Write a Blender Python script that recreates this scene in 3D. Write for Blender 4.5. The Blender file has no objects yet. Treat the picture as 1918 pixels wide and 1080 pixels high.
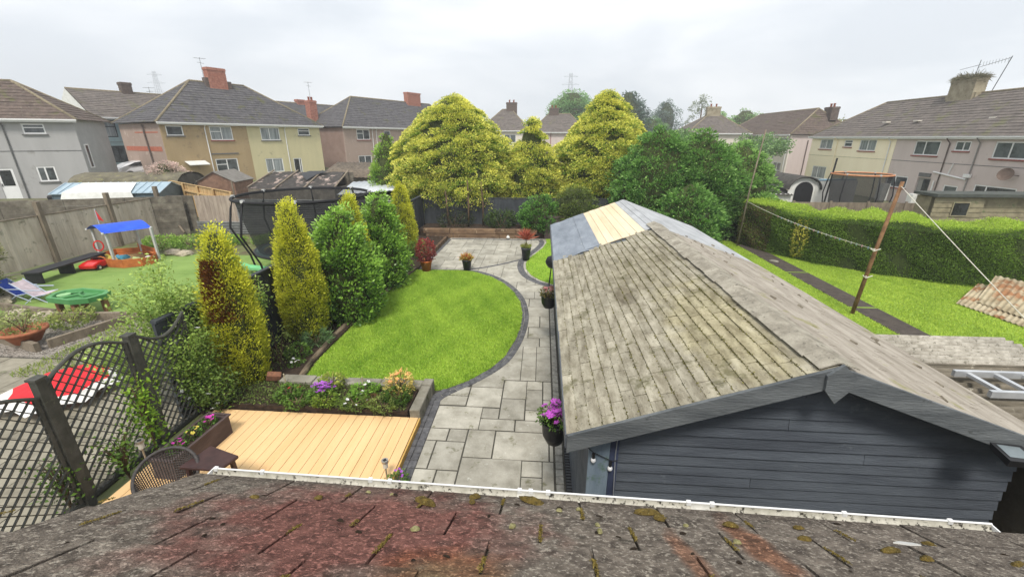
import bpy, math, random
import numpy as np
from mathutils import Vector, Matrix
R = math.radians
random.seed(7)
sc = bpy.context.scene
col = sc.collection

# ------------------------------------------------------------------ camera
cam_d = bpy.data.cameras.new('camera')
cam = bpy.data.objects.new('camera', cam_d); col.objects.link(cam)
cam.location = (0, 0, 4.5)
cam.rotation_euler = (R(90) - math.atan(282 / 790.0), 0, R(4.02))
cam_d.sensor_fit = 'HORIZONTAL'; cam_d.sensor_width = 36.0
cam_d.lens = 36.0 * 790.0 / 1918.0
cam_d.clip_start = 0.05; cam_d.clip_end = 3000
sc.camera = cam

# ------------------------------------------------------------------ world, sun, exposure
SUN_EL, SUN_AZ = 56.0, 180.0          # elevation, compass angle clockwise from +Y
w = bpy.data.worlds.new('World'); sc.world = w; w.use_nodes = True
nt = w.node_tree; N = nt.nodes; Lk = nt.links
N.clear()
out = N.new('ShaderNodeOutputWorld'); bg = N.new('ShaderNodeBackground')
sky = N.new('ShaderNodeTexSky'); sky.sky_type = 'NISHITA'; sky.sun_disc = False
sky.sun_elevation = R(SUN_EL); sky.sun_rotation = R(SUN_AZ)
sc1 = N.new('ShaderNodeVectorMath'); sc1.operation = 'SCALE'; sc1.inputs['Scale'].default_value = 0.10
tc = N.new('ShaderNodeTexCoord'); mp = N.new('ShaderNodeMapping'); mp.inputs['Scale'].default_value = (1.0, 1.0, 3.2)
n1 = N.new('ShaderNodeTexNoise'); n1.inputs['Scale'].default_value = 2.3; n1.inputs['Detail'].default_value = 5; n1.inputs['Roughness'].default_value = .5
n1.inputs['Distortion'].default_value = .3
cr = N.new('ShaderNodeValToRGB')
cr.color_ramp.elements[0].position = .40; cr.color_ramp.elements[0].color = (.59, .625, .665, 1)
cr.color_ramp.elements[1].position = .60; cr.color_ramp.elements[1].color = (.76, .78, .80, 1)
mx = N.new('ShaderNodeMix'); mx.data_type = 'RGBA'; mx.inputs['Factor'].default_value = .93
Lk.new(tc.outputs['Generated'], mp.inputs['Vector']); Lk.new(mp.outputs[0], n1.inputs['Vector']); Lk.new(n1.outputs[0], cr.inputs[0])
Lk.new(sky.outputs[0], sc1.inputs[0]); Lk.new(sc1.outputs[0], mx.inputs[6]); Lk.new(cr.outputs[0], mx.inputs[7])
Lk.new(mx.outputs[2], bg.inputs['Color']); bg.inputs['Strength'].default_value = 1.0
Lk.new(bg.outputs[0], out.inputs['Surface'])
sun_d = bpy.data.lights.new('sun', 'SUN'); sun_d.energy = 2.3; sun_d.angle = R(14); sun_d.color = (1.0, .95, .87)
sun = bpy.data.objects.new('sun', sun_d); col.objects.link(sun)
el, az = R(SUN_EL), R(SUN_AZ)
sdir = Vector((math.sin(az) * math.cos(el), math.cos(az) * math.cos(el), math.sin(el)))
sun.rotation_euler = sdir.to_track_quat('Z', 'Y').to_euler()
sc.view_settings.view_transform = 'Standard'; sc.view_settings.look = 'None'
sc.view_settings.exposure = 0.66; sc.view_settings.gamma = 1.0; sc.view_settings.use_curve_mapping = False
sc.render.engine = 'CYCLES'
sc.cycles.max_bounces = 6; sc.cycles.transparent_max_bounces = 8

# ------------------------------------------------------------------ helpers
def hexc(r, g, b):
    f = lambda v: ((v / 255 + .055) / 1.055) ** 2.4 if v > 10 else v / 255 / 12.92
    return (f(r), f(g), f(b), 1)

_mats = {}
def mat(name, c1, c2=None, scale=6.0, rough=.85, bump=0.0, bscale=None, spot=None, spot_scale=20, spot_amt=.55, rnd=0.0,
        metal=0.0, vec=(1, 1, 1), detail=6, spec=.3, coat=0, wave=None, contrast=(.35, .65), spot2=None, spot2_scale=3, spot2_amt=.6, coord='POS'):
    """Procedural surface: base colour broken up by world-space noise, optional spots, per-object variation and bump."""
    if name in _mats: return _mats[name]
    m = bpy.data.materials.new(name); m.use_nodes = True
    t = m.node_tree; nn = t.nodes; l = t.links
    b = nn['Principled BSDF']; b.inputs['Roughness'].default_value = rough; b.inputs['Metallic'].default_value = metal
    b.inputs['Specular IOR Level'].default_value = spec
    if coat: b.inputs['Coat Weight'].default_value = coat
    if coord == 'POS':
        g = nn.new('ShaderNodeNewGeometry'); src = g.outputs['Position']
    else:
        g = nn.new('ShaderNodeTexCoord'); src = g.outputs['Object']
    mpn = nn.new('ShaderNodeMapping'); mpn.inputs['Scale'].default_value = vec
    l.new(src, mpn.inputs['Vector']); V = mpn.outputs[0]
    no = nn.new('ShaderNodeTexNoise'); no.inputs['Scale'].default_value = scale; no.inputs['Detail'].default_value = detail; no.inputs['Roughness'].default_value = .65
    l.new(V, no.inputs['Vector'])
    if c2 is None: c2 = tuple(x * .72 for x in c1[:3]) + (1,)
    rp = nn.new('ShaderNodeValToRGB'); rp.color_ramp.elements[0].position = contrast[0]; rp.color_ramp.elements[1].position = contrast[1]
    rp.color_ramp.elements[0].color = c2; rp.color_ramp.elements[1].color = c1
    l.new(no.outputs[0], rp.inputs[0]); cur = rp.outputs[0]
    def addspot(cur, c, s, a, dist=0.0):
        v = nn.new('ShaderNodeTexNoise'); v.inputs['Scale'].default_value = s; v.inputs['Detail'].default_value = 4; v.inputs['Roughness'].default_value = .7
        l.new(src, v.inputs['Vector'])
        r2 = nn.new('ShaderNodeValToRGB'); r2.color_ramp.elements[0].position = a; r2.color_ramp.elements[1].position = min(a + .09, 1)
        r2.color_ramp.elements[0].color = (0, 0, 0, 1); r2.color_ramp.elements[1].color = (1, 1, 1, 1)
        l.new(v.outputs[0], r2.inputs[0])
        q = nn.new('ShaderNodeMix'); q.data_type = 'RGBA'; l.new(r2.outputs[0], q.inputs['Factor']); l.new(cur, q.inputs[6]); q.inputs[7].default_value = c
        return q.outputs[2]
    if spot: cur = addspot(cur, spot, spot_scale, spot_amt)
    if spot2: cur = addspot(cur, spot2, spot2_scale, spot2_amt)
    if rnd:
        oi = nn.new('ShaderNodeObjectInfo'); mr = nn.new('ShaderNodeMapRange')
        mr.inputs['To Min'].default_value = 1 - rnd; mr.inputs['To Max'].default_value = 1 + rnd
        l.new(oi.outputs['Random'], mr.inputs[0])
        vm = nn.new('ShaderNodeVectorMath'); vm.operation = 'SCALE'; l.new(cur, vm.inputs[0]); l.new(mr.outputs[0], vm.inputs['Scale']); cur = vm.outputs[0]
    l.new(cur, b.inputs['Base Color'])
    if bump:
        bn = nn.new('ShaderNodeTexNoise'); bn.inputs['Scale'].default_value = bscale or scale * 6; bn.inputs['Detail'].default_value = 5; l.new(V, bn.inputs['Vector'])
        bu = nn.new('ShaderNodeBump'); bu.inputs['Strength'].default_value = bump; bu.inputs['Distance'].default_value = .02
        l.new(bn.outputs[0], bu.inputs['Height']); l.new(bu.outputs[0], b.inputs['Normal'])
    _mats[name] = m
    return m

def leafmat(name, trans=.3, rough=.55, spec=.25):
    if name in _mats: return _mats[name]
    m = bpy.data.materials.new(name); m.use_nodes = True
    t = m.node_tree; nn = t.nodes; l = t.links
    b = nn['Principled BSDF']; b.inputs['Roughness'].default_value = rough; b.inputs['Specular IOR Level'].default_value = spec
    a = nn.new('ShaderNodeAttribute'); a.attribute_name = 'leaf'
    l.new(a.outputs['Color'], b.inputs['Base Color'])
    tr = nn.new('ShaderNodeBsdfTranslucent'); l.new(a.outputs['Color'], tr.inputs['Color'])
    ms = nn.new('ShaderNodeMixShader'); ms.inputs[0].default_value = trans
    l.new(b.outputs[0], ms.inputs[1]); l.new(tr.outputs[0], ms.inputs[2]); l.new(ms.outputs[0], nn['Material Output'].inputs['Surface'])
    _mats[name] = m
    return m
LEAF = leafmat('leaf_surface'); GLOSSY_LEAF = leafmat('glossy_leaf_surface', .2, .35, .5)

class MB:
    def __init__(s): s.v = []; s.f = []
    def add(s, vs, fs):
        o = len(s.v); s.v += [tuple(v) for v in vs]; s.f += [tuple(i + o for i in f) for f in fs]; return s
    def box(s, x0, x1, y0, y1, z0, z1, M=None):
        vs = [Vector((x, y, z)) for x in (x0, x1) for y in (y0, y1) for z in (z0, z1)]
        if M: vs = [M @ v for v in vs]
        return s.add(vs, [(0, 1, 3, 2), (4, 6, 7, 5), (0, 4, 5, 1), (2, 3, 7, 6), (0, 2, 6, 4), (1, 5, 7, 3)])
    def bar(s, a, b, wd, hg, up=(0, 0, 1)):
        a = Vector(a); b = Vector(b); d = (b - a); L = d.length; d.normalize(); up = Vector(up)
        if abs(d.dot(up)) > .98: up = Vector((0, 1, 0))
        x = d.cross(up).normalized(); z = x.cross(d).normalized()
        vs = []
        for p in (a, b):
            for sx, sz in ((-1, -1), (1, -1), (1, 1), (-1, 1)): vs.append(p + x * (sx * wd / 2) + z * (sz * hg / 2))
        return s.add(vs, [(0, 3, 2, 1), (4, 5, 6, 7), (0, 1, 5, 4), (1, 2, 6, 5), (2, 3, 7, 6), (3, 0, 4, 7)])
    def tube(s, pts, r, n=8, cap=True):
        pts = [Vector(p) for p in pts]; rs = r if isinstance(r, (list, tuple)) else [r] * len(pts)
        rings = []; o = len(s.v)
        for i, p in enumerate(pts):
            d = (pts[min(i + 1, len(pts) - 1)] - pts[max(i - 1, 0)]).normalized()
            up = Vector((0, 0, 1)) if abs(d.z) < .95 else Vector((1, 0, 0))
            x = d.cross(up).normalized(); z = x.cross(d).normalized()
            for k in range(n):
                a = 2 * math.pi * k / n; s.v.append(tuple(p + (x * math.cos(a) + z * math.sin(a)) * rs[i]))
        for i in range(len(pts) - 1):
            for k in range(n):
                a = o + i * n + k; b = o + i * n + (k + 1) % n; s.f.append((a, b, b + n, a + n))
        if cap: s.f.append(tuple(o + k for k in range(n))[::-1]); s.f.append(tuple(o + (len(pts) - 1) * n + k for k in range(n)))
        return s
    def lathe(s, prof, n=20, c=(0, 0, 0), sx=1, sy=1):
        o = len(s.v)
        for r, z in prof:
            for k in range(n):
                a = 2 * math.pi * k / n; s.v.append((c[0] + r * math.cos(a) * sx, c[1] + r * math.sin(a) * sy, c[2] + z))
        for i in range(len(prof) - 1):
            for k in range(n):
                a = o + i * n + k; b = o + i * n + (k + 1) % n; s.f.append((a, b, b + n, a + n))
        return s
    def prism(s, poly, z0, z1):
        n = len(poly); vs = [(x, y, z0) for x, y in poly] + [(x, y, z1) for x, y in poly]
        return s.add(vs, [tuple(range(n))[::-1], tuple(range(n, 2 * n))] + [(i, (i + 1) % n, (i + 1) % n + n, i + n) for i in range(n)])
    def mesh(s, name):
        me = bpy.data.meshes.new(name); me.from_pydata(s.v, [], s.f); me.update(); return me
    def build(s, name, m, parent=None, smooth=False, loc=None, bevel=0, **kw):
        me = s.mesh(name); me.materials.append(m)
        if smooth: me.polygons.foreach_set('use_smooth', [True] * len(me.polygons))
        o = bpy.data.objects.new(name, me); col.objects.link(o)
        if parent: o.parent = parent
        if loc: o.location = loc
        if bevel:
            bv = o.modifiers.new('bevel', 'BEVEL'); bv.width = bevel; bv.segments = 1; bv.limit_method = 'ANGLE'
        for k, v in kw.items(): o[k] = v
        return o

def inst(src, parent, loc=(0, 0, 0), rot=(0, 0, 0), scale=(1, 1, 1)):
    o = src.copy(); col.objects.link(o); o.parent = parent; o.location = loc; o.rotation_euler = rot; o.scale = scale; return o
def empty(name, loc=(0, 0, 0), rz=0, **kw):
    o = bpy.data.objects.new(name, None); col.objects.link(o); o.location = loc; o.rotation_euler = (0, 0, rz); o.empty_display_size = .2
    for k, v in kw.items(): o[k] = v
    return o
def thing(name, label, cat, loc=(0, 0, 0), rz=0, group=None):
    o = empty(name, loc, rz, label=label, category=cat)
    if group: o['group'] = group
    return o
def tag(o, label, cat, group=None):
    o['label'] = label; o['category'] = cat
    if group: o['group'] = group
    return o
def dup(root, loc, rz, label):
    r = root.copy(); col.objects.link(r); r.location = loc; r.rotation_euler = (0, 0, rz); r['label'] = label
    for ch in list(root.children):
        c = ch.copy(); col.objects.link(c); c.parent = r
        for g in ch.children:
            d = g.copy(); col.objects.link(d); d.parent = c
    return r

# ---- foliage: many small folded leaves in one mesh, colour stored per leaf
def leafmesh(name, P, D, size, colr, parent=None, m=None, width=.45, seed=0, kind=None, tri=False):
    rng = np.random.default_rng(seed); n = len(P)
    D = D / (np.linalg.norm(D, axis=1, keepdims=True) + 1e-9)
    r = rng.normal(size=(n, 3)); S = np.cross(D, r); S /= (np.linalg.norm(S, axis=1, keepdims=True) + 1e-9)
    U = np.cross(D, S); size = np.asarray(size).reshape(-1, 1) * np.ones((n, 1)); wv = size * width
    if tri:
        V = np.stack([P - S * wv * .5, P + S * wv * .5, P + D * size], 1); k = 3
    else:
        V = np.stack([P, P + D * size * .5 - S * wv * .5 + U * wv * .15, P + D * size, P + D * size * .5 + S * wv * .5 + U * wv * .15], 1); k = 4
    V = V.reshape(-1, 3).astype(np.float32)
    me = bpy.data.meshes.new(name); me.vertices.add(n * k); me.vertices.foreach_set('co', V.ravel())
    me.loops.add(n * k); me.loops.foreach_set('vertex_index', np.arange(n * k, dtype=np.int32))
    me.polygons.add(n); me.polygons.foreach_set('loop_start', np.arange(0, n * k, k, dtype=np.int32)); me.polygons.foreach_set('loop_total', np.full(n, k, dtype=np.int32))
    me.update(calc_edges=True)
    at = me.color_attributes.new('leaf', 'FLOAT_COLOR', 'POINT')
    C = np.ones((n, k, 4), np.float32); C[:, :, :3] = np.clip(colr, 0, 1)[:, None, :]
    at.data.foreach_set('color', C.ravel())
    me.materials.append(m or LEAF)
    o = bpy.data.objects.new(name, me); col.objects.link(o)
    if parent: o.parent = parent
    if kind: o['kind'] = kind
    return o
def mixcol(a, b, t): 
    a = np.array(a[:3]); b = np.array(b[:3]); return a[None] * (1 - t[:, None]) + b[None] * t[:, None]

def lump(name, pts_r, parent, m, seed, zc=.5):  # uneven inner body: rings of (z, rx, ry)
    rng = random.Random(seed); b = MB(); n = 14; o = 0
    for z, rx, ry in pts_r:
        for k in range(n):
            a = 2 * math.pi * k / n; q = 1 + rng.uniform(-.12, .12); b.v.append((rx * q * math.cos(a), ry * q * math.sin(a), z))
    for i in range(len(pts_r) - 1):
        for k in range(n):
            a = i * n + k; c = i * n + (k + 1) % n; b.f.append((a, c, c + n, a + n))
    b.f.append(tuple(range(n))[::-1]); b.f.append(tuple((len(pts_r) - 1) * n + k for k in range(n)))
    return b.build(name, m, parent)

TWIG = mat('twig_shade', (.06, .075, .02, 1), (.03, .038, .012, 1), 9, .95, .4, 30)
BARK = mat('bark', hexc(120, 100, 78), hexc(70, 56, 44), 8, .9, .5, 40, vec=(1, 1, .3))

def clump_tree(name, label, cat, loc, prof, nclump, nleaf, rc, leaf, c_in, c_out, seed, trunk=None, group=None, flat=.5, droop=-.1,
               m=None, up=.2, core=.8, ragged=.14, sx=1.0, sy=1.0, width=.45, lobes=0.0, c_alt=None, part='crown', dens_top=1.0):
    """prof = [(z, radius)...]; clumps of leaves set over the crown's surface, gaps between them."""
    rng = np.random.default_rng(seed)
    t = thing(name, label, cat, loc, 0, group)
    zs = np.array([p[0] for p in prof]); rs = np.array([p[1] for p in prof])
    # sample z with density ~ radius
    zz = np.linspace(zs[0], zs[-1], 200); rr = np.interp(zz, zs, rs); wgt = rr + .15 * rr.max(); wgt /= wgt.sum()
    cz = rng.choice(zz, nclump, p=wgt) + rng.uniform(-.05, .05, nclump)
    th = rng.uniform(0, 2 * np.pi, nclump)
    lob = 1 + lobes * (np.sin(3 * th + cz * 1.7 + seed) * .5 + np.sin(5 * th - cz * 2.3) * .35)
    cr_ = np.interp(cz, zs, rs) * (1 - ragged + rng.uniform(-ragged, ragged, nclump)) * lob
    cx = cr_ * np.cos(th) * sx; cy = cr_ * np.sin(th) * sy
    C = np.stack([cx, cy, cz], 1)
    cs = rng.uniform(.65, 1.35, nclump) * rc
    shade = rng.uniform(0, 1, nclump)
    idx = np.repeat(np.arange(nclump), nleaf); n = len(idx)
    off = rng.normal(size=(n, 3)); off /= np.linalg.norm(off, axis=1, keepdims=True); off *= rng.uniform(.35, 1, (n, 1)) ** .6
    out_ = np.stack([np.cos(th) * sx, np.sin(th) * sy, np.full(nclump, up)], 1)[idx]
    off_s = off.copy(); off_s[:, 2] *= flat
    outd = (off * out_).sum(1)                      # how far to the outer side of its clump
    P = C[idx] + off_s * cs[idx][:, None]
    P[:, 2] += droop * cs[idx] * np.maximum(outd, 0)
    D = off * .7 + out_ * .6 + rng.normal(size=(n, 3)) * .35
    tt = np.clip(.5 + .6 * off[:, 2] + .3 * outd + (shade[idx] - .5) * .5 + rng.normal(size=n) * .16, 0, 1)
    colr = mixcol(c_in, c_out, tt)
    if c_alt is not None:
        msk = rng.uniform(size=n) < c_alt[1]; colr[msk] = np.array(c_alt[0][:3])
    colr *= rng.uniform(.75, 1.2, (n, 1))
    leafmesh(part, P, D, leaf * rng.uniform(.6, 1.3, n), colr, t, m, width, seed)
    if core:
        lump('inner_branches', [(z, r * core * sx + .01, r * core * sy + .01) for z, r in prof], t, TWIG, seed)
    if trunk:
        b = MB(); h, r0 = trunk; b.tube([(0, 0, -.1), (.02, .01, h * .5), (0, 0, h)], [r0, r0 * .8, r0 * .6], 8); tr = b.build('trunk', BARK, t, True)
    return t

# ------------------------------------------------------------------ materials
RENDER_GREY = mat('grey_render', hexc(172, 171, 170), hexc(158, 157, 156), 1.2, .95, .25, 60, spot=hexc(148, 146, 143), spot_scale=.9, spot_amt=.6, vec=(1, 1, .22), contrast=(.25, .75))
BEIGE = mat('beige_render', hexc(176, 154, 118), hexc(158, 136, 102), 1.0, .95, .25, 60, spot=hexc(140, 122, 96), spot_scale=1.4, spot_amt=.58, vec=(1, 1, .22), contrast=(.25, .75))
PINKREND = mat('pinkish_render', hexc(172, 152, 140), hexc(158, 138, 126), 1.2, .95, .25, 60, spot=hexc(188, 172, 160), spot_scale=1.5, spot_amt=.6, vec=(1, 1, .22), contrast=(.25, .75))
YELLOW = mat('cream_yellow_render', hexc(208, 198, 158), hexc(190, 182, 144), 1.0, .95, .2, 60, spot=hexc(170, 164, 132), spot_scale=1.2, spot_amt=.62, vec=(1, 1, .22), contrast=(.25, .75))
PALEYEL = mat('pale_yellow_paint', hexc(252, 240, 210), hexc(244, 230, 198), .8, .9, .15, 60, vec=(1, 1, .22), contrast=(.25, .75))
TAUPE = mat('taupe_render', hexc(206, 192, 186), hexc(192, 178, 172), 1.1, .95, .3, 60, spot=hexc(180, 166, 158), spot_scale=1.3, spot_amt=.62, vec=(1, 1, .22), contrast=(.25, .75))
CREAM = mat('cream_render', hexc(222, 214, 202), hexc(210, 202, 190), 1.0, .9, .15, 60, vec=(1, 1, .22), contrast=(.25, .75))
TEAL = mat('blue_grey_paint', hexc(134, 154, 158), hexc(122, 142, 148), 1.2, .9, .1)
WHITEPAINT = mat('white_paint', hexc(226, 226, 222), hexc(206, 206, 200), 3, .6)
UPVC = mat('white_plastic', (.78, .78, .77, 1), (.72, .72, .71, 1), 4, .35, spec=.5)
DIRTYUPVC = mat('weathered_white_plastic', hexc(196, 192, 180), hexc(160, 156, 142), 14, .6, spot=hexc(50, 46, 38), spot_scale=30, spot_amt=.53)
DARKFRAME = mat('dark_frame', (.02, .022, .025, 1), None, 4, .4)
REDSILL = mat('red_painted_sill', hexc(150, 74, 60), hexc(120, 60, 50), 6, .8)
GREYSILL = mat('grey_sill', hexc(110, 110, 108), None, 6, .8)
BRICKRED = mat('red_brick', hexc(178, 124, 106), hexc(148, 96, 80), 5, .9, .5, 30, spot=hexc(192, 156, 138), spot_scale=6, spot_amt=.6)
BRICKDARK = mat('dark_brick', hexc(112, 98, 90), hexc(84, 74, 68), 5, .9, .5, 30)
STONECHIM = mat('rendered_chimney', hexc(168, 158, 136), hexc(140, 130, 108), 2, .95, .3, 20, spot=hexc(110, 104, 84), spot_scale=3, spot_amt=.58)
ROOFBROWN = mat('brown_concrete_tile', hexc(108, 94, 86), hexc(80, 70, 64), 3.0, .95, .4, 20, spot=hexc(132, 126, 112), spot_scale=7, spot_amt=.6, spot2=hexc(92, 90, 62), spot2_scale=1.1, spot2_amt=.57)
ROOFGREY = mat('grey_slate', hexc(94, 92, 94), hexc(70, 68, 70), 2.2, .9, .4, 18, spot=hexc(114, 112, 106), spot_scale=5, spot_amt=.58, spot2=hexc(86, 86, 62), spot2_scale=.9, spot2_amt=.58)
ROOFTAUPE = mat('grey_brown_tile', hexc(116, 108, 102), hexc(90, 84, 80), 2.4, .95, .4, 18, spot=hexc(150, 146, 136), spot_scale=9, spot_amt=.62, spot2=hexc(104, 102, 78), spot2_scale=.8, spot2_amt=.57)
CAPMAT = mat('ridge_mortar', hexc(146, 134, 112), hexc(112, 104, 84), 5, .95, .3, 20)
def glassmat(name, c1, c2, sc_, vec=(1, 1, 1)):
    m = mat(name, c1, c2, sc_, .08, vec=vec, spec=.6, contrast=(.4, .6)); return m
GLASS = glassmat('window_glass', hexc(92, 98, 100), hexc(44, 48, 50), .9)
GLASS2 = glassmat('curtained_glass', hexc(158, 164, 166), hexc(112, 118, 120), 6, (1, 1, .05))
GLASSDARK = glassmat('dark_glass', hexc(50, 54, 56), hexc(26, 28, 30), 1.2)

# ------------------------------------------------------------------ terrain
def smooth(a, b, x):
    t = max(0, min(1, (x - a) / (b - a))); return t * t * (3 - 2 * t)
def ground_z(x, y):
    # left row's facade line: distance beyond it lifts the ground; right of the hedge it falls
    z = 0.0
    dl = -(x + 31) * .9026 + (y - 40.7) * .4305            # >0 beyond the left facade
    z += .35 * smooth(-14, -6, dl) * smooth(19, 24, y if x > -19 else 30) + .65 * smooth(-1, 6, dl)
    z -= .9 * smooth(15.5, 26, x)
    return z
def axis():
    a = list(np.arange(-60, 60.1, 2.0)); e = [80, 110, 150, 220, 350, 600, 1100]
    return [-v for v in e[::-1]] + a + e
ax_x = axis(); ax_y = [-60, -40, -20, -10, -5] + list(np.arange(0, 90, 2.0)) + [100, 120, 150, 200, 300, 500, 900, 1400]
GROUND = mat('rough_ground', hexc(98, 112, 64), hexc(104, 96, 80), .35, .95, .5, 8, spot=hexc(120, 112, 100), spot_scale=1.3, spot_amt=.55)
b = MB(); nx = len(ax_x)
for y in ax_y:
    for x in ax_x: b.v.append((x, y, ground_z(x, y) - .03))
for j in range(len(ax_y) - 1):
    for i in range(nx - 1): b.f.append((j * nx + i, j * nx + i + 1, (j + 1) * nx + i + 1, (j + 1) * nx + i))
b.build('ground', GROUND, smooth=True, kind='structure')

# ------------------------------------------------------------------ houses
def slope(parent, E0, E1, R0, R1, m, course=.33, lift=.035, name='roof_tiles'):
    E0, E1, R0, R1 = map(Vector, (E0, E1, R0, R1))
    nrm = (E1 - E0).cross(((R0 + R1) / 2) - E0).normalized()
    if nrm.z < 0: nrm = -nrm
    L = ((R0 + R1) / 2 - (E0 + E1) / 2).length; n = max(2, int(L / course)); b = MB(); rng = random.Random(int(abs(E0.x * 31 + E1.y * 17)) + n)
    for k in range(n):
        t0, t1 = k / n, (k + 1) / n + .01
        a0, a1 = E0.lerp(R0, t0), E1.lerp(R1, t0); c0, c1 = E0.lerp(R0, min(t1, 1)), E1.lerp(R1, min(t1, 1))
        wd = (a1 - a0).length; q = max(1, int(wd / .9))
        for j in range(q):
            u0, u1 = j / q, (j + 1) / q; lf = lift + rng.uniform(-.012, .012)
            p0 = a0.lerp(a1, u0) + nrm * lf; p1 = a0.lerp(a1, u1) + nrm * lf
            p2 = c0.lerp(c1, u1) + nrm * .004; p3 = c0.lerp(c1, u0) + nrm * .004
            b.add([p0, p1, p2, p3, a0.lerp(a1, u0) - nrm * .01, a0.lerp(a1, u1) - nrm * .01], [(0, 1, 2, 3), (4, 5, 1, 0)])
    return b.build(name, m, parent, kind='stuff')

def window(parent, s0, s1, z0, z1, cols=(.5,), tops=(), sill=None, fm=None, gm=None, y=.05, name='window'):
    fm = fm or UPVC; gm = gm or GLASS; f = .085; W = s1 - s0; H = z1 - z0
    b = MB(); b.box(0, W, -.03, .05, 0, f).box(0, W, -.03, .05, H - f, H).box(0, f, -.031, .05, f, H - f).box(W - f, W, -.031, .05, f, H - f)
    xs = [f] + [c * W for c in cols] + [W - f]
    for c in cols: b.box(c * W - f * .5, c * W + f * .5, -.032, .05, f, H - f)
    cells = []
    for i in range(len(xs) - 1):
        x0 = xs[i] + (0 if i == 0 else f * .5); x1 = xs[i + 1] - (0 if i == len(xs) - 2 else f * .5)
        if i in tops:
            zt = H * .62; b.box(x0, x1, -.028, .05, zt - f * .4, zt + f * .4); cells += [(x0, x1, f, zt - f * .4), (x0, x1, zt + f * .4, H - f)]
        else: cells.append((x0, x1, f, H - f))
    o = b.build(name, fm, parent, loc=(s0, y, z0))
    for x0, x1, c0, c1 in cells: MB().box(x0, x1, .0, .03, c0, c1).build('pane', gm, o)
    if sill: MB().box(-.08, W + .08, -.14, .02, -.1, -.012).build('sill', sill, o)
    return o

def facade(parent, s0, s1, z0, z1, m, wins, name='wall'):
    xs = sorted({s0, s1} | {min(max(w_[0], s0), s1) for w_ in wins} | {min(max(w_[1], s0), s1) for w_ in wins})
    zs = sorted({z0, z1} | {w_[2] for w_ in wins} | {w_[3] for w_ in wins}); b = MB()
    for i in range(len(xs) - 1):
        cx = (xs[i] + xs[i + 1]) / 2
        if xs[i + 1] - xs[i] < 1e-4: continue
        run = None
        for j in range(len(zs) - 1):
            cz = (zs[j] + zs[j + 1]) / 2
            if any(w_[0] < cx < w_[1] and w_[2] < cz < w_[3] for w_ in wins):
                if run is not None: b.box(xs[i], xs[i + 1], 0, .16, run, zs[j]); run = None
            elif run is None: run = zs[j]
        if run is not None: b.box(xs[i], xs[i + 1], 0, .16, run, z1)
    return b.build(name, m, parent)

def chimney(parent, s, y, z0, z1, w_, d, m, pots=2, cap=True):
    b = MB(); b.box(s - w_ / 2, s + w_ / 2, y - d / 2, y + d / 2, z0, z1 - .25)
    b.box(s - w_ / 2 - .05, s + w_ / 2 + .05, y - d / 2 - .05, y + d / 2 + .05, z1 - .25, z1 - .05).box(s - w_ / 2 - .02, s + w_ / 2 + .02, y - d / 2 - .02, y + d / 2 + .02, z1 - .05, z1)
    z = z0 + .15
    while z < z1 - .35:                                  # weathered brick courses stand out a little
        b.box(s - w_ / 2 - .012, s + w_ / 2 + .012, y - d / 2 - .012, y + d / 2 + .012, z, z + .10); z += .19
    c = b.build('chimney', m, parent)
    for k in range(pots):
        MB().lathe([(.13, 0), (.12, .35), (.15, .36), (.15, .42), (.1, .42), (.1, .1)], 10, (s + (k - (pots - 1) / 2) * w_ / max(pots, 1) * .8, y, z1)).build('chimney_pot', mat('terracotta_pot', hexc(170, 104, 78), hexc(140, 84, 62), 6), c, True)
    return c

def hip_roof(parent, s0, s1, d, ez, rz, rs0, rs1, m, ov=.35, y0=0, gableL=False, gableR=False):
    a, b_, c, e = (s0 - (0.1 if gableL else ov), y0 - ov, ez), (s1 + (0.1 if gableR else ov), y0 - ov, ez), (s1 + (0.1 if gableR else ov), y0 + d + ov, ez), (s0 - (0.1 if gableL else ov), y0 + d + ov, ez)
    if gableL: rs0 = a[0]
    if gableR: rs1 = b_[0]
    r0, r1 = (rs0, y0 + d / 2, rz), (rs1, y0 + d / 2, rz)
    slope(parent, a, b_, r0, r1, m); slope(parent, c, e, r1, r0, m)
    if not gableL: slope(parent, e, a, r0, r0, m)
    if not gableR: slope(parent, b_, c, r1, r1, m)
    MB().add([a, b_, c, e], [(0, 3, 2, 1)]).build('soffit', UPVC, parent)
    cap = MB()
    cap.tube([r0, r1], .11, 6)
    if not gableL: cap.tube([a, r0], .1, 6).tube([e, r0], .1, 6)
    if not gableR: cap.tube([b_, r1], .1, 6).tube([c, r1], .1, 6)
    cap.build('ridge_cap', CAPMAT, parent, True)
    g = MB(); g.box(a[0], b_[0], a[1] - .11, a[1] - .01, ez - .09, ez + .01).box(a[0] + .05, b_[0] - .05, a[1], a[1] + .03, ez - .2, ez - .012)
    g.build('gutter', UPVC, parent)

def downpipe(parent, s, z0, z1, m=None, x2=None):
    MB().tube([(s, -.4, z1 - .05), (s, -.06, z1 - .4), (x2 if x2 is not None else s, -.06, z0)], .045, 8).build('downpipe', m or UPVC, parent)
def band(parent, s0, s1, z, m, name='string_course'):
    MB().box(s0, s1, -.02, .01, z - .02, z + .02).build(name, m, parent)
def aerial(parent, s, y, z0, z1, m=None):
    b = MB(); b.tube([(s, y, z0), (s, y, z1)], .02, 5); b.tube([(s - .5, y, z1 - .1), (s + .5, y, z1 - .05)], .015, 5)
    for k in range(6): b.tube([(s - .5 + k * .2, y - .18, z1 - .1 + k * .01), (s - .5 + k * .2, y + .18, z1 - .1 + k * .01)], .01, 4)
    b.tube([(s - .3, y, z1 - .45), (s + .3, y, z1 - .5)], .015, 5)
    b.build('tv_aerial', m or mat('aerial_metal', hexc(120, 122, 124), None, 4, .5, metal=.6), parent)

AL = R(64.5)
def LP(s, o): return (-31 + s * .4305 - o * .9026, 40.7 + s * .9026 + o * .4305)

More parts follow.
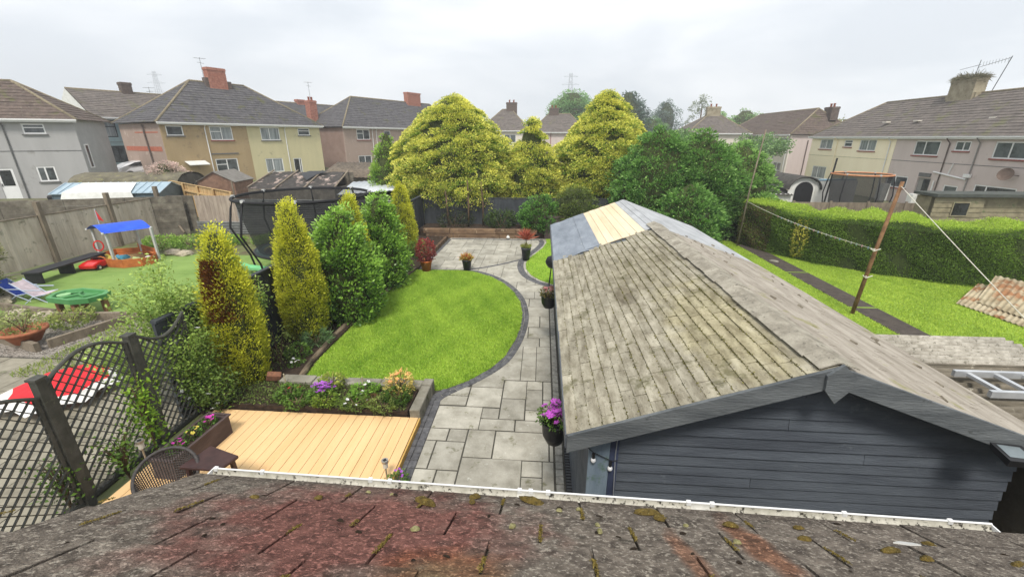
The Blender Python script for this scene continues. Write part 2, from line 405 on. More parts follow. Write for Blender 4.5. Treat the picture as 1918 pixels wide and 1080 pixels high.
# A: grey house at the left edge
h = thing('grey_house', 'grey rendered house with brown tiled hipped roof at the left edge', 'house', (-33.7, 30.2, 0), R(30))
wA = [(-2.78, -1.6, 4.75, 5.42), (-2.8, -1.8, 1.52, 2.55), (-4.9, -4.02, .3, 2.5)]
facade(h, -14, 0, .2, 5.7, RENDER_GREY, wA)
window(h, *wA[0], cols=(), tops=(0,), sill=GREYSILL); window(h, *wA[1], cols=(.45,), sill=GREYSILL, gm=GLASS)
dr = MB().box(0, .88, 0, .06, 0, 2.2).build('door', UPVC, h, loc=(-4.9, .04, .3))
MB().box(.14, .74, -.015, .02, 1.0, 2.05).build('pane', GLASSDARK, dr); MB().box(.05, .09, -.05, .0, .95, 1.15).build('handle', GREYSILL, dr)
MB().box(-14, -.004, .165, 6, .2, 5.69).build('side_wall', RENDER_GREY, h)
es = MB().box(-.004, .0, .16, 6, .2, 5.7).build('end_wall', mat('grey_render_shaded_end', hexc(166, 165, 164), hexc(154, 153, 152), 1.2, .95, .25, 60), h)  # wall turned away: its shade put into a darker copy of the render
wn = MB().box(0, .06, 0, .1, 0, 1.7).box(0, .06, .62, .72, 0, 1.7).box(0, .06, .1, .62, 0, .08).box(0, .06, .1, .62, 1.62, 1.7).build('window', UPVC, h, loc=(.0, .55, 2.35)); MB().box(0, .03, .1, .62, .08, 1.62).build('pane', GLASSDARK, wn)
band(h, -14, 0, 3.62, GREYSILL); downpipe(h, -3.7, .3, 5.7, GREYSILL)
hip_roof(h, -14, 0, 6, 5.72, 8.35, -10, -3.6, ROOFBROWN, .35)
b = MB(); b.box(-.05, .05, .08, .3, .25, 1.0)
b.build('meter_box', GREYSILL, h, loc=(-1.2, -.35, .1))

# B: beige and yellow pair
h = thing('beige_and_yellow_house_pair', 'house pair, left half beige and right half cream yellow, with broad red chimney', 'house', (-31, 40.7, 0), AL)
wB = [(-4.14, -2.82, 4.68, 5.5), (-.62, 1.41, 4.28, 5.52), (-.69, 1.37, 1.21, 2.58)]
wY = [(4.22, 6.3, 4.25, 5.52), (8.5, 9.98, 4.75, 5.5), (4.2, 6.15, 1.0, 2.43), (7.4, 8.4, .5, 2.35)]
facade(h, -4.52, 2.87, .2, 5.72, BEIGE, wB); facade(h, 2.87, 11.3, .2, 5.72, YELLOW, wY)
window(h, *wB[0], cols=(), sill=GREYSILL); window(h, *wB[1], cols=(.5,), tops=(0,), sill=REDSILL, gm=GLASS2); window(h, *wB[2], cols=(.5,), tops=(0,), sill=REDSILL)
window(h, *wY[0], cols=(.45,), sill=GREYSILL, gm=GLASS2); window(h, *wY[1], cols=(), tops=(0,), sill=GREYSILL); window(h, *wY[2], cols=(.42,), gm=GLASS2); window(h, *wY[3], cols=(.75,), gm=GLASSDARK)
MB().box(-4.52, 11.29, .165, 8, .2, 5.71).build('side_wall', PINKREND, h)
MB().box(-4.535, -4.52, .6, 7.6, 3.35, 3.75).box(-4.532, -4.52, .6, 5, 4.9, 5.0).build('render_band', mat('red_band', hexc(186, 112, 88), hexc(168, 98, 78), 4), h)
MB().tube([(-4.62, 2.6, .5), (-4.62, 3.0, 5.6)], .07, 8).build('soil_pipe', BRICKDARK, h)
MB().box(-.9, 1.6, -.05, .0, 3.0, 3.1).build('awning_rail', GREYSILL, h)
MB().add([(-3.3, 0, 2.5), (-1.6, 0, 2.5), (-1.6, -.8, 2.2), (-3.3, -.8, 2.2), (-3.3, 0, 2.44), (-1.6, 0, 2.44), (-1.6, -.8, 2.14), (-3.3, -.8, 2.14)], [(0, 3, 2, 1), (4, 5, 6, 7), (3, 7, 6, 2), (0, 4, 7, 3), (1, 2, 6, 5)]).build('porch_roof', WHITEPAINT, h)
downpipe(h, -1.04, .5, 5.75); downpipe(h, 6.9, .5, 5.75)
hip_roof(h, -4.52, 11.3, 8, 5.78, 9.72, .55, 5.75, ROOFGREY)
chimney(h, 2.9, 3.7, 8.6, 11.05, 1.7, .75, BRICKRED, 0)
MB().box(1.75, 2.05, 3.4, 4.0, 8.9, 10.1).build('chimney_shoulder', BRICKDARK, h); MB().box(3.8, 4.2, 3.4, 4.0, 9.0, 9.9).build('chimney_shoulder', BRICKDARK, h)
aerial(h, 2.0, 4.1, 9.4, 11.9)

# C: pinkish pair
h = thing('pinkish_house_pair', 'pinkish tan rendered house pair with grey hipped roof, half hidden by the golden conifer', 'house', (*LP(14.7, 0), 0), AL)
wC = [(2.03, 4.2, 4.25, 5.5), (6.77, 7.95, 4.65, 5.4), (10.5, 11.5, 4.7, 5.42), (1.9, 4.1, 1.2, 2.3)]
facade(h, 0, 26, .2, 5.7, PINKREND, wC)
window(h, *wC[0], cols=(.5,), tops=(0,), sill=REDSILL); window(h, *wC[1], cols=(), sill=GREYSILL); window(h, *wC[2], cols=(), sill=GREYSILL); window(h, *wC[3], cols=(.5,), sill=GREYSILL)
MB().box(0, 25.99, .165, 8, .2, 5.69).build('side_wall', mat('pinkish_render_shaded_end', hexc(150, 128, 116), hexc(136, 114, 102), 1.2, .95, .25, 60), h)  # darker copy of the pink render paints the shaded side
downpipe(h, 4.6, .5, 5.75); downpipe(h, 5.3, 1.5, 5.75)
hip_roof(h, 0, 26, 8, 5.78, 9.7, 5.2, 21.5, ROOFGREY)
chimney(h, 17.2, 3.8, 8.9, 11.1, 2.9, .8, BRICKRED, 0); aerial(h, 19.0, 4, 9.6, 11.2)

# house behind, between B and C
h = thing('slate_roofed_house', 'slate roof and two red chimneys showing between the beige pair and the pinkish pair', 'house', (*LP(13, 12), 0), AL)
MB().box(0, 18, 0, 8, .8, 6.2).build('wall', PINKREND, h); hip_roof(h, 0, 18, 8, 6.2, 9.35, 1, 17, ROOFGREY, gableL=True, gableR=True)
chimney(h, 7.8, 4, 8.9, 9.85, 1.2, .7, BRICKRED, 0)
h2 = thing('brick_chimney_house', 'red brick chimney stack rising left of the pinkish house roof', 'house', (*LP(15.3, 5), 0), AL)
MB().box(-1.2, .6, 0, 6, .8, 5.6).build('wall', PINKREND, h2); slope(h2, (-1.5, -.3, 5.6), (.8, -.3, 5.6), (-1.5, 3, 7.2), (.8, 3, 7.2), ROOFGREY); slope(h2, (.8, 6.3, 5.6), (-1.5, 6.3, 5.6), (.8, 3, 7.2), (-1.5, 3, 7.2), ROOFGREY)
chimney(h2, 0, 1.2, 5.6, 9.0, 1.0, .9, BRICKRED, 2); aerial(h2, .2, 1.4, 9, 11.2)

# teal house
h = thing('blue_grey_house', 'blue grey painted house with black framed windows behind the gap between grey and beige houses', 'house', (*LP(-5.6, 10), 0), AL)
wT = [(.5, 1.55, 4.55, 6.1), (.3, 2.0, 2.2, 3.75)]
facade(h, 0, 12, .8, 6.35, TEAL, wT); MB().box(0, 11.99, .165, 8, .8, 6.34).build('side_wall', TEAL, h)
window(h, *wT[0], cols=(), tops=(0,), fm=DARKFRAME, gm=GLASS2); window(h, *wT[1], cols=(.55,), fm=DARKFRAME, gm=GLASS)
hip_roof(h, 0, 12, 8, 6.35, 9.0, 0, 12, ROOFTAUPE, gableL=True, gableR=True)
MB().add([(-.12, -.35, 6.3), (-.12, 4, 8.98), (-.12, 8.35, 6.3), (-.15, -.35, 6.3), (-.15, 4, 8.98), (-.15, 8.35, 6.3)], [(0, 1, 2), (3, 5, 4)]).build('gable_end', WHITEPAINT, h)
chimney(h, 4.7, 4, 8.5, 9.95, .9, .7, BRICKDARK, 0); band(h, 0, 12, 4.1, GREYSILL); aerial(h, 6.8, 4, 8.8, 9.7)
MB().box(2.3, 4.4, -1.4, -.02, 1.0, 3.9).build('lean_to', BRICKDARK, h)

# D, E, F: houses at the end of the gardens
def far_house(name, label, x0, x1, y, d, base, ez, rz, r0, r1, wm, rm, wins, ch):
    h = thing(name, label, 'house', (x0, y, 0)); wd = x1 - x0
    W = [(a - x0, b_ - x0, c, e) for a, b_, c, e in wins]
    facade(h, 0, wd, base, ez, wm, W); MB().box(0, wd - .01, .165, d, base, ez - .01).build('side_wall', wm, h)
    for q in W: window(h, *q, cols=(.5,), sill=GREYSILL)
    hip_roof(h, 0, wd, d, ez, rz, r0 - x0, r1 - x0, rm)
    chimney(h, ch[0] - x0, d / 2 - ch[3], rz - 1.2, ch[1], ch[2], .8, ch[4], 2)
    return h
h = far_house('white_fronted_house', 'cream walled house with brown hipped roof between the two left golden conifers', -10.6, -2.6, 75, 8, .2, 5.6, 9.1, -7.2, -5.6, CREAM, ROOFTAUPE, [(-9.0, -7.9, 3.6, 5.2), (-6.6, -4.6, 3.7, 5.0)], (-5.6, 10.2, 1.8, 0, BRICKDARK))
downpipe(h, 2.0, 1, 5.6)
h = far_house('brown_roofed_house', 'pink walled house with brown hipped roof beside the tallest golden conifer', -2.0, 6.8, 75, 8, .2, 5.35, 8.35, .8, 4.5, TAUPE, ROOFTAUPE, [(3.0, 4.4, 2.6, 3.8)], (1.7, 9.3, 1.6, 0, BRICKDARK))
downpipe(h, 3.2, 1, 5.3, REDSILL)
h = far_house('pyramid_roofed_house', 'house with low brown pyramid roof behind the large green bush', 21.6, 30.4, 69, 8, -.9, 5.1, 7.9, 25.6, 27.2, CREAM, ROOFTAUPE, [(23, 24.4, 3.4, 4.6)], (26.2, 9.0, 2.0, 0, STONECHIM))

# right row (local x runs towards the camera, local y away from the garden)
def RR(y): return 40 - y
h = thing('cream_and_pink_terrace', 'long terrace at right, half pale yellow and half pinkish, with nest topped chimney', 'house', (31.7, 40, 0), R(-90))
wr = [(-13.5, -11.3, 3.3, 4.35), (-9.4, -8.2, 3.6, 4.28), (-7.1, -4.85, 3.28, 4.33), (-13.9, -11.4, .1, 1.43)]
wp = [(-.37, 2.05, 3.12, 4.27), (3.34, 4.6, 3.55, 4.25), (6.4, 9.1, 3.12, 4.25), (-2.4, -.07, .3, 1.3), (3.5, 4.7, .1, 1.0), (5.94, 8.9, .1, 1.28), (.9, 2.2, -.85, 1.35)]
facade(h, -15.2, -2.5, -1.1, 4.55, PALEYEL, wr); facade(h, -2.5, 22, -1.1, 4.55, TAUPE, wp)
for q in wr[:1] + wr[2:3]: window(h, *q, cols=(.5,), sill=REDSILL, gm=GLASS2)
window(h, *wr[1], cols=(), tops=(0,), sill=REDSILL); window(h, *wr[3], cols=(.4,), sill=GREYSILL, gm=GLASS2)
window(h, *wp[0], cols=(.42,), sill=REDSILL); window(h, *wp[1], cols=(.55,), sill=REDSILL); window(h, *wp[2], cols=(.42,), sill=REDSILL)
window(h, *wp[3], cols=(.42,), sill=REDSILL); window(h, *wp[4], cols=(), gm=GLASS); window(h, *wp[5], cols=(.3,), gm=GLASSDARK)
dr = MB().box(0, 1.3, 0, .06, 0, 2.2).build('door', mat('grey_door', hexc(150, 148, 142), None, 4, .6), h, loc=(.9, .12, -.85)); MB().box(.5, 1.1, -.02, .02, .5, 2.1).build('pane', GLASSDARK, dr)
MB().box(-15.2, 21.99, .165, 8, -1.1, 4.54).build('side_wall', TAUPE, h)
band(h, -2.45, 22, 2.6, GREYSILL); band(h, -15.2, -2.6, 2.6, mat('cream_band', hexc(200, 194, 160), None, 4))
MB().box(-2.95, -2.5, -.03, .0, -1, 4.5).build('quoin_strip', PALEYEL, h)
downpipe(h, -3.1, -.9, 4.55); downpipe(h, -10.5, -.9, 4.55, PALEYEL); downpipe(h, 5.3, -.9, 4.55, mat('grey_pipe', hexc(150, 146, 142), None, 5)); downpipe(h, 2.9, -.9, 4.5, BRICKDARK)
MB().tube([(2.3, -.08, 1.9), (5.2, -.08, 1.55)], .06, 8).tube([(3.6, -.08, 1.75), (3.8, -.08, 2.6)], .04, 8).tube([(2.6, -.08, 1.2), (2.6, -.08, -.8)], .05, 8).build('waste_pipe', UPVC, h)
MB().box(5.0, 5.5, -.2, -.02, 1.7, 1.95).build('hopper', UPVC, h)
MB().lathe([(0, 0), (.25, .02), (.42, .1), (.42, .12), (.25, .05), (0, .03)], 18, (0, 0, 0)).build('satellite_dish', mat('brown_dish', hexc(110, 92, 80), None, 5, .6), h, loc=(8.3, -.45, 2.15)).rotation_euler = (R(75), 0, R(25))
MB().tube([(8.3, -.4, 2.15), (8.7, 0, 2.1)], .03, 6).build('dish_bracket', BRICKDARK, h)
MB().box(1.0, 2.1, -.1, .0, 1.45, 1.75).build('door_lintel', GREYSILL, h)
hip_roof(h, -15.2, 22, 8, 4.6, 7.95, -10.6, 19, ROOFTAUPE, .3)
c = chimney(h, -1.7, 3.8, 6.9, 9.15, 2.3, .9, STONECHIM, 0)
b = MB(); b.box(-3.2, -.4, 3.5, 4.1, 7.4, 8.0); b.build('chimney_haunch', STONECHIM, h)
rng = np.random.default_rng(5); n = 1500; a = rng.uniform(0, 6.28, n); r = rng.uniform(.2, 1, n) ** .5
P = np.stack([-1.7 + np.cos(a) * r * 1.35, 3.8 + np.sin(a) * r * .75, 9.15 + (1 - r * r) * .45 * rng.uniform(0, 1, n)], 1)
leafmesh('nest_twigs', P, rng.normal(size=(n, 3)) * (1, 1, .4), rng.uniform(.25, .6, n), mixcol(hexc(96, 98, 70), hexc(130, 122, 96), rng.uniform(0, 1, n)), h, None, .08, 3)
b = MB(); b.tube([(.3, 4, 8), (1.0, 4, 10.4)], .03, 6).tube([(-1.6, 4, 9.4), (-1.5, 4, 10.5)], .025, 5).tube([(-3.2, 4, 10.0), (-1.4, 4, 10.15)], .018, 5).tube([(-1.6, 4, 9.95), (1.0, 4, 10.3)], .018, 5)
for k in range(9): b.tube([(-1.2 + k * .25, 4, 10.0), (-1.2 + k * .25, 4, 10.35)], .012, 4)
b.build('tv_aerial', mat('aerial_metal', hexc(120, 122, 124)), h)
for s in (-6, -2.6, 3.8): MB().box(s, s + .5, 1.1 + s * .05, 1.5 + s * .05, 5.85, 5.95).build('roof_vent', CREAM, h).rotation_euler = (0, 0, 0)

h = thing('pale_rendered_terrace', 'farther pale rendered terrace at right with brown hipped roof, past the yellow walled house', 'house', (31.7, 40, 0), R(-90))
wg = [(-25.5, -24.0, 3.7, 4.55), (-22.3, -20.6, 3.4, 4.5), (-23, -21, .3, 1.4)]
facade(h, -42, -19.9, -1.1, 4.85, CREAM, wg); MB().box(-42, -19.91, .165, 8, -1.1, 4.84).build('side_wall', TAUPE, h)
for q in wg: window(h, *q, cols=(.5,), sill=GREYSILL)
downpipe(h, -23.2, -.9, 4.8); downpipe(h, -20.3, -.9, 4.8)
MB().tube([(-19.85, 2.2, -.9), (-19.85, 2.2, 4.2)], .06, 6).build('soil_pipe', BRICKDARK, h)
hip_roof(h, -42, -19.9, 8, 4.9, 8.1, -38, -22.3, ROOFBROWN, .3); chimney(h, -21.5, 5.2, 6.6, 8.2, 1.6, .9, BRICKDARK, 2)
d0 = MB().lathe([(0, 0), (.25, .02), (.42, .1), (.42, .12), (.25, .05), (0, .03)], 18).build('satellite_dish', mat('brown_dish', hexc(110, 92, 80)), h, loc=(-21.6, -.5, 2.9)); d0.rotation_euler = (R(75), 0, R(25))

# white car
def car(label, loc, rz):
    t = thing('parked_car', label, 'car', loc, rz)
    prof = [(-2.05, .35), (-2.1, .75), (-1.95, .95), (-1.3, 1.02), (-.75, 1.42), (.3, 1.48), (1.2, 1.3), (1.8, .98), (2.05, .9), (2.1, .4), (2.0, .3), (-2.0, .3)]
    b = MB(); n = len(prof)
    for y, k in ((-.86, 1), (.86, 1)):
        for x, z in prof: b.v.append((x, y * (.8 if z > 1.1 else 1), z))
    b.f = [tuple(range(n)), tuple(range(n, 2 * n))[::-1]] + [(i, i + n, (i + 1) % n + n, (i + 1) % n) for i in range(n)]
    b.build('body', mat('car_paint', (.72, .73, .75, 1), (.7, .7, .72, 1), 4, .25, coat=.6), t, bevel=.05)
    for y in (-.8, .8):
        s = 1 if y > 0 else -1
        MB().add([(-1.15, y, 1.04), (-.7, y * .9, 1.36), (-.05, y * .9, 1.4), (-.05, y, 1.04), (-1.15, y + .03 * s, 1.04), (-.7, (y + .03 * s) * .9, 1.36), (-.05, (y + .03 * s) * .9, 1.4), (-.05, y + .03 * s, 1.04)], [(0, 1, 2, 3), (4, 7, 6, 5), (0, 4, 5, 1), (1, 5, 6, 2), (2, 6, 7, 3), (3, 7, 4, 0)]).build('side_window', GLASSDARK, t)
        MB().add([(.02, y, 1.04), (.02, y * .9, 1.4), (.7, y * .9, 1.36), (1.35, y, 1.06), (.02, y + .03 * s, 1.04), (.02, (y + .03 * s) * .9, 1.4), (.7, (y + .03 * s) * .9, 1.36), (1.35, y + .03 * s, 1.06)], [(0, 1, 2, 3), (4, 7, 6, 5), (0, 4, 5, 1), (1, 5, 6, 2), (2, 6, 7, 3), (3, 7, 4, 0)]).build('side_window', GLASSDARK, t)
        for x in (-1.3, 1.3):
            wl = MB().tube([(x, y * 1.02, .32), (x, y * 1.16, .32)], .32, 16).build('wheel', mat('tyre', (.02, .02, .02, 1)), t); MB().tube([(x, y * 1.165, .32), (x, y * 1.18, .32)], .18, 12).build('rim', mat('alloy', (.5, .5, .5, 1), None, 5, .4, metal=.8), wl)
    return t
car('white parked car in front of the blue grey house', (*LP(-4.3, 6.2), .98), AL + math.pi)

# pylons
PYL = mat('pylon_steel', hexc(176, 182, 188), hexc(168, 174, 180), 1, .7)
def pylon(label, x, y, h_, rz):
    t = thing('electricity_pylon', label, 'pylon', (x, y, 0), rz, 'electricity pylons on the skyline'); b = MB()
    for sx in (-1, 1):
        for sy in (-1, 1): b.bar((sx * 4, sy * 4, 0), (sx * .9, sy * .9, h_), .3, .3)
    nseg = 11
    for k in range(nseg):
        z0, z1 = h_ * k / nseg, h_ * (k + 1) / nseg; r0, r1 = 4 - 3.1 * k / nseg, 4 - 3.1 * (k + 1) / nseg
        for sy in (-1, 1):
            b.bar((-r0, sy * r0, z0), (r1, sy * r1, z1), .17, .17); b.bar((r0, sy * r0, z0), (-r1, sy * r1, z1), .17, .17)
    b.build('tower', PYL, t)
    for z, L in ((h_ * .72, 10), (h_ * .84, 7.5), (h_ * .95, 6)):
        a = MB(); a.bar((-L, 0, z), (L, 0, z), .3, .3); a.bar((-L, 0, z), (0, 0, z + 2), .2, .2); a.bar((L, 0, z), (0, 0, z + 2), .2, .2); a.build('cross_arm', PYL, t)
    return t
pylon('pale lattice pylon above the roofs left of the beige house chimney', -352, 400, 61, .3)
pylon('narrow lattice pylon above the green trees in the middle', 22, 400, 56, .1)

# ------------------------------------------------------------------ timber and masonry materials
OLDWOOD = mat('weathered_grey_timber', hexc(140, 128, 112), hexc(104, 94, 80), 5, .95, .5, 40, vec=(1, 1, .35), rnd=.12)
CLOSEB = mat('closeboard_timber', hexc(208, 197, 182), hexc(176, 164, 148), 3, .95, .4, 50, vec=(1, 1, .25), rnd=.09, spot=hexc(140, 134, 116), spot_scale=2.2, spot_amt=.6)
PALEB = mat('pale_closeboard', hexc(176, 162, 148), hexc(146, 132, 120), 4, .95, .3, 50, vec=(1, 1, .3), rnd=.08)
NEWB = mat('new_fence_timber', hexc(206, 176, 128), hexc(178, 146, 100), 3, .85, .3, 50, vec=(1, 1, .3), rnd=.1)
DARKB = mat('dark_board', hexc(122, 116, 104), hexc(86, 80, 71), 3, .95, .4, 40, rnd=.14, spot=hexc(130, 126, 112), spot_scale=3, spot_amt=.6)
CHARC = mat('charcoal_painted_timber', hexc(72, 76, 80), hexc(54, 58, 62), 4, .8, .3, 50, vec=(1, 1, .3), rnd=.1)
TRELLIS = mat('dark_grey_trellis_paint', hexc(84, 84, 79), hexc(62, 63, 58), 6, .75, .3, 60, rnd=.06, spot=hexc(92, 94, 80), spot_scale=9, spot_amt=.62)
CONC = mat('old_concrete', hexc(150, 146, 134), hexc(112, 108, 96), 3, .95, .5, 40, spot=hexc(88, 88, 66), spot_scale=5, spot_amt=.58)
MOSSY = mat('mossy_felt', hexc(122, 116, 98), hexc(86, 82, 68), 2, 1, .8, 14, spot=hexc(128, 126, 72), spot_scale=4, spot_amt=.58)
TIN = mat('galvanised_tin', hexc(156, 158, 156), hexc(120, 122, 120), 3, .6, .1, 20, metal=.3, spot=hexc(96, 82, 66), spot_scale=2, spot_amt=.64)
BLACKP = mat('black_plastic', (.018, .018, .02, 1), (.012, .012, .013, 1), 8, .45)
SOIL = mat('garden_soil', hexc(72, 58, 46), hexc(42, 34, 28), 14, 1, 1, 60, spot=hexc(112, 96, 78), spot_scale=30, spot_amt=.6)
SLEEPER = mat('sleeper_timber', hexc(132, 108, 84), hexc(88, 70, 56), 4, .95, .6, 30, rnd=.16, vec=(.4, 1, 1), spot=hexc(160, 142, 116), spot_scale=6, spot_amt=.6)

def flat_wave(b, P0, P1, z0, z1, amp, n, thick=.01, horiz=False):
    """corrugated sheet between P0 and P1 (xy), waves across the length (or up the height)"""
    P0 = Vector((*P0, 0)); P1 = Vector((*P1, 0)); d = (P1 - P0); L = d.length; d.normalize(); nr = Vector((-d.y, d.x, 0)); st = n * 4
    for k in range(st + 1):
        t = k / st; o = math.sin(2 * math.pi * t * n) * amp
        if horiz:
            for q in (P0, P1):
                p = q + nr * o; b.v.append((p.x, p.y, z0 + (z1 - z0) * t))
        else:
            p = P0.lerp(P1, t) + nr * o; b.v.append((p.x, p.y, z0)); b.v.append((p.x, p.y, z1))
    n0 = len(b.v) - 2 * (st + 1)
    for k in range(st): b.f.append((n0 + 2 * k, n0 + 2 * k + 2, n0 + 2 * k + 3, n0 + 2 * k + 1))
    return b
def corr_roof(name, m, parent, A, B, C, D, n, amp=.025):
    """corrugated roof sheet, corners A B (low edge) C D (high edge), ridges run along A->D ; waves counted across A->B"""
    A, B, C, D = map(Vector, (A, B, C, D)); nr = (B - A).cross(D - A).normalized()
    if nr.z < 0: nr = -nr
    b = MB(); st = n * 6
    for k in range(st + 1):
        t = k / st; o = nr * (math.sin(2 * math.pi * t * n) * amp)
        p, q = A.lerp(B, t) + o, D.lerp(C, t) + o
        b.v += [tuple(p), tuple(q), tuple(p - nr * .012), tuple(q - nr * .012)]
    for k in range(st):
        i = 4 * k; b.f += [(i, i + 4, i + 5, i + 1), (i + 2, i + 3, i + 7, i + 6), (i, i + 2, i + 6, i + 4), (i + 1, i + 5, i + 7, i + 3)]
    return b.build(name, m, parent, True)

def board_fence(t, P0, P1, z0, z1, bw, m, th=.02, lap=.012, top0=None, gap=0.0, seed=0, name='fence_board', zt=None):
    """vertical boards side by side, one object each, sharing one mesh"""
    rng = random.Random(seed); P0 = Vector((*P0, 0)); P1 = Vector((*P1, 0)); d = P1 - P0; L = d.length; ang = math.atan2(d.y, d.x); n = max(1, int(round(L / bw))); wd = L / n
    src = MB().box(0, wd - gap, -th / 2, th / 2, 0, 1).mesh(name); src.materials.append(m)
    base = t.location
    for k in range(n):
        p = P0 + d * (k / n); o = bpy.data.objects.new(name, src); col.objects.link(o); o.parent = t
        f = (k + .5) / n; top = (z1 if zt is None else z1 + (zt - z1) * f) + rng.uniform(-.008, .008)
        off = (k % 2) * lap + rng.uniform(-.002, .002)
        o.location = (p.x - base.x - math.sin(ang) * off, p.y - base.y + math.cos(ang) * off, z0 - base.z); o.rotation_euler = (0, 0, ang + rng.uniform(-.01, .01)); o.scale = (1, 1, top - z0)

# ------------------------------------------------------------------ far trees, distance haze lightened into their leaf colours
clump_tree('broadleaf_tree', 'large fresh green round tree behind the houses under the middle pylon', 'tree', (6.6, 110, 0), [(4, 2), (6.5, 5.2), (9.5, 5.6), (12.2, 4.6), (14.3, 2)], 240, 70, 1.3, .42, hexc(92, 132, 78), hexc(150, 190, 120), 11, (5, .4), 'trees beyond the houses', .7, up=.5, core=.75, lobes=.1)
clump_tree('conifer_tree', 'dark blue green conifer right of the tallest golden conifer top', 'tree', (18, 100, 0), [(1, 5.5), (6, 5.2), (10, 3.6), (13.5, .9)], 200, 60, 1.2, .4, hexc(66, 88, 78), hexc(104, 124, 110), 12, (6, .35), 'trees beyond the houses', .6, core=.75, lobes=.1)
clump_tree('broadleaf_tree', 'small mid green tree at the foot of the dark conifer', 'tree', (24, 104, 0), [(1, 2.5), (4, 4), (6.5, 3.4), (8.4, 1)], 120, 60, 1.0, .4, hexc(70, 106, 56), hexc(120, 158, 92), 13, (4, .3), 'trees beyond the houses', .7, core=.75)
clump_tree('poplar_tree', 'grey green airy tree left of the bare topped tree', 'tree', (34, 130, 0), [(3, 2.6), (8, 4.4), (11.5, 3.4), (13.6, 1)], 130, 50, 1.1, .42, hexc(84, 102, 92), hexc(132, 150, 138), 14, (8, .3), 'trees beyond the houses', .8, core=.5, ragged=.3)
clump_tree('poplar_tree', 'thin half bare tree with pale branches beside the grey green tree', 'tree', (43.5, 130, 0), [(4, 2.8), (9, 4.4), (12.5, 3), (15.6, 1)], 60, 40, .8, .42, hexc(110, 122, 92), hexc(160, 170, 140), 15, (13, .3), 'trees beyond the houses', .8, core=0, ragged=.5)
clump_tree('broadleaf_tree', 'bright green tree behind the pyramid roof chimney, left side', 'tree', (39.5, 108, 0), [(1, 3), (5, 4.6), (8, 3.4), (9.6, 1)], 140, 60, 1.0, .4, hexc(104, 142, 84), hexc(158, 194, 122), 16, (4, .3), 'trees beyond the houses', .7, core=.75)
clump_tree('broadleaf_tree', 'bright green tree behind the pyramid roof, right side', 'tree', (47, 110, 0), [(1, 3), (6, 4.6), (8.8, 3.2), (10.4, 1)], 140, 60, 1.0, .4, hexc(104, 142, 84), hexc(158, 194, 122), 17, (4, .3), 'trees beyond the houses', .7, core=.75)
clump_tree('broadleaf_tree', 'small tree tip showing behind the grey house roof', 'tree', (-66, 60, 0), [(2, 2), (7, 3.2), (9.6, 1)], 90, 50, .9, .35, hexc(90, 110, 74), hexc(140, 156, 116), 18, (5, .3), 'trees beyond the houses', .7, core=.6)
clump_tree('broadleaf_tree', 'yellow green tree tip between the two right hand roofs', 'tree', (46, 72, -.9), [(2, 2), (6, 3.0), (8.0, 1)], 90, 50, .9, .35, hexc(110, 120, 66), hexc(160, 166, 104), 19, (5, .3), 'trees beyond the houses', .7, core=.6)

# low green bank of shrubs far behind the gardens
rng = np.random.default_rng(77); n = 26000
bx = rng.uniform(9, 27, n); by = rng.uniform(50, 62, n); hz = 3.6 + 1.2 * np.sin(bx * .5) + .6 * np.sin(bx * 1.3 + by)
P = np.stack([bx, by, hz * rng.uniform(.3, 1, n) ** .35], 1)
o = leafmesh('distant_shrubs', P, rng.normal(size=(n, 3)) + (0, -.4, .5), rng.uniform(.2, .42, n), mixcol(hexc(96, 130, 80), hexc(146, 178, 112), rng.uniform(0, 1, n)), None, None, .5, 5, 'stuff')

# ------------------------------------------------------------------ golden conifers along the back
G_IN, G_OUT = hexc(92, 134, 30), hexc(240, 236, 116)  # yellow tips; shade between the sprays also put into the darker green
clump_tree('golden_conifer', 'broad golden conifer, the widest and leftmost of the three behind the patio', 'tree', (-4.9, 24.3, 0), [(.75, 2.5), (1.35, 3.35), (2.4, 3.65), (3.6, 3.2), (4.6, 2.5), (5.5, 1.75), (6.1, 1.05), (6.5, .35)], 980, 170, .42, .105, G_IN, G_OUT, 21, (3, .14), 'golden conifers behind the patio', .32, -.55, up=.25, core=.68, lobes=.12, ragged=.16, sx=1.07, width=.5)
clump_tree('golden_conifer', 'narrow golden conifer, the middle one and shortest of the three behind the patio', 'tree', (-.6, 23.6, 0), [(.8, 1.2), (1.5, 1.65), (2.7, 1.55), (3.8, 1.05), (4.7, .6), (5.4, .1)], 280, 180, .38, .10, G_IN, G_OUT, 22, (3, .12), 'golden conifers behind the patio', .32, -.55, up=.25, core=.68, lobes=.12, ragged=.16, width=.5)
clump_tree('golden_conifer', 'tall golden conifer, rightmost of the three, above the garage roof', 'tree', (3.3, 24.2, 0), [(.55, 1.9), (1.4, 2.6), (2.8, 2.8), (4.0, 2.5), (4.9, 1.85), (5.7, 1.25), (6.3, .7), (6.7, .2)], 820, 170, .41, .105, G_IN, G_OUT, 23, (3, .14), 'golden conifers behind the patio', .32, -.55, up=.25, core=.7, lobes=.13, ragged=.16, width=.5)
clump_tree('leylandii', 'small bright green conifer left of the broad golden conifer', 'tree', (-8.4, 23.4, 0), [(.6, .8), (1.6, .95), (2.8, .85), (3.9, .45), (4.7, .08)], 200, 70, .26, .12, hexc(88, 130, 44), hexc(162, 196, 84), 24, (2, .1), None, .8, .1, up=.8, core=.8)
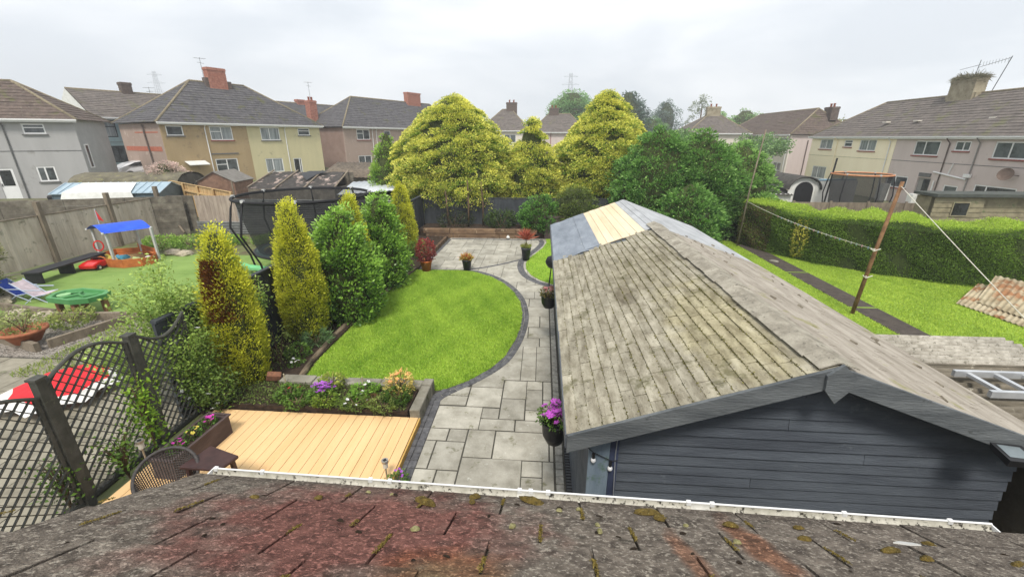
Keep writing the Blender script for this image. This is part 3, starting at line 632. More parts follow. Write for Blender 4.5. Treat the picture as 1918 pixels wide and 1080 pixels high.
# thin bare stems and undergrowth in the raised bed at the back
for i, (x, y, h_, lb) in enumerate([(-3.6, 20.5, 2.3, 'thin bare trunk behind the sleepers, right of centre of the back bed'), (-2.9, 20.8, 2.2, 'thin bare trunk standing under the broad conifer, nearest the tall red cordyline'), (-4.6, 20.6, 1.8, 'crooked bare sapling stem at the left of the back bed')]):
    t = thing('bare_sapling', lb, 'tree', (x, y, .3), i, 'bare stems in the back bed'); b = MB()
    b.tube([(0, 0, 0), (.04, .03, h_ * .5), (0, .1, h_)], [.05, .04, .025], 7); b.build('trunk', BARK, t, True)
    b = MB(); 
    for k in range(5): b.tube([(.02, .02, h_ * (.4 + .1 * k)), (.3 * math.cos(k * 2), .2 * math.sin(k * 2), h_ * (.55 + .1 * k))], .012, 5)
    b.build('twigs', BARK, t)
def bush(name, label, cat, x, y, z, r, h_, n, leaf, c0, c1, seed, group=None, m=None, width=.5, flowers=None, pot=None, core=0.0):
    t = thing(name, label, cat, (x, y, z), 0, group); rng = np.random.default_rng(seed)
    a = rng.uniform(0, 6.283, n); ph = rng.uniform(0, 1, n) ** .5; zz = rng.uniform(0, 1, n)
    rr = r * np.sqrt(np.clip(1 - (zz * 1.7 - .85) ** 2, .05, 1)) * (.55 + .45 * ph) * (1 + .18 * np.sin(a * 3 + seed) + .15 * np.sin(a * 7 + zz * 6))
    P = np.stack([rr * np.cos(a), rr * np.sin(a), zz * h_ * (1 - .25 * rng.uniform(0, 1, n))], 1)
    D = np.stack([np.cos(a) * .7, np.sin(a) * .7, .5 + .4 * rng.uniform(-1, 1, n)], 1) + rng.normal(size=(n, 3)) * .5
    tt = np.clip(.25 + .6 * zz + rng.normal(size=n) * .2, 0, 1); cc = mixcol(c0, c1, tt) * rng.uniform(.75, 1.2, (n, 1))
    leafmesh('foliage', P, D, leaf * rng.uniform(.6, 1.3, n), cc, t, m or LEAF, width, seed)
    b = MB()
    for k in range(6):
        q = k * 1.05 + seed; b.tube([(0, 0, 0), (.3 * r * math.cos(q), .3 * r * math.sin(q), h_ * .45), (.6 * r * math.cos(q), .6 * r * math.sin(q), h_ * .8)], [.012, .009, .005], 5)
    b.build('stems', BARK, t)
    if flowers:
        fc, fn, fs = flowers; f0 = None
        me = MB()
        for k in range(5):
            q = k * 1.2566; me.add([(0, 0, 0), (fs * math.cos(q - .5), fs * math.sin(q - .5), fs * .3), (fs * 1.2 * math.cos(q), fs * 1.2 * math.sin(q), fs * .35), (fs * math.cos(q + .5), fs * math.sin(q + .5), fs * .3)], [(0, 1, 2, 3)])
        fm = mat('petal_' + ''.join('%02x' % int(v * 255) for v in fc[:3]), fc, tuple(v * .8 for v in fc[:3]) + (1,), 20, .6)
        for k in range(fn):
            q = rng.uniform(0, 6.28); zq = rng.uniform(.55, 1); rq = r * rng.uniform(.3, .95) * math.sqrt(max(.1, 1 - (zq * 1.5 - .75) ** 2))
            if f0 is None: f0 = me.build('flower', fm, t); o = f0
            else: o = inst(f0, t)
            o.location = (rq * math.cos(q), rq * math.sin(q), h_ * zq * .95 + .02); o.rotation_euler = (rng.uniform(-.5, .5), rng.uniform(-.5, .5), q); s_ = rng.uniform(.7, 1.3); o.scale = (s_, s_, s_)
    return t
GR0, GR1 = hexc(52, 84, 30), hexc(122, 158, 66)
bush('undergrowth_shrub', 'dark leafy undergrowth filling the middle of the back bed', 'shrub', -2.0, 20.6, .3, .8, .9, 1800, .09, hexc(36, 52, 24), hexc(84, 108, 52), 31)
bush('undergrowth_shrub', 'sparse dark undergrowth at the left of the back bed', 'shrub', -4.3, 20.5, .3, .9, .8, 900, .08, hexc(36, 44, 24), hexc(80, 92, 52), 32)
clump_tree('laurel_bush', 'bright mid green leafy bush in the back right corner beside the garage', 'shrub', (-.1, 20.1, 0), [(.3, .6), (.9, .95), (1.4, .8), (1.9, .3)], 120, 60, .2, .1, hexc(54, 96, 34), hexc(118, 166, 76), 33, None, None, .8, 0, up=.5, core=.6)
clump_tree('dark_bush', 'dark green bush against the back fence behind the garage end', 'shrub', (1.6, 20.4, 0), [(.3, .9), (1.0, 1.2), (1.7, 1.0), (2.2, .4)], 140, 60, .22, .09, hexc(40, 60, 24), hexc(124, 140, 66), 34, None, None, .8, 0, up=.5, core=.7)
# big dark evergreen mass right
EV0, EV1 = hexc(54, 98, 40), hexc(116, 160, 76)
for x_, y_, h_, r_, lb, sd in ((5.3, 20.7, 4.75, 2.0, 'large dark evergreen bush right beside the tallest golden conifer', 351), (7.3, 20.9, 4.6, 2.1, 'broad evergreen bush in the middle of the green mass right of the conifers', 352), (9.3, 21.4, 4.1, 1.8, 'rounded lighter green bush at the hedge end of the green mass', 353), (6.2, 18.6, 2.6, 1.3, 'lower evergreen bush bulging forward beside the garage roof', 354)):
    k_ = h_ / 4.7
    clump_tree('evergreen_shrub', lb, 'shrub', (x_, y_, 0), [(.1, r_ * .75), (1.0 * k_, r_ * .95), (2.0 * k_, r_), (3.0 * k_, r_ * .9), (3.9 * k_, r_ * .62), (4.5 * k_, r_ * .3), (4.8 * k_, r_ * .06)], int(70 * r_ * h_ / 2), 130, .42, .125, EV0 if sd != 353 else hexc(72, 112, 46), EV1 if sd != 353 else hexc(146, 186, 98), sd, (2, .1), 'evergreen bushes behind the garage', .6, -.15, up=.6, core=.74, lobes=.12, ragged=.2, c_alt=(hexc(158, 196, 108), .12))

# ------------------------------------------------------------------ back boundary, raised bed, sleepers
t = thing('charcoal_fence', 'tall charcoal painted board fence across the back of the patio garden', 'fence', (-6.0, 21.3, 0))
board_fence(t, (-6.0, 21.3), (7, 21.3), 0, 1.62, .3, CHARC, .025, 0.008, seed=3)
MB().box(0, 13, -.03, .03, 1.63, 1.68).build('top_rail', CHARC, t)
t = thing('charcoal_side_fence', 'charcoal painted board fence running down the left side behind the shrubs', 'fence', (-6.0, 5.6, 0))
board_fence(t, (-6.0, 5.6), (-6.0, 21.2), 0, 1.75, .15, CHARC, .025, .01, seed=4)
for k in range(9): MB().box(-.1, -.03, -.04, .04, 0, 1.8).build('post', CHARC, t, loc=(0, k * 1.9 + .1, 0))
MB().box(-.05, .05, 0, 15.6, 1.77, 1.81).build('top_rail', CHARC, t)
t = empty('raised_bed_soil', (0, 0, 0), kind='structure')
MB().box(-5.9, .9, 19.75, 21.2, -.1, .36).build('soil', SOIL, t)
t = thing('sleeper_retaining_wall', 'two courses of brown timber sleepers edging the raised bed behind the patio', 'wall', (-5.5, 19.5, 0))
rngp = random.Random(3)
for row, segs in ((0, [(0, 1.3), (1.32, 3.5), (3.52, 5.2)]), (1, [(-.1, 1.15), (1.17, 3.35), (3.37, 4.3), (4.32, 5.3)])):
    for a, c in segs: MB().box(a, c, -.02 * row, .22, row * .22 + .0, row * .22 + .212).build('sleeper', SLEEPER, t, bevel=.01).rotation_euler = (0, 0, rngp.uniform(-.004, .004) + R(1.2))

# ------------------------------------------------------------------ paving
SLAB = mat('sandstone_slab', hexc(178, 174, 162), hexc(142, 138, 126), 2.6, .85, .35, 40, rnd=.16, spot=hexc(116, 114, 92), spot_scale=3.4, spot_amt=.60, spot2=hexc(192, 190, 180), spot2_scale=9, spot2_amt=.63)
SETT = mat('charcoal_sett', hexc(104, 104, 106), hexc(76, 76, 79), 12, .85, .5, 60, rnd=.2)
SETTL = mat('grey_sett', hexc(158, 156, 148), hexc(120, 118, 112), 10, .85, .5, 60, rnd=.14)
JOINT = mat('dark_joint', hexc(84, 82, 74), hexc(60, 58, 52), 20, .95)
pav = MB().box(-4.6, .62, 2.0, 19.7, -.12, -.004).build('patio_paving', JOINT, kind='structure')
lawn1 = [(-4.6, 6.78), (-1.98, 6.74), (-1.72, 6.8), (-1.35, 7.12), (-.98, 7.6), (-.74, 8.1), (-.56, 8.9), (-.47, 9.7), (-.46, 10.5), (-.58, 11.4), (-.82, 12.2), (-1.18, 12.95), (-1.7, 13.65), (-2.35, 14.15), (-2.9, 14.28), (-4.45, 14.22), (-4.6, 12.9), (-4.8, 10.5), (-4.82, 9.2)]
lawn2 = [(4.4, 12.0), (4.4, 19.4), (.22, 19.5), (.26, 18.8), (.1, 17.9), (-.16, 17.0), (-.46, 16.05), (-.55, 15.4), (-.52, 14.7), (-.32, 13.98), (.02, 13.42), (.5, 12.95), (.5, 12.0)]
def inpoly(x, y, p):
    c = False; j = len(p) - 1
    for i in range(len(p)):
        if (p[i][1] > y) != (p[j][1] > y) and x < (p[j][0] - p[i][0]) * (y - p[i][1]) / (p[j][1] - p[i][1]) + p[i][0]: c = not c
        j = i
    return c
slabs = []
for q in """-1.26 6.31 -.65 6.93|-1.83 6.33 -1.27 6.62|-1.66 6.63 -1.27 6.92|-1.74 5.69 -.95 6.30|-.95 5.99 -.65 6.28|-.95 5.69 -.36 5.98|-.64 5.99 -.21 6.59|-.2 6.91 .1 7.2|-.64 6.6 -.2 7.2|-.2 6.27 .1 6.9|-.2 5.98 .1 6.26|.11 6.59 .27 7.2|.11 5.98 .27 6.58|-.35 5.68 .27 5.97|-1.74 5.39 -1.42 5.68|-1.41 5.38 -1.11 5.68|-1.74 4.78 -1.57 5.38|-1.56 4.77 -1.11 5.37|-1.1 5.05 -.66 5.68|-.65 5.04 .2 5.67|-1.1 4.4 -.2 5.04|-.2 4.72 .1 5.03|.1 4.4 .27 5.03|-.2 4.1 .1 4.71|-1.74 4.3 -1.42 4.77|-1.41 4.3 -1.11 4.76|.21 5.04 .27 5.67|-1.26 6.94 -.65 7.4|-.29 11.08 .27 11.7|-.6 11.08 -.3 11.7|-.6 10.41 .27 11.07|-.6 9.73 .02 10.4|.03 9.72 .27 10.4|-.7 9.1 -.26 9.72|-.25 9.11 .27 9.71|-.7 8.66 .02 9.1|.03 8.67 .27 9.1|-1.74 3.3 -1.1 4.28|-1.09 3.2 -.2 4.38|-.19 3.2 .27 4.08""".split('|'):
    slabs.append(tuple(float(v) for v in q.split()))
def pack(x0, y0, x1, y1, seed):
    rr = random.Random(seed); nx, ny = round((x1 - x0) / .305), round((y1 - y0) / .305); mx_, my_ = (x1 - x0) / nx, (y1 - y0) / ny; occ = [[False] * nx for _ in range(ny)]
    for j in range(ny):
        for i in range(nx):
            if occ[j][i]: continue
            sizes = [(3, 2), (2, 2), (2, 1), (3, 2), (1, 2), (2, 3), (1, 1)]; rr.shuffle(sizes); sizes.append((1, 1))
            for a, c in sizes:
                if i + a <= nx and j + c <= ny and all(not occ[j + v][i + u] for u in range(a) for v in range(c)):
                    for u in range(a):
                        for v in range(c): occ[j + v][i + u] = True
                    slabs.append((x0 + i * mx_, y0 + j * my_, x0 + (i + a) * mx_, y0 + (j + c) * my_)); break
pack(-.95, 7.22, .27, 8.66, 4); pack(-4.3, 11.72, .44, 19.6, 12)
for x0, y0, x1, y1 in slabs:
    cs = [(x0 + .05, y0 + .05), (x1 - .05, y0 + .05), (x0 + .05, y1 - .05), (x1 - .05, y1 - .05), ((x0 + x1) / 2, (y0 + y1) / 2)]
    if all(inpoly(x, y, lawn1) or inpoly(x, y, lawn2) for x, y in cs): continue
    o = MB().box(0, x1 - x0 - .012, 0, y1 - y0 - .012, -.03, .004).build('paving_slab', SLAB, pav, loc=(x0, y0, random.uniform(-.0015, .0015)), bevel=.004)
# setts along curves
def curve_pts(pts, step):
    P = [Vector((*p, 0)) for p in pts]; S = [P[0]]
    for i in range(len(P) - 1):                       # Catmull-Rom
        p0 = P[max(i - 1, 0)]; p1 = P[i]; p2 = P[i + 1]; p3 = P[min(i + 2, len(P) - 1)]
        for k in range(1, 21):
            t = k / 20; S.append(.5 * ((2 * p1) + (p2 - p0) * t + (2 * p0 - 5 * p1 + 4 * p2 - p3) * t * t + (3 * p1 - p0 - 3 * p2 + p3) * t ** 3))
    out_ = []; acc = 0; nxt = step / 2
    for i in range(len(S) - 1):
        d = (S[i + 1] - S[i]); L = d.length
        while acc + L >= nxt and L > 0:
            u = (nxt - acc) / L; out_.append((S[i] + d * u, math.atan2(d.y, d.x))); nxt += step
        acc += L
    return out_
def offset(pts, o):
    r = []
    for i, p in enumerate(pts):
        a = Vector(pts[max(i - 1, 0)]); c = Vector(pts[min(i + 1, len(pts) - 1)]); d = (c - a).normalized(); r.append((p[0] + d.y * o, p[1] - d.x * o))
    return r
sett_src = MB().box(-.073, .073, -.056, .056, -.04, .016).build('sett', SETT, pav, bevel=.008); first = [True]; cnt = [0]
sett_rest = MB()
def lay(pts, m=None):
    for p, a in pts:
        cnt[0] += 1
        if cnt[0] > 296:
            M = Matrix.Translation(p) @ Matrix.Rotation(a, 4, 'Z'); sett_rest.box(-.07, .07, -.054, .054, -.04, .016, M); continue
        if first[0]: o = sett_src; first[0] = False
        else: o = inst(sett_src, pav)
        o.location = (p.x, p.y, random.uniform(-.003, .003)); o.rotation_euler = (0, 0, a + random.uniform(-.03, .03))
edge = [(-1.80, 4.0), (-1.80, 5.2), (-1.80, 6.2), (-1.78, 6.5)] + [(-1.52, 6.82), (-1.22, 7.12), (-.86, 7.6), (-.62, 8.1), (-.44, 8.9), (-.35, 9.7), (-.34, 10.5), (-.46, 11.45), (-.7, 12.28), (-1.07, 13.05), (-1.6, 13.77), (-2.3, 14.3), (-2.9, 14.4)]
lay(curve_pts(offset(edge, -.06 + .06), .152)); lay(curve_pts(offset(edge, -.118), .152))
e2 = [(.5, 12.8), (-.06, 13.3), (-.45, 13.92), (-.65, 14.7), (-.69, 15.45), (-.6, 16.1), (-.3, 17.05), (-.04, 17.95), (.1, 18.8), (.02, 19.4)]
lay(curve_pts(e2, .152)); lay(curve_pts(offset(e2, -.118), .152))
lay(curve_pts([(-2.5, 14.5), (-1.7, 15.05), (-.75, 15.95)], .152)); lay(curve_pts([(-4.3, 14.36), (-3.0, 14.38)], .152)); lay(curve_pts([(-4.35, 14.5), (-4.3, 16.5), (-4.25, 19.2)], .152)); lay(curve_pts([(-4.2, 19.3), (-.1, 19.35)], .152))
if sett_rest.v: sett_rest.build('sett_rest', SETT, pav, kind='stuff').name = 'setts'
s2 = MB().box(-.055, .055, -.066, .066, -.04, .01).build('light_sett', SETTL, pav, bevel=.008); y = 3.4; k = 0
while y < 12.6:
    o = s2 if k == 0 else inst(s2, pav); o.location = (.345, y, random.uniform(-.002, .002)); o.rotation_euler = (0, 0, random.uniform(-.02, .02)); y += .142; k += 1
t = thing('drain_channel', 'long slotted black drain channel along the garage wall beside the path', 'drain', (.42, 3.0, 0))
MB().box(0, .15, 0, 8.8, -.05, .004).build('channel', BLACKP, t); b = MB()
for k in range(160): b.box(.012, .138, k * .055 + .01, k * .055 + .034, .004, .014)
b.build('grating', mat('drain_grey', hexc(84, 86, 88), None, 8, .6), t, kind='stuff')

# ------------------------------------------------------------------ lawns
def grassmat(name, a, b_, s=1.2, spot=None):
    return mat(name, a, b_, s, .95, .6, 60, spot=spot, spot_scale=2.0, spot_amt=.6)
LAWN = grassmat('lawn_ground', hexc(140, 172, 58), hexc(120, 154, 46), 2.2)
def lawn(name, poly, z, dens, seed, c0, c1, m, hgt=.035):
    MB().prism(poly, -.1, z).build(name, m, kind='structure')
    xs = [p[0] for p in poly]; ys = [p[1] for p in poly]; rng = np.random.default_rng(seed)
    A = (max(xs) - min(xs)) * (max(ys) - min(ys)); n = int(A * dens)
    X = rng.uniform(min(xs), max(xs), n); Y = rng.uniform(min(ys), max(ys), n)
    ins = np.zeros(n, bool); j = len(poly) - 1
    for i in range(len(poly)):
        (xi, yi), (xj, yj) = poly[i], poly[j]
        cnd = ((yi > Y) != (yj > Y)) & (X < (xj - xi) * (Y - yi) / (yj - yi + 1e-12) + xi); ins ^= cnd; j = i
    X, Y = X[ins], Y[ins]; n = len(X)
    pat = .58 + .13 * np.sin(X * 2.1 + np.sin(Y * 1.3) * 2) + .10 * np.sin(Y * 3.7 + np.cos(X * 4.9) * 2.2) + .08 * np.sin(X * 9 + Y * 5 + np.sin(Y * 7)); pat = np.clip(pat + rng.normal(size=n) * .3, 0, 1)
    P = np.stack([X, Y, np.full(n, z - .004)], 1); D = np.stack([rng.normal(size=n) * .8, rng.normal(size=n) * .8, np.ones(n)], 1)
    o = leafmesh(name + '_grass', P, D, hgt * rng.uniform(.5, 1.4, n), mixcol(c0, c1, pat) * rng.uniform(.75, 1.22, (n, 1)), None, LEAF, .3, seed, 'stuff', tri=True)
    o['label'] = 'short bright grass blades of the ' + name.replace('_', ' '); return o
L0, L1 = hexc(120, 164, 46), hexc(194, 220, 92)
lawn('main_lawn', lawn1, .022, 12000, 41, L0, L1, LAWN, .045)
lawn('small_lawn', lawn2, .022, 1500, 42, L0, L1, LAWN, .05)
RLM = grassmat('right_lawn_ground', hexc(140, 168, 62), hexc(116, 146, 50), 1.0)
lawn('right_lawn', [(4.7, 5.6), (8.7, 5.6), (8.7, 19.7), (6.0, 19.9), (4.7, 19.9)], .01, 2400, 43, hexc(138, 168, 54), hexc(194, 214, 88), RLM, .05)
lawn('hedge_side_lawn', [(9.44, 5.6), (15, 5.6), (15.5, 13.0), (11.8, 15.2), (10.2, 17.2), (9.44, 18.6)], .01, 2400, 44, hexc(138, 168, 54), hexc(194, 214, 88), RLM, .05)
MB().box(8.69, 9.45, 5.6, 8.6, -.1, .008).build('lawn_gap', RLM, kind='structure').name = 'right_lawn_end'
rp = MB().box(8.72, 9.42, 8.6, 19.0, -.05, .018).build('concrete_path', mat('dark_path', hexc(86, 78, 72), hexc(62, 56, 51), 5, .95, .6, 60, spot=hexc(104, 98, 90), spot_scale=26, spot_amt=.62), kind='structure')
for yy in (11.6, 14.9): MB().box(8.70, 9.44, yy, yy + .05, .018, .024).build('path_joint', LAWN, rp)
tag(MB().lathe([(.16, 0), (.17, .03), (.1, .05), (0, .05)], 12).build('stone', CONC, loc=(8.95, 16.3, .018)), 'pale flat stone lying on the dark concrete path', 'stone')

# ------------------------------------------------------------------ garage beside the path
SHING = mat('weathered_felt_shingle', hexc(172, 166, 148), hexc(122, 115, 98), 7, .97, .5, 90, rnd=.12, vec=(1.6, .45, 1), spot=hexc(112, 108, 86), spot_scale=3.0, spot_amt=.58, spot2=hexc(92, 88, 78), spot2_scale=36, spot2_amt=.60)
SHING2 = mat('weathered_felt_far_slope', hexc(172, 164, 152), hexc(134, 126, 114), 5, .97, .5, 90, vec=(1.6, .3, 1), spot=hexc(140, 136, 100), spot_scale=2.4, spot_amt=.60, spot2=hexc(96, 90, 80), spot2_scale=40, spot2_amt=.62)
RIDGEM = mat('worn_ridge_felt', hexc(166, 160, 146), hexc(122, 116, 104), 6, .97, .6, 50, rnd=.1, spot=hexc(102, 98, 88), spot_scale=18, spot_amt=.58)
BARGE = mat('grey_barge_board', hexc(106, 110, 112), hexc(76, 80, 83), 5, .85, .4, 50, rnd=.08, vec=(.3, 1, 1.5), spot=hexc(66, 68, 68), spot_scale=8, spot_amt=.64)
CLAD = mat('dark_blue_grey_cladding', hexc(84, 90, 98), hexc(64, 69, 77), 4, .8, .4, 60, rnd=.1, vec=(.25, 1, 1.5), spot=hexc(88, 94, 100), spot_scale=5, spot_amt=.64)
MOSSG = hexc(120, 118, 48); MOSSB = hexc(150, 136, 66)
XE, XR, XW, ZE, ZR, YN, YF = .26, 2.2, 4.14, 2.2, 2.91, 2.88, 11.75
gar = thing('timber_garage', 'long dark timber garage with worn grey shingle roof beside the paved path', 'garage', (2.2, 2.88, 0))
def gl(x, y, z): return (x - 2.2, y - 2.88, z)
sl = math.atan2(ZR - ZE, XR - XE); SL = math.hypot(XR - XE, ZR - ZE)
b = MB()                                     # roof deck
b.add([gl(XE, YN, ZE - .05), gl(XR, YN, ZR - .05), gl(XW, YN, ZE - .05), gl(XE, YF, ZE - .05), gl(XR, YF, ZR - .05), gl(XW, YF, ZE - .05), gl(XE, YN, ZE - .01), gl(XR, YN, ZR - .01), gl(XW, YN, ZE - .01), gl(XE, YF, ZE - .01), gl(XR, YF, ZR - .01), gl(XW, YF, ZE - .01)],
      [(0, 1, 4, 3), (1, 2, 5, 4), (6, 9, 10, 7), (7, 10, 11, 8), (0, 6, 7, 1), (1, 7, 8, 2), (3, 4, 10, 9), (4, 5, 11, 10), (0, 3, 9, 6), (2, 8, 11, 5)])
b.build('roof_deck', BARGE, gar)
NC = 20; CW = SL / NC
shs = MB().box(-.014, CW + .004, 0, 1, -.004, .004)
sm = shs.mesh('roof_shingle'); sm.materials.append(SHING)
rs = random.Random(5); items = []
for k in range(NC):
    y = YN - rs.uniform(0, .25); s = k * CW; kx = XE + s * math.cos(sl); yend = 8.05 + .18 * math.sin(k * .9) + rs.uniform(-.06, .06)
    while y < yend:
        L = rs.choice([.3, .33, .33, .36, .28, .46, .6]); y0, y1 = max(y, YN), min(y + L, yend)
        if y1 - y0 > .05: items.append((y0, y1, s, k))
        y += L
items.sort(key=lambda q: q[0] + q[2] * .2)
rest = MB()
for i, (y0, y1, s, k) in enumerate(items):
    x = XE + s * math.cos(sl); z = ZE + s * math.sin(sl) + .012 + rs.uniform(-.002, .003); g = rs.uniform(.004, .010)
    rot = (rs.uniform(-.006, .006), -sl + .075 + rs.uniform(-.02, .03), rs.uniform(-.012, .012))
    if i < 300:
        o = bpy.data.objects.new('roof_shingle', sm); col.objects.link(o); o.parent = gar; o.location = gl(x, y0 + g / 2, z); o.rotation_euler = rot; o.scale = (1, y1 - y0 - g, 1)
    else:
        M = Matrix.Translation(gl(x, y0 + g / 2, z)) @ Matrix.Rotation(rot[1], 4, 'Y') @ Matrix.Rotation(rot[2], 4, 'Z')
        rest.box(-.014, CW + .004, 0, y1 - y0 - g, -.004, .004, M)
rest.build('far_shingles', SHING, gar, kind='stuff')
# far slope (right): courses with small lifted tabs
b = MB()
for k in range(NC):
    y = YN - rs.uniform(0, .3); s = k * CW
    while y < 8.1:
        L = rs.choice([.33, .33, .36, .5]); y0, y1 = max(y, YN), min(y + L, 8.1); y += L
        if y1 - y0 < .05: continue
        M = Matrix.Translation(gl(XW - s * math.cos(sl), y0, ZE + s * math.sin(sl) + .012 + rs.uniform(-.002, .003))) @ Matrix.Rotation(sl - .06, 4, 'Y')
        b.box(-CW - .004, .014, .003, y1 - y0 - .004, -.004, .004, M)
b.build('right_slope_shingles', SHING2, gar, kind='stuff')
tabsrc = MB().add([(0, 0, 0), (.03, 0, .003), (.03, .09, .003), (0, .09, 0), (-.004, 0, .014), (-.004, .09, .016)], [(0, 3, 5, 4), (0, 4, 1), (3, 2, 5), (4, 5, 2, 1)]).mesh('lifted_tab'); tabsrc.materials.append(mat('lifted_felt', hexc(140, 132, 116), hexc(96, 88, 76), 20, .95))
for k in range(26):
    y, x = rs.uniform(3.0, 8.6), rs.uniform(2.5, 3.9)
    o = bpy.data.objects.new('lifted_tab', tabsrc); col.objects.link(o); o.parent = gar; o.location = gl(x, y, ZE + (XW - x) * math.tan(sl) + .02); o.rotation_euler = (0, sl, R(180) + rs.uniform(-.3, .3))
# ridge
rc = MB().add([(-.15, 0, -.055 + .02), (0, 0, .022), (.15, 0, -.035), (-.15, 1, -.035), (0, 1, .022), (.15, 1, -.035), (-.15, 0, -.043), (0, 0, .01), (.15, 0, -.043)], [(0, 1, 4, 3), (1, 2, 5, 4), (6, 7, 1, 0), (7, 8, 2, 1)]).mesh('ridge_shingle'); rc.materials.append(RIDGEM)
y = YN
while y < 8.3:
    L = rs.uniform(.2, .3); o = bpy.data.objects.new('ridge_shingle', rc); col.objects.link(o); o.parent = gar; o.location = gl(XR + rs.uniform(-.01, .01), y, ZR + .022 + rs.uniform(0, .006)); o.scale = (1 + rs.uniform(-.04, .05), L + .02, 1); o.rotation_euler = (rs.uniform(-.006, .01), rs.uniform(-.015, .015), 0); y += L
# repaired end of the roof: blue grey felt, new boards, grey felt
FELTB = mat('blue_grey_felt', hexc(140, 147, 156), hexc(112, 119, 128), 3, .9, .5, 12, vec=(1, .4, 1), spot=hexc(170, 174, 178), spot_scale=4, spot_amt=.62)
FELTG = mat('pale_grey_felt', hexc(178, 180, 182), hexc(152, 154, 156), 4, .9, .3, 30, vec=(1, .4, 1))
PINE = mat('new_pine_board', hexc(228, 212, 184), hexc(212, 192, 158), 3, .8, .2, 30, rnd=.06, vec=(1, .15, 1), spot=hexc(204, 172, 132), spot_scale=9, spot_amt=.66)
def onroof(parent, name, m, x0, x1, y0, y1, lift, th=.01, side=1, wr=0, seed=0):
    b = MB(); rr = random.Random(seed); nx_, ny_ = (10, 24) if wr else (1, 1)
    for j in range(ny_ + 1):
        for i in range(nx_ + 1):
            x = x0 + (x1 - x0) * i / nx_; y = y0 + (y1 - y0) * j / ny_; zz = ZR - abs(x - XR) * math.tan(sl) + lift
            if wr: zz += wr * (math.sin(x * 17 + y * 5.5) * .5 + math.sin(y * 9 - x * 4) * .3 + rr.uniform(-.3, .3)); y += .03 * math.sin(i * 1.3) if j in (0, ny_) else 0
            b.v.append(gl(x, y, zz))
    for j in range(ny_):
        for i in range(nx_): a = j * (nx_ + 1) + i; b.f.append((a, a + 1, a + nx_ + 2, a + nx_ + 1))
    if not wr:
        o_ = len(b.v); b.v += [(v[0], v[1], v[2] - th) for v in b.v[:4]]; b.f += [(o_, o_ + 2, o_ + 3, o_ + 1), (0, o_, o_ + 1, 1), (2, 3, o_ + 3, o_ + 2), (0, 2, o_ + 2, o_), (1, o_ + 1, o_ + 3, 3)]
    return b.build(name, m, parent, smooth=bool(wr))
onroof(gar, 'blue_felt_sheet', FELTB, XE, 1.14, 8.0, YF, .012, wr=.008, seed=1)
onroof(gar, 'felt_lap', FELTB, .86, 1.14, 8.08, YF - .02, .026)
for k in range(6): onroof(gar, 'new_board', PINE, 1.145 + k * .138, 1.145 + k * .138 + .132, 8.06 + .01 * (k % 3), YF + .02 * (k % 2), .016 + .002 * (k % 2))
for k in range(2): onroof(gar, 'grey_felt_strip', FELTG, 1.975 + k * .11, 1.975 + k * .11 + .105, 8.1, YF, .016 + k * .005)
for k in range(6): onroof(gar, 'grey_felt_strip', FELTG, 2.2 + k * .32, 2.2 + k * .32 + .316, 8.05, YF, .018 - k * .001)
# moss lines along the lower edge of shingle courses
rng = np.random.default_rng(9); n = 42000
kk = rng.integers(1, NC, n); yy = rng.uniform(YN, 8, n); dens = .25 + .75 * (kk / NC); keep = (rng.uniform(size=n) < dens * (.35 + .65 * (.5 + .5 * np.sin(yy * 2.1 + kk * 1.7)))); kk, yy = kk[keep], yy[keep]; n = len(kk)
ss = kk * CW - .016 + rng.normal(size=n) * .004
P = np.stack([XE + ss * math.cos(sl) - 2.2, yy - 2.88, ZE + ss * math.sin(sl) + .012], 1)
leafmesh('moss_line', P, rng.normal(size=(n, 3)) * (.6, 1.2, .3) + (0, 0, .35), rng.uniform(.008, .022, n), mixcol(hexc(70, 68, 40), hexc(142, 136, 76), rng.uniform(0, 1, n)), gar, LEAF, .6, 9, 'stuff')
# barge boards, diamond finial plate, eave edging
def slopebar(name, xa, za, xb, zb, y0, y1, dep, m, up=.02):
    b = MB(); b.add([gl(xa, y0, za + up), gl(xb, y0, zb + up), gl(xb, y0, zb - dep), gl(xa, y0, za - dep), gl(xa, y1, za + up), gl(xb, y1, zb + up), gl(xb, y1, zb - dep), gl(xa, y1, za - dep)], [(0, 1, 2, 3), (4, 7, 6, 5), (0, 4, 5, 1), (3, 2, 6, 7), (0, 3, 7, 4), (1, 5, 6, 2)])
    return b.build(name, m, gar, bevel=.003)
slopebar('barge_board', XE - .01, ZE, XR - .001, ZR, YN - .032, YN - .004, .15, BARGE); slopebar('barge_board', XR + .001, ZR, XW + .01, ZE, YN - .032, YN - .004, .15, BARGE)
b = MB(); pz = [(-.10, 2.87), (0, 2.965), (.11, 2.86), (.09, 2.76), (.0, 2.64), (-.09, 2.75)]; b.v = [gl(XR + x, YN - .058, z) for x, z in pz] + [gl(XR + x, YN - .034, z) for x, z in pz]
b.f = [tuple(range(6)), tuple(range(6, 12))[::-1]] + [(i, i + 6, (i + 1) % 6 + 6, (i + 1) % 6) for i in range(6)]; b.build('apex_plate', BARGE, gar)
MB().box(*(XE - .025 - 2.2, XE - .002 - 2.2), 0, YF - YN, ZE - .12, ZE + .012).build('eave_board', mat('eave_edge', hexc(98, 102, 108), hexc(74, 78, 84), 6, .7), gar)
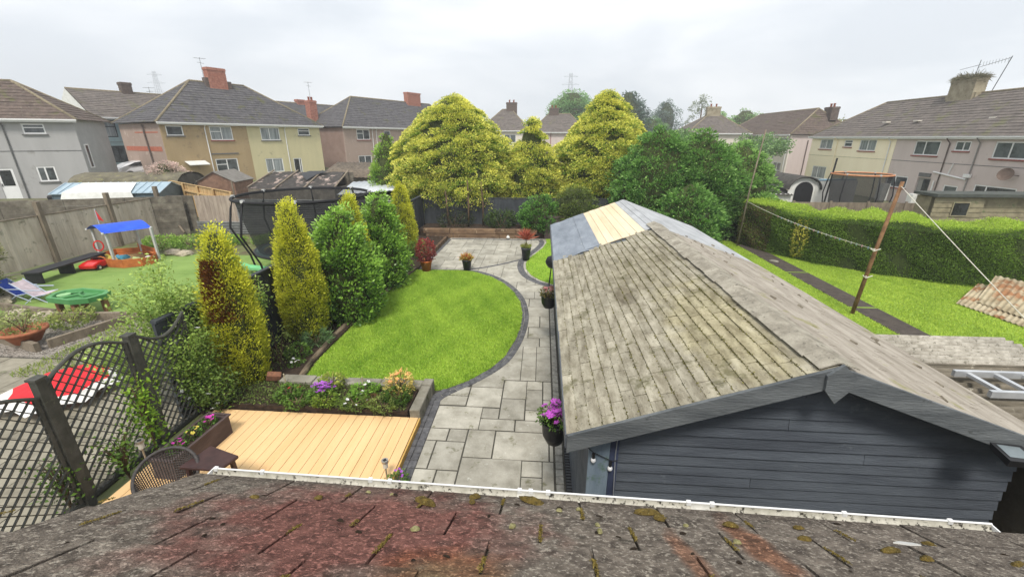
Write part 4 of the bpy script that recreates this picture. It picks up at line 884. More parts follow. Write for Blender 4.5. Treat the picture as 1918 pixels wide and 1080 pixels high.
# walls
b = MB(); b.box(.50 - 2.2, .56 - 2.2, 3.14 - 2.88, YF - 2.98, 0, 2.28); b.box(3.9 - 2.2, 3.96 - 2.2, .26, YF - 2.98, 0, 2.24); b.box(.56 - 2.2, 3.9 - 2.2, YF - 3.05, YF - 2.98, 0, 2.3); b.build('side_walls', CLAD, gar, kind='stuff')
zz_ = 0.0; hb = .105; k = 0
while zz_ < 2.86:
    z0, z1 = zz_, zz_ + hb
    def xs_at(z): 
        lim = (ZR - .02 - z) / math.tan(sl); return max(.72, XR - lim), min(3.98, XR + lim)
    xa0, xb0 = xs_at(z0); xa1, xb1 = xs_at(z1)
    if xb1 - xa1 < .12: break
    cuts = [None] if k % 3 else [rs.uniform(1.5, 3.2)]
    segs = [(xa0, xb0, xa1, xb1)] if cuts[0] is None or not (max(xa0, xa1) + .2 < cuts[0] < min(xb0, xb1) - .2) else [(xa0, cuts[0] - .002, xa1, cuts[0] - .002), (cuts[0] + .002, xb0, cuts[0] + .002, xb1)]
    for a0, b0, a1, b1 in segs:
        yb, yt = .195 + rs.uniform(-.002, .002), .215
        MB().add([(a0 - 2.2, yb, z0), (b0 - 2.2, yb, z0), (b1 - 2.2, yt, z1 + .008), (a1 - 2.2, yt, z1 + .008), (a0 - 2.2, .24, z0), (b0 - 2.2, .24, z0), (b1 - 2.2, .24, z1 + .008), (a1 - 2.2, .24, z1 + .008)], [(0, 1, 2, 3), (4, 7, 6, 5), (0, 4, 5, 1), (3, 2, 6, 7), (0, 3, 7, 4), (1, 5, 6, 2)]).build('cladding_board', CLAD, gar)
    zz_ += hb; k += 1
MB().box(.46 - 2.2, .64 - 2.2, .15, .185, 0, 2.18).build('corner_panel', mat('pale_blue_grey_panel', hexc(116, 130, 142), hexc(94, 108, 122), 3, .8, .3, 40, vec=(3, 1, .4), spot=hexc(84, 104, 96), spot_scale=4, spot_amt=.6), gar)
MB().box(.645 - 2.2, .718 - 2.2, .16, .235, 0, 2.26).build('corner_post', mat('navy_post', hexc(58, 66, 90), hexc(44, 50, 70), 4, .7), gar)
fl = thing('floodlight', 'flat grey solar floodlight under the right barge board of the garage', 'floodlight', (3.5, 2.80, 2.30), .1)
MB().add([(-.13, -.12, .03), (.13, -.12, -.01), (.13, .03, .03), (-.13, .03, .07), (-.12, -.11, -.03), (.12, -.11, -.06), (.12, .02, -.02), (-.12, .02, .02)], [(0, 1, 2, 3), (4, 7, 6, 5), (0, 4, 5, 1), (1, 5, 6, 2), (2, 6, 7, 3), (3, 7, 4, 0)]).build('housing', BLACKP, fl)
MB().add([(-.1, -.09, .037), (.09, -.09, .005), (.09, .01, .032), (-.1, .01, .065)], [(0, 1, 2, 3)]).build('solar_panel', mat('solar_grey', hexc(120, 130, 134), None, 4, .3), fl); MB().tube([(0, .02, 0), (0, .05, .02)], .02, 6).build('bracket', BLACKP, fl)
fs = thing('festoon_lights', 'two clear festoon bulbs on a black cable at the garage corner', 'string lights', (.5, 3.02, 1.9))
MB().tube([(-.1, .0, .12), (-.0, -.01, .03), (.16, -.01, -.05), (.22, 0, -.05)], .004, 5).build('cable', BLACKP, fs); MB().tube([(.2, .02, .24), (.19, .01, 0), (.2, 0, -.3), (.22, 0, -.8)], .005, 5).build('drop_cable', mat('grey_cable', hexc(130, 134, 140)), fs)
for x, z in ((.0, .02), (.15, -.06)):
    MB().tube([(x, -.01, z), (x, -.01, z - .05)], .014, 8).build('bulb_holder', BLACKP, fs); MB().lathe([(.001, -.045), (.018, -.035), (.024, -.018), (.018, .0), (.012, .006)], 12, (x, -.01, z - .052)).build('bulb', mat('clear_bulb', (.75, .76, .78, 1), None, 5, .1, spec=.8), fs, True)

# ------------------------------------------------------------------ extension roof under the window
TILE = mat('lichened_roof_tile', hexc(126, 116, 105), hexc(74, 66, 59), 14, .97, .9, 90, rnd=.07, spot=hexc(160, 151, 138), spot_scale=44, spot_amt=.53, spot2=hexc(74, 68, 60), spot2_scale=9, spot2_amt=.60)
def tint_or_stain(m, centre, rad, colr, amt):          # multiplies in a placed colour: real marks and painted glass reflections alike
    t = m.node_tree; nn = t.nodes; l = t.links; b = nn['Principled BSDF']; src = b.inputs['Base Color'].links[0].from_socket
    g = nn.new('ShaderNodeNewGeometry'); mpn = nn.new('ShaderNodeMapping'); mpn.inputs['Location'].default_value = [-c / r for c, r in zip(centre, rad)]; mpn.inputs['Scale'].default_value = [1 / r for r in rad]; l.new(g.outputs['Position'], mpn.inputs[0])
    ln = nn.new('ShaderNodeVectorMath'); ln.operation = 'LENGTH'; l.new(mpn.outputs[0], ln.inputs[0]); no = nn.new('ShaderNodeTexNoise'); no.inputs['Scale'].default_value = 5; l.new(g.outputs['Position'], no.inputs['Vector'])
    ad = nn.new('ShaderNodeMath'); ad.operation = 'ADD'; l.new(ln.outputs['Value'], ad.inputs[0]); l.new(no.outputs[0], ad.inputs[1]); mr = nn.new('ShaderNodeMapRange'); mr.inputs['From Min'].default_value = 1.5; mr.inputs['From Max'].default_value = 1.0; mr.inputs['To Max'].default_value = amt; l.new(ad.outputs[0], mr.inputs[0])
    q = nn.new('ShaderNodeMix'); q.data_type = 'RGBA'; q.blend_type = 'MULTIPLY'; l.new(mr.outputs[0], q.inputs['Factor']); l.new(src, q.inputs[6]); q.inputs[7].default_value = colr; l.new(q.outputs[2], b.inputs['Base Color'])
tint_or_stain(TILE, (-.9, 1.45, 2.75), (1.0, .85, .7), (1.0, .48, .47, 1), .95)  # reddish reflection in the window glass, painted into the tile colour
tint_or_stain(TILE, (.2, 2.12, 2.42), (3.6, .26, .3), (.52, .48, .46, 1), .85)
tint_or_stain(TILE, (1.05, 1.5, 2.7), (.10, .5, .5), (1.25, .62, .38, 1), .75); tint_or_stain(TILE, (.68, 1.35, 2.8), (.07, .45, .5), (1.25, .62, .38, 1), .65)  # narrow orange streaks multiplied into the tile colour
tint_or_stain(TILE, (-.35, 1.15, 3.0), (.35, .25, .3), (1.1, .85, .45, 1), .7)
ext = thing('extension_roof', 'lichen covered tiled lean-to roof in the foreground with white gutter', 'roof', (.22, 1.99, 2.41), R(-1.19))
PT = math.atan(.6); ct, st_ = math.cos(PT), math.sin(PT)
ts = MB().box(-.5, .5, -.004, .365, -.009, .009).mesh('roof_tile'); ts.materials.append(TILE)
rr = random.Random(8); rows = 8; ex = .345
for k in range(rows):
    s = k * ex; x = -2.43 + (0 if k % 2 else -.225); 
    while x < 2.5:
        x0, x1 = max(x, -2.43 + rr.uniform(-.01, .01)), min(x + .45, 2.5)
        if x1 - x0 > .06:
            o = bpy.data.objects.new('roof_tile', ts); col.objects.link(o); o.parent = ext
            o.location = ((x0 + x1) / 2, -s * ct, s * st_ + .012 + rr.uniform(-.003, .003)); o.rotation_euler = (R(180) - 0 - (PT - .045) + 0, 0, 0)
            o.rotation_euler = (-(PT - .05) + rr.uniform(-.006, .006), rr.uniform(-.004, .004), R(180) * 0 + rr.uniform(-.006, .006)); o.scale = (x1 - x0 - .014, -1, 1)
        x += .45
b = MB(); b.add([(-2.4, .0, -.03), (2.47, .0, -.03), (2.47, -2.3, 1.35), (-2.4, -2.3, 1.35), (-2.4, .0, -.05), (2.47, .0, -.05), (2.47, -2.3, 1.33), (-2.4, -2.3, 1.33)], [(0, 1, 2, 3), (4, 7, 6, 5), (0, 4, 5, 1), (0, 3, 7, 4), (1, 5, 6, 2)]); b.build('roof_underlay', DARKB, ext)
MB().box(-2.3, 2.4, -2.1, -.12, -2.4, -.12).build('wall', CREAM, ext); MB().box(-2.4, 2.46, -.03, -.012, -.2, -.032).build('fascia_board', DIRTYUPVC, ext)
b = MB(); nseg = 10; ra = .044                                   # open half round gutter
for xx in (-2.40, 2.42):
    for r_ in (ra, ra - .006):
        for k in range(nseg + 1): a = math.pi * (1 + k / nseg); b.v.append((xx, .052 + r_ * math.cos(a), -.02 + r_ * math.sin(a)))
m_ = nseg + 1
for k in range(nseg): b.f += [(k, k + 1, k + 1 + 2 * m_, k + 2 * m_), (m_ + k, m_ + k + 2 * m_, m_ + k + 1 + 2 * m_, m_ + k + 1)]
g = b.build('gutter', DIRTYUPVC, ext, True)
MB().tube([(-2.40, .096, -.017), (2.425, .096, -.017)], .006, 6).build('gutter_lip', UPVC, g)
for xx in (-2.405, 2.425):
    hc = [(.047 * math.cos(math.pi * (1 + k / 10)), .055 * math.sin(math.pi * (1 + k / 10))) for k in range(11)]
    MB().add([(xx - .004, .052 + y, -.02 + z) for y, z in hc] + [(xx + .004, .052 + y, -.02 + z) for y, z in hc], [tuple(range(11)), tuple(range(11, 22))[::-1]] + [(k, k + 11, (k + 1) % 11 + 11, (k + 1) % 11) for k in range(11)]).build('end_cap', UPVC, g)
for xx in (-2.38, -2.05, -1.3, -1.17, -.32, -.25, -.14, .72, .86, 1.62, 2.2): MB().box(xx - .014, xx + .014, .084, .106, -.034, -.004).build('gutter_bracket', UPVC, g, bevel=.003)
for xx in (-.28, .79):
    b = MB()
    for q in (-.055, .055):
        for k in range(13): a = math.pi * (.97 + 1.06 * k / 12); b.v.append((xx + q, .052 + .049 * math.cos(a), -.02 + .049 * math.sin(a)))
        for k in range(13): a = math.pi * (.97 + 1.06 * k / 12); b.v.append((xx + q, .052 + .037 * math.cos(a), -.02 + .037 * math.sin(a)))
    for k in range(12): b.f += [(k, k + 1, k + 27, k + 26), (k + 13, k + 39, k + 40, k + 14)]
    b.build('union_sleeve', mat('dull_white_plastic', hexc(206, 204, 196), hexc(186, 184, 176), 20, .5, spot=hexc(120, 114, 100), spot_scale=30, spot_amt=.62), g, True)
MB().add([(-2.39, .0, -.046), (2.41, .0, -.046), (2.41, .066, -.052), (-2.39, .066, -.052)], [(0, 1, 2, 3)]).build('gutter_silt', mat('black_silt', (.03, .026, .02, 1), (.015, .013, .01, 1), 30, .9), ext)
tint_or_stain(SHING, (1.12, 5.35, 2.5), (.16, .5, .3), (.45, .42, .38, 1), .8); tint_or_stain(SHING, (1.75, 4.0, 2.7), (.5, 1.5, .6), (1.02, .98, .72, 1), .6)
tint_or_stain(SHING, (1.5, 6.2, 2.6), (.7, 1.2, .6), (.78, .76, .68, 1), .6)
# moss cushions and moss in the joints
MOSSM = mat('moss_cushion', hexc(130, 110, 54), hexc(80, 68, 34), 40, 1, 1, 160, spot=hexc(176, 164, 104), spot_scale=60, spot_amt=.6)
def roofpt(x, yw): s = (2.03 - yw); return (x - .22, -s, s * .6 + .02)
mr_ = random.Random(12)
def cushion(x, yw, rx, ry, hz, m=None):
    b = MB(); n = 12
    for j, (q, z) in enumerate([(1, 0), (.92, .45), (.7, .8), (.35, 1.0)]):
        for k in range(n): a = 2 * math.pi * k / n; w_ = 1 + mr_.uniform(-.14, .14); b.v.append((rx * q * w_ * math.cos(a), ry * q * w_ * math.sin(a), hz * z * mr_.uniform(.85, 1.15)))
    for j in range(3):
        for k in range(n): a = j * n + k; c = j * n + (k + 1) % n; b.f.append((a, c, c + n, a + n))
    b.f.append(tuple(3 * n + k for k in range(n))); o = b.build('moss_cushion', m or MOSSM, ext, True, loc=roofpt(x, yw)); o.rotation_euler = (-PT, 0, mr_.uniform(-.3, .3))
PALEM = mat('pale_moss', hexc(182, 176, 130), hexc(132, 126, 80), 50, 1, 1, 160)
for q in [(-.62, 1.83, .07, .035, .028), (-.36, 1.98, .035, .03, .02), (-.36, 1.9, .018, .04, .018), (-.02, 1.97, .08, .035, .028), (.64, 1.93, .075, .035, .022), (.68, 1.85, .03, .03, .02), (1.05, 1.83, .04, .025, .02), (1.35, 1.72, .035, .02, .018), (1.42, 1.87, .03, .02, .014), (1.7, 1.66, .05, .02, .018), (1.8, 1.6, .03, .02, .016), (1.98, 1.78, .035, .014, .014), (2.2, 1.62, .035, .016, .014), (2.45, 1.7, .05, .014, .014), (-1.22, 1.78, .02, .03, .014), (-1.55, 1.72, .03, .02, .012)]: cushion(*q)
for q in [(.14, 1.86, .018, .016, .014), (.25, 1.9, .014, .012, .012), (-.55, 1.48, .022, .02, .016), (-1.0, 1.93, .016, .012, .01), (-.85, 1.92, .012, .01, .01), (.8, 1.78, .014, .014, .012), (-.1, 1.6, .016, .03, .014), (.33, 1.62, .014, .03, .014), (.33, 1.7, .012, .02, .012), (.98, 1.62, .018, .02, .014)]: cushion(*q, m=PALEM)
DIRT = mat('dark_moss', hexc(58, 46, 34), hexc(34, 28, 22), 40, 1, 1, 120)
for k in range(34): cushion(mr_.uniform(-2.2, 2.5), mr_.uniform(.9, 2.0), mr_.uniform(.007, .02), mr_.uniform(.006, .014), mr_.uniform(.004, .01), DIRT)
rng = np.random.default_rng(6); P = []
for k in range(rows):
    for x0 in np.arange(-2.43 + (0 if k % 2 else -.225), 2.5, .45):
        if rng.uniform() < .5:
            ln = rng.uniform(.05, .22); nn_ = int(ln * 1100); s = k * ex + rng.uniform(0, .34 - ln) + rng.uniform(0, ln, nn_); P.append(np.stack([x0 + rng.normal(size=nn_) * .0045, -s * ct, s * st_ + .02 + 0 * s], 1))
P = np.concatenate(P); n = len(P)
leafmesh('joint_moss', P, rng.normal(size=(n, 3)) + (0, 0, 1), rng.uniform(.004, .011, n), mixcol(hexc(96, 84, 40), hexc(158, 140, 76), rng.uniform(0, 1, n)), ext, LEAF, .7, 6, 'stuff')
tag(MB().prism([(-.06, 0), (-.02, .018), (.035, .006), (.055, -.014), (0, -.02)], 0, .006).build('bird_dropping', mat('chalky_white', (.6, .6, .57, 1)), loc=(1.78, 1.62, 2.735)), 'chalky white splash on the foreground roof at lower right', 'tint_or_stain').rotation_euler = (-PT, 0, 0)
bpy.data.objects['bird_dropping'].location.z = 2.42 + (1.97 - 1.62) * .6 + .04
hw = MB().box(-6, 6, -.3, .1, 0, 3.75).build('rear_house_wall', CREAM); tag(hw, 'cream rear wall of the house directly below the viewing window', 'wall')

# ------------------------------------------------------------------ deck, planter, furniture
DECKM = mat('tan_composite_deck', hexc(230, 194, 144), hexc(220, 180, 128), 1.5, .7, .15, 60, rnd=.04, vec=(2, .3, 1), spot=hexc(206, 168, 118), spot_scale=7, spot_amt=.7)
dk = thing('timber_deck', 'raised honey coloured decking of long boards between the house and the flower bed', 'deck', (-5.5, 2.1, .12))
n = 24; wd = 3.54 / n; ds = MB().box(0, wd - .007, 0, 3.66, -.026, 0).mesh('deck_board'); ds.materials.append(DECKM)
for k in range(n):
    o = bpy.data.objects.new('deck_board', ds); col.objects.link(o); o.parent = dk; o.location = (k * wd, random.uniform(-.004, .004), random.uniform(-.001, .001))
MB().box(0, 3.54, 0.02, 3.6, -.16, -.03).build('joists', BLACKP, dk); MB().box(3.545, 3.57, 0, 3.66, -.15, -.002).build('edge_board', mat('deck_edge', hexc(206, 168, 96), hexc(176, 140, 76), 4, .8), dk)
PLANT = mat('brown_stained_planter', hexc(96, 82, 80), hexc(70, 58, 58), 5, .7, .3, 50, vec=(1, .3, 1))
pl = thing('trough_planter', 'long dark brown timber trough with pink and yellow flowers at the deck edge', 'planter', (-4.98, 4.70, .12), R(-3))
for a in ((-.17, -.135, -.5, .5), (.135, .17, -.5, .5)): MB().box(*a, 0, .31).build('side_board', PLANT, pl)
for a in ((-.134, .134, -.5, -.46), (-.134, .134, .46, .5)): MB().box(*a, 0, .31).build('end_board', PLANT, pl)
MB().box(-.134, .134, -.458, .458, .05, .27).build('soil', SOIL, pl)
MB().box(-.19, .19, -.53, -.49, .312, .335).box(.15, .19, -.49, .49, .312, .335).box(-.19, -.15, -.49, .49, .312, .335).box(-.19, .19, .49, .53, .312, .335).build('rim', PLANT, pl)
MAG = hexc(206, 60, 176); VIO = hexc(172, 92, 200); WHT = (.75, .75, .72, 1); YEL = hexc(226, 206, 90); REDF = hexc(206, 60, 60)
for i, (x, y, c, lb) in enumerate([(-5.0, 4.45, MAG, 'low bedding plant with magenta flowers, nearest in the brown trough'), (-4.98, 4.72, YEL, 'low bedding plant with yellow flowers in the middle of the brown trough'), (-4.96, 5.0, MAG, 'low bedding plant with magenta flowers, farthest in the brown trough')]):
    bush('bedding_plant', lb, 'flower', x, y, .38, .11, .15, 260, .035, hexc(50, 80, 30), hexc(110, 148, 60), 50 + i, 'bedding plants in the trough', None, .5, (c, 6, .022))
rt = thing('rattan_chair', 'dark grey plastic rattan tub chair half hidden by the foreground roof', 'chair', (-4.40, 3.70, .12), R(40))
DRAT = mat('dark_rattan', hexc(78, 74, 72), hexc(54, 50, 50), 30, .6)
b = MB(); n = 40
for k in range(n + 1):
    a = R(-20) + R(220) * k / n; hgt = .52 + .22 * math.sin(R(180) * k / n)
    b.tube([(.24 * math.cos(a), .24 * math.sin(a), .3), (.3 * math.cos(a), .3 * math.sin(a), hgt)], .006, 4)
for j in range(12):
    b.tube([((.24 + .06 * j / 12) * math.cos(R(-20) + R(220) * k / n), (.24 + .06 * j / 12) * math.sin(R(-20) + R(220) * k / n), .32 + (.2 + .2 * math.sin(R(180) * k / n)) * j / 12) for k in range(n + 1)], .005, 4)
b.build('woven_back', DRAT, rt, kind='stuff')
MB().tube([(.31 * math.cos(R(-20) + R(220) * k / n), .31 * math.sin(R(-20) + R(220) * k / n), .53 + .22 * math.sin(R(180) * k / n)) for k in range(n + 1)], .02, 8).build('top_rail', DRAT, rt, True)
MB().lathe([(0, .3), (.25, .3), (.26, .27), (.0, .25)], 20).build('seat', DRAT, rt)
for a in (45, 135, 225, 315): MB().tube([(.2 * math.cos(R(a)), .2 * math.sin(R(a)), .27), (.24 * math.cos(R(a)), .24 * math.sin(R(a)), 0)], [.018, .012], 6).build('leg', DRAT, rt)
tb = thing('brown_side_table', 'dark brown tapered plastic table beside the rattan chair', 'table', (-4.06, 3.98, .16), R(-8)); BRP = mat('dark_brown_plastic', hexc(74, 52, 50), hexc(56, 40, 40), 6, .4)
MB().prism([(-.26, -.2), (.26, -.14), (.3, .12), (-.2, .2)], .52, .57).build('table_top', BRP, tb, bevel=.012)
for x, y in ((-.2, -.14), (.2, -.1), (.22, .08), (-.14, .14)): MB().bar((x, y, .52), (x * 1.1, y * 1.1, 0), .045, .045).build('leg', BRP, tb)
for i, (x, y, z, lb) in enumerate([(-2.03, 4.44, .12, 'steel solar stake light at the deck corner beside the flower basket'), (-5.15, 4.15, .5, 'steel solar stake light leaning at the near end of the brown trough')]):
    t = thing('solar_light', lb, 'garden light', (x, y, z), 0, 'solar stake lights')
    MB().tube([(0, 0, 0), (0, 0, .26)], .012, 8).build('stake', mat('steel', hexc(176, 172, 164), None, 5, .35, metal=.7), t); MB().tube([(0, 0, .18), (0, 0, .27)], .034, 14).build('lamp_tube', mat('frosted', hexc(206, 204, 196), None, 5, .3), t); MB().tube([(0, 0, .27), (0, 0, .30)], .046, 16).build('cap', mat('steel', (1, 1, 1, 1)), t); MB().tube([(0, 0, .30), (0, 0, .303)], .03, 4).build('solar_cell', BLACKP, t)
bush('flower_basket', 'small basket of purple flowers standing at the near right corner of the deck', 'flower basket', -1.86, 4.38, .0, .14, .26, 700, .03, hexc(60, 90, 40), hexc(124, 158, 78), 61, None, None, .5, (VIO, 12, .018))

# ------------------------------------------------------------------ flower bed between deck and lawn
t = empty('flower_bed_soil', kind='structure'); MB().box(-5.95, -2.16, 5.8, 6.5, -.1, .2).build('soil', SOIL, t); MB().box(-5.95, -4.7, 6.5, 14.3, -.1, .08).build('soil', SOIL, t)
MB().box(-5.95, -4.42, 14.3, 19.5, -.1, .08).build('soil', SOIL, t)
t = thing('stone_edging_wall', 'low weathered stone wall edging the flower bed below the lawn', 'wall', (-4.8, 6.48, 0))
for a, c in ((0, .62), (.63, 1.2), (1.21, 1.9), (1.91, 2.3), (2.31, 2.68)): MB().box(a, c, 0, .24 + random.uniform(-.02, .02), 0, .25 + random.uniform(-.012, .012)).build('stone', CONC, t, bevel=.012)
for a, c in ((-.72, -.33), (-.32, .02), (.03, .24)): MB().box(2.69, 2.87 + random.uniform(-.01, .01), a, c, 0, .27 + random.uniform(-.012, .012)).build('stone', CONC, t, bevel=.012)
t = thing('log_edging', 'old split timber edging along the left side of the lawn', 'edging', (-4.8, 7.0, 0)); OLDLOG = mat('old_log', hexc(134, 120, 100), hexc(70, 60, 48), 10, .95, .9, 40, vec=(2, .25, 1))
pts = [(-4.62, 6.72), (-4.78, 7.6), (-4.86, 8.8), (-4.86, 10.0), (-4.78, 11.2), (-4.66, 12.4), (-4.55, 13.6), (-4.5, 14.3)]
for i in range(len(pts) - 1):
    (x0, y0), (x1, y1) = pts[i], pts[i + 1]; b = MB(); P_ = [(x0 + 4.8, y0 - 7.0, .07), ((x0 + x1) / 2 + 4.8 + .015, (y0 + y1) / 2 - 7.0, .08), (x1 + 4.8, y1 - 7.02, .07)]
    b.tube(P_, [.055, .065, .05], 7); b.build('log', OLDLOG, t, True)
t = thing('sleeper_edging', 'brown timber edging along the left side of the patio', 'edging', (-4.45, 14.8, 0)); MB().box(-.05, .05, 0, 2.2, 0, .16).build('sleeper', SLEEPER, t); MB().box(-.05, .05, 2.22, 4.4, 0, .15).build('sleeper', SLEEPER, t)
tag(MB().box(-.12, .12, -.07, .07, 0, .13).build('brick_block', mat('worn_brick', hexc(150, 104, 80), hexc(110, 78, 62), 12, .95, .8, 60), loc=(-5.0, 6.62, .2), bevel=.012), 'worn reddish brick lying at the foot of the nearest golden column', 'brick').rotation_euler = (.2, .3, .5)
for i, x in enumerate((-4.63, -3.91, -3.16)):
    o = tag(MB().tube([(0, 0, 0), (-.01, 0, .24)], .011, 6).build('bamboo_cane', mat('bamboo', hexc(206, 196, 168), hexc(160, 146, 116), 20), loc=(x, 6.43, .2)), ['short pale cane stuck in the bed nearest the brick', 'short pale cane in the middle of the flower bed edge', 'short pale cane nearest the orange azalea'][i], 'cane', 'short canes in the flower bed')
A0, A1 = hexc(46, 74, 30), hexc(120, 156, 66)
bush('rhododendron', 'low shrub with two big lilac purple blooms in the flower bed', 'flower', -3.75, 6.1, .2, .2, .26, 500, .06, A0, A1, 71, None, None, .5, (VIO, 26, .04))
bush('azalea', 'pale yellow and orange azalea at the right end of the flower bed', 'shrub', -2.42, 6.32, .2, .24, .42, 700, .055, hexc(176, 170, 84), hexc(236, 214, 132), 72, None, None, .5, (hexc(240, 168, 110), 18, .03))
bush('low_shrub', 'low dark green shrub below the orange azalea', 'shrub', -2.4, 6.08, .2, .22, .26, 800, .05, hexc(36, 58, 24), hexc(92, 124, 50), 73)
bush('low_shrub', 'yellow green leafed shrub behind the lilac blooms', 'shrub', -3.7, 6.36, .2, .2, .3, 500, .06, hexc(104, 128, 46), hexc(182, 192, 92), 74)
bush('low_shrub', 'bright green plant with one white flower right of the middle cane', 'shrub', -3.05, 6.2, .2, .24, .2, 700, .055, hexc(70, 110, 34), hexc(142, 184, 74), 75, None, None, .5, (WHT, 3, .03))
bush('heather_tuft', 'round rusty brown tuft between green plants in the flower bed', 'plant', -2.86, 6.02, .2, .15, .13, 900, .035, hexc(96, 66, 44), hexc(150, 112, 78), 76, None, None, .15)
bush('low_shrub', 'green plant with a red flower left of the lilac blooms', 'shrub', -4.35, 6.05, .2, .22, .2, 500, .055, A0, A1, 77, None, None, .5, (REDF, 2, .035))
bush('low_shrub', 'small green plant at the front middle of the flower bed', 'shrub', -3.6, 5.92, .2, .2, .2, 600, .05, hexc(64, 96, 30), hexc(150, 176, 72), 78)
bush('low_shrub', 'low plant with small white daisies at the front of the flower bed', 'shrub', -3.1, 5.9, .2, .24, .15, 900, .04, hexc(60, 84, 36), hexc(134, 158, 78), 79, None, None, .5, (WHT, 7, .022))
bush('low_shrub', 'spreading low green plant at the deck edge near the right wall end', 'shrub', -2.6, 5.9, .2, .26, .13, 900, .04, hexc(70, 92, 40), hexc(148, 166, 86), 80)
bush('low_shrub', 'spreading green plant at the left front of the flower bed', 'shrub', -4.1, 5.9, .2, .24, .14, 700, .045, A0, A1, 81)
rng = np.random.default_rng(88); n = 5200; P = np.stack([rng.uniform(-5.7, -2.2, n), rng.uniform(5.82, 6.48, n), rng.uniform(.2, .24, n)], 1)
leafmesh('ground_cover', P, rng.normal(size=(n, 3)) + (0, 0, .8), rng.uniform(.02, .05, n), mixcol(hexc(58, 76, 36), hexc(138, 158, 82), rng.uniform(0, 1, n)), None, None, .5, 88, 'stuff')
bush('bedding_clump', 'low plant with white daisies beside the log edging', 'flower', -4.98, 7.35, .08, .14, .12, 260, .04, A0, A1, 82, None, None, .5, (WHT, 7, .024))
bush('spiky_perennial', 'blue green strappy leaved clump at the foot of the second golden column', 'plant', -5.05, 8.3, .08, .28, .3, 500, .16, hexc(66, 100, 62), hexc(128, 160, 104), 83, None, None, .1)
bush('bedding_clump', 'green leafy clump between the first two golden columns', 'plant', -5.15, 7.75, .08, .25, .25, 500, .06, A0, A1, 84)
bush('thin_rose', 'sparse thin stemmed rose between the first two golden columns', 'plant', -5.3, 7.3, .08, .35, .9, 420, .06, hexc(74, 100, 44), hexc(150, 164, 92), 85)
bush('bedding_clump', 'low green plants at the foot of the far golden column', 'plant', -4.9, 13.7, .08, .3, .35, 600, .06, A0, A1, 86)
bush('bedding_clump', 'small green shrub behind the red leafed pot plant', 'plant', -4.85, 15.8, .08, .4, .7, 800, .07, hexc(60, 96, 36), hexc(132, 170, 78), 87)

# ------------------------------------------------------------------ columnar shrubs in the side bed
Y0, Y1 = hexc(140, 152, 34), hexc(226, 226, 76)
def column(label, x, y, h_, r, seed, alt=None, group='golden columnar conifers', lean=0):
    pr = [(.1, r * .6), (h_ * .14, r * .92), (h_ * .3, r * 1.05), (h_ * .5, r * .95), (h_ * .68, r * .76), (h_ * .84, r * .5), (h_ * .95, r * .26), (h_, .05)]
    return clump_tree('golden_column', label, 'conifer', (x, y, .05), pr, int(680 * r * h_ / 1.9), 90, .13, .05, Y0, Y1, seed, (h_ * .5, .05), group, 1.7, .25, up=1.3, core=.86, ragged=.06, width=.4, lobes=.03, c_alt=alt)
c1 = column('nearest golden column conifer with a large scorched brown patch on its left side', -5.52, 6.62, 2.92, .385, 91)
column('second golden column, tall and blunt topped, beside the laurels', -5.42, 8.67, 3.02, .43, 92)
column('golden column with sharp tip rising between the two laurels', -5.35, 11.4, 2.85, .42, 93)
column('farthest golden column, slim and clean, beside the patio', -5.45, 16.2, 2.68, .42, 94)
# brown scorched patch: dead foliage
rng = np.random.default_rng(95); n = 5200; zz = rng.uniform(1.45, 2.5, n); th = rng.normal(-1.5, .33, n) + (zz - 1.8) * -.35
rr_ = np.interp(zz, [1.0, 1.5, 2.0, 2.5, 2.9], [.38, .37, .31, .22, .1]) + rng.uniform(-.06, .05, n)
P = np.stack([rr_ * np.cos(th), rr_ * np.sin(th), zz], 1); D = np.stack([np.cos(th), np.sin(th), np.ones(n) * 1.2], 1) + rng.normal(size=(n, 3)) * .4
leafmesh('scorched_foliage', P, D, rng.uniform(.03, .07, n), mixcol(hexc(92, 56, 26), hexc(140, 92, 44), rng.uniform(0, 1, n)), c1, None, .4, 95)
LA0, LA1 = hexc(62, 104, 32), hexc(158, 200, 82)
clump_tree('laurel_shrub', 'bushy glossy green laurel, the larger and nearer, between the golden columns', 'shrub', (-4.95, 9.95, .05), [(.1, .7), (.7, .92), (1.3, .86), (1.8, .62), (2.3, .42), (2.75, .12)], 210, 80, .22, .09, LA0, LA1, 96, (1, .05), 'green laurels in the side bed', 1.0, .1, m=GLOSSY_LEAF, up=.7, core=.66, lobes=.2, ragged=.2, width=.5)
clump_tree('laurel_shrub', 'bushy glossy green laurel, the farther and slimmer, beside the far golden column', 'shrub', (-4.95, 12.5, .05), [(.1, .6), (.7, .8), (1.3, .72), (1.9, .5), (2.4, .36), (2.75, .1)], 190, 80, .2, .09, LA0, LA1, 97, (1, .05), 'green laurels in the side bed', 1.0, .1, m=GLOSSY_LEAF, up=.7, core=.66, lobes=.18, ragged=.18, width=.5)
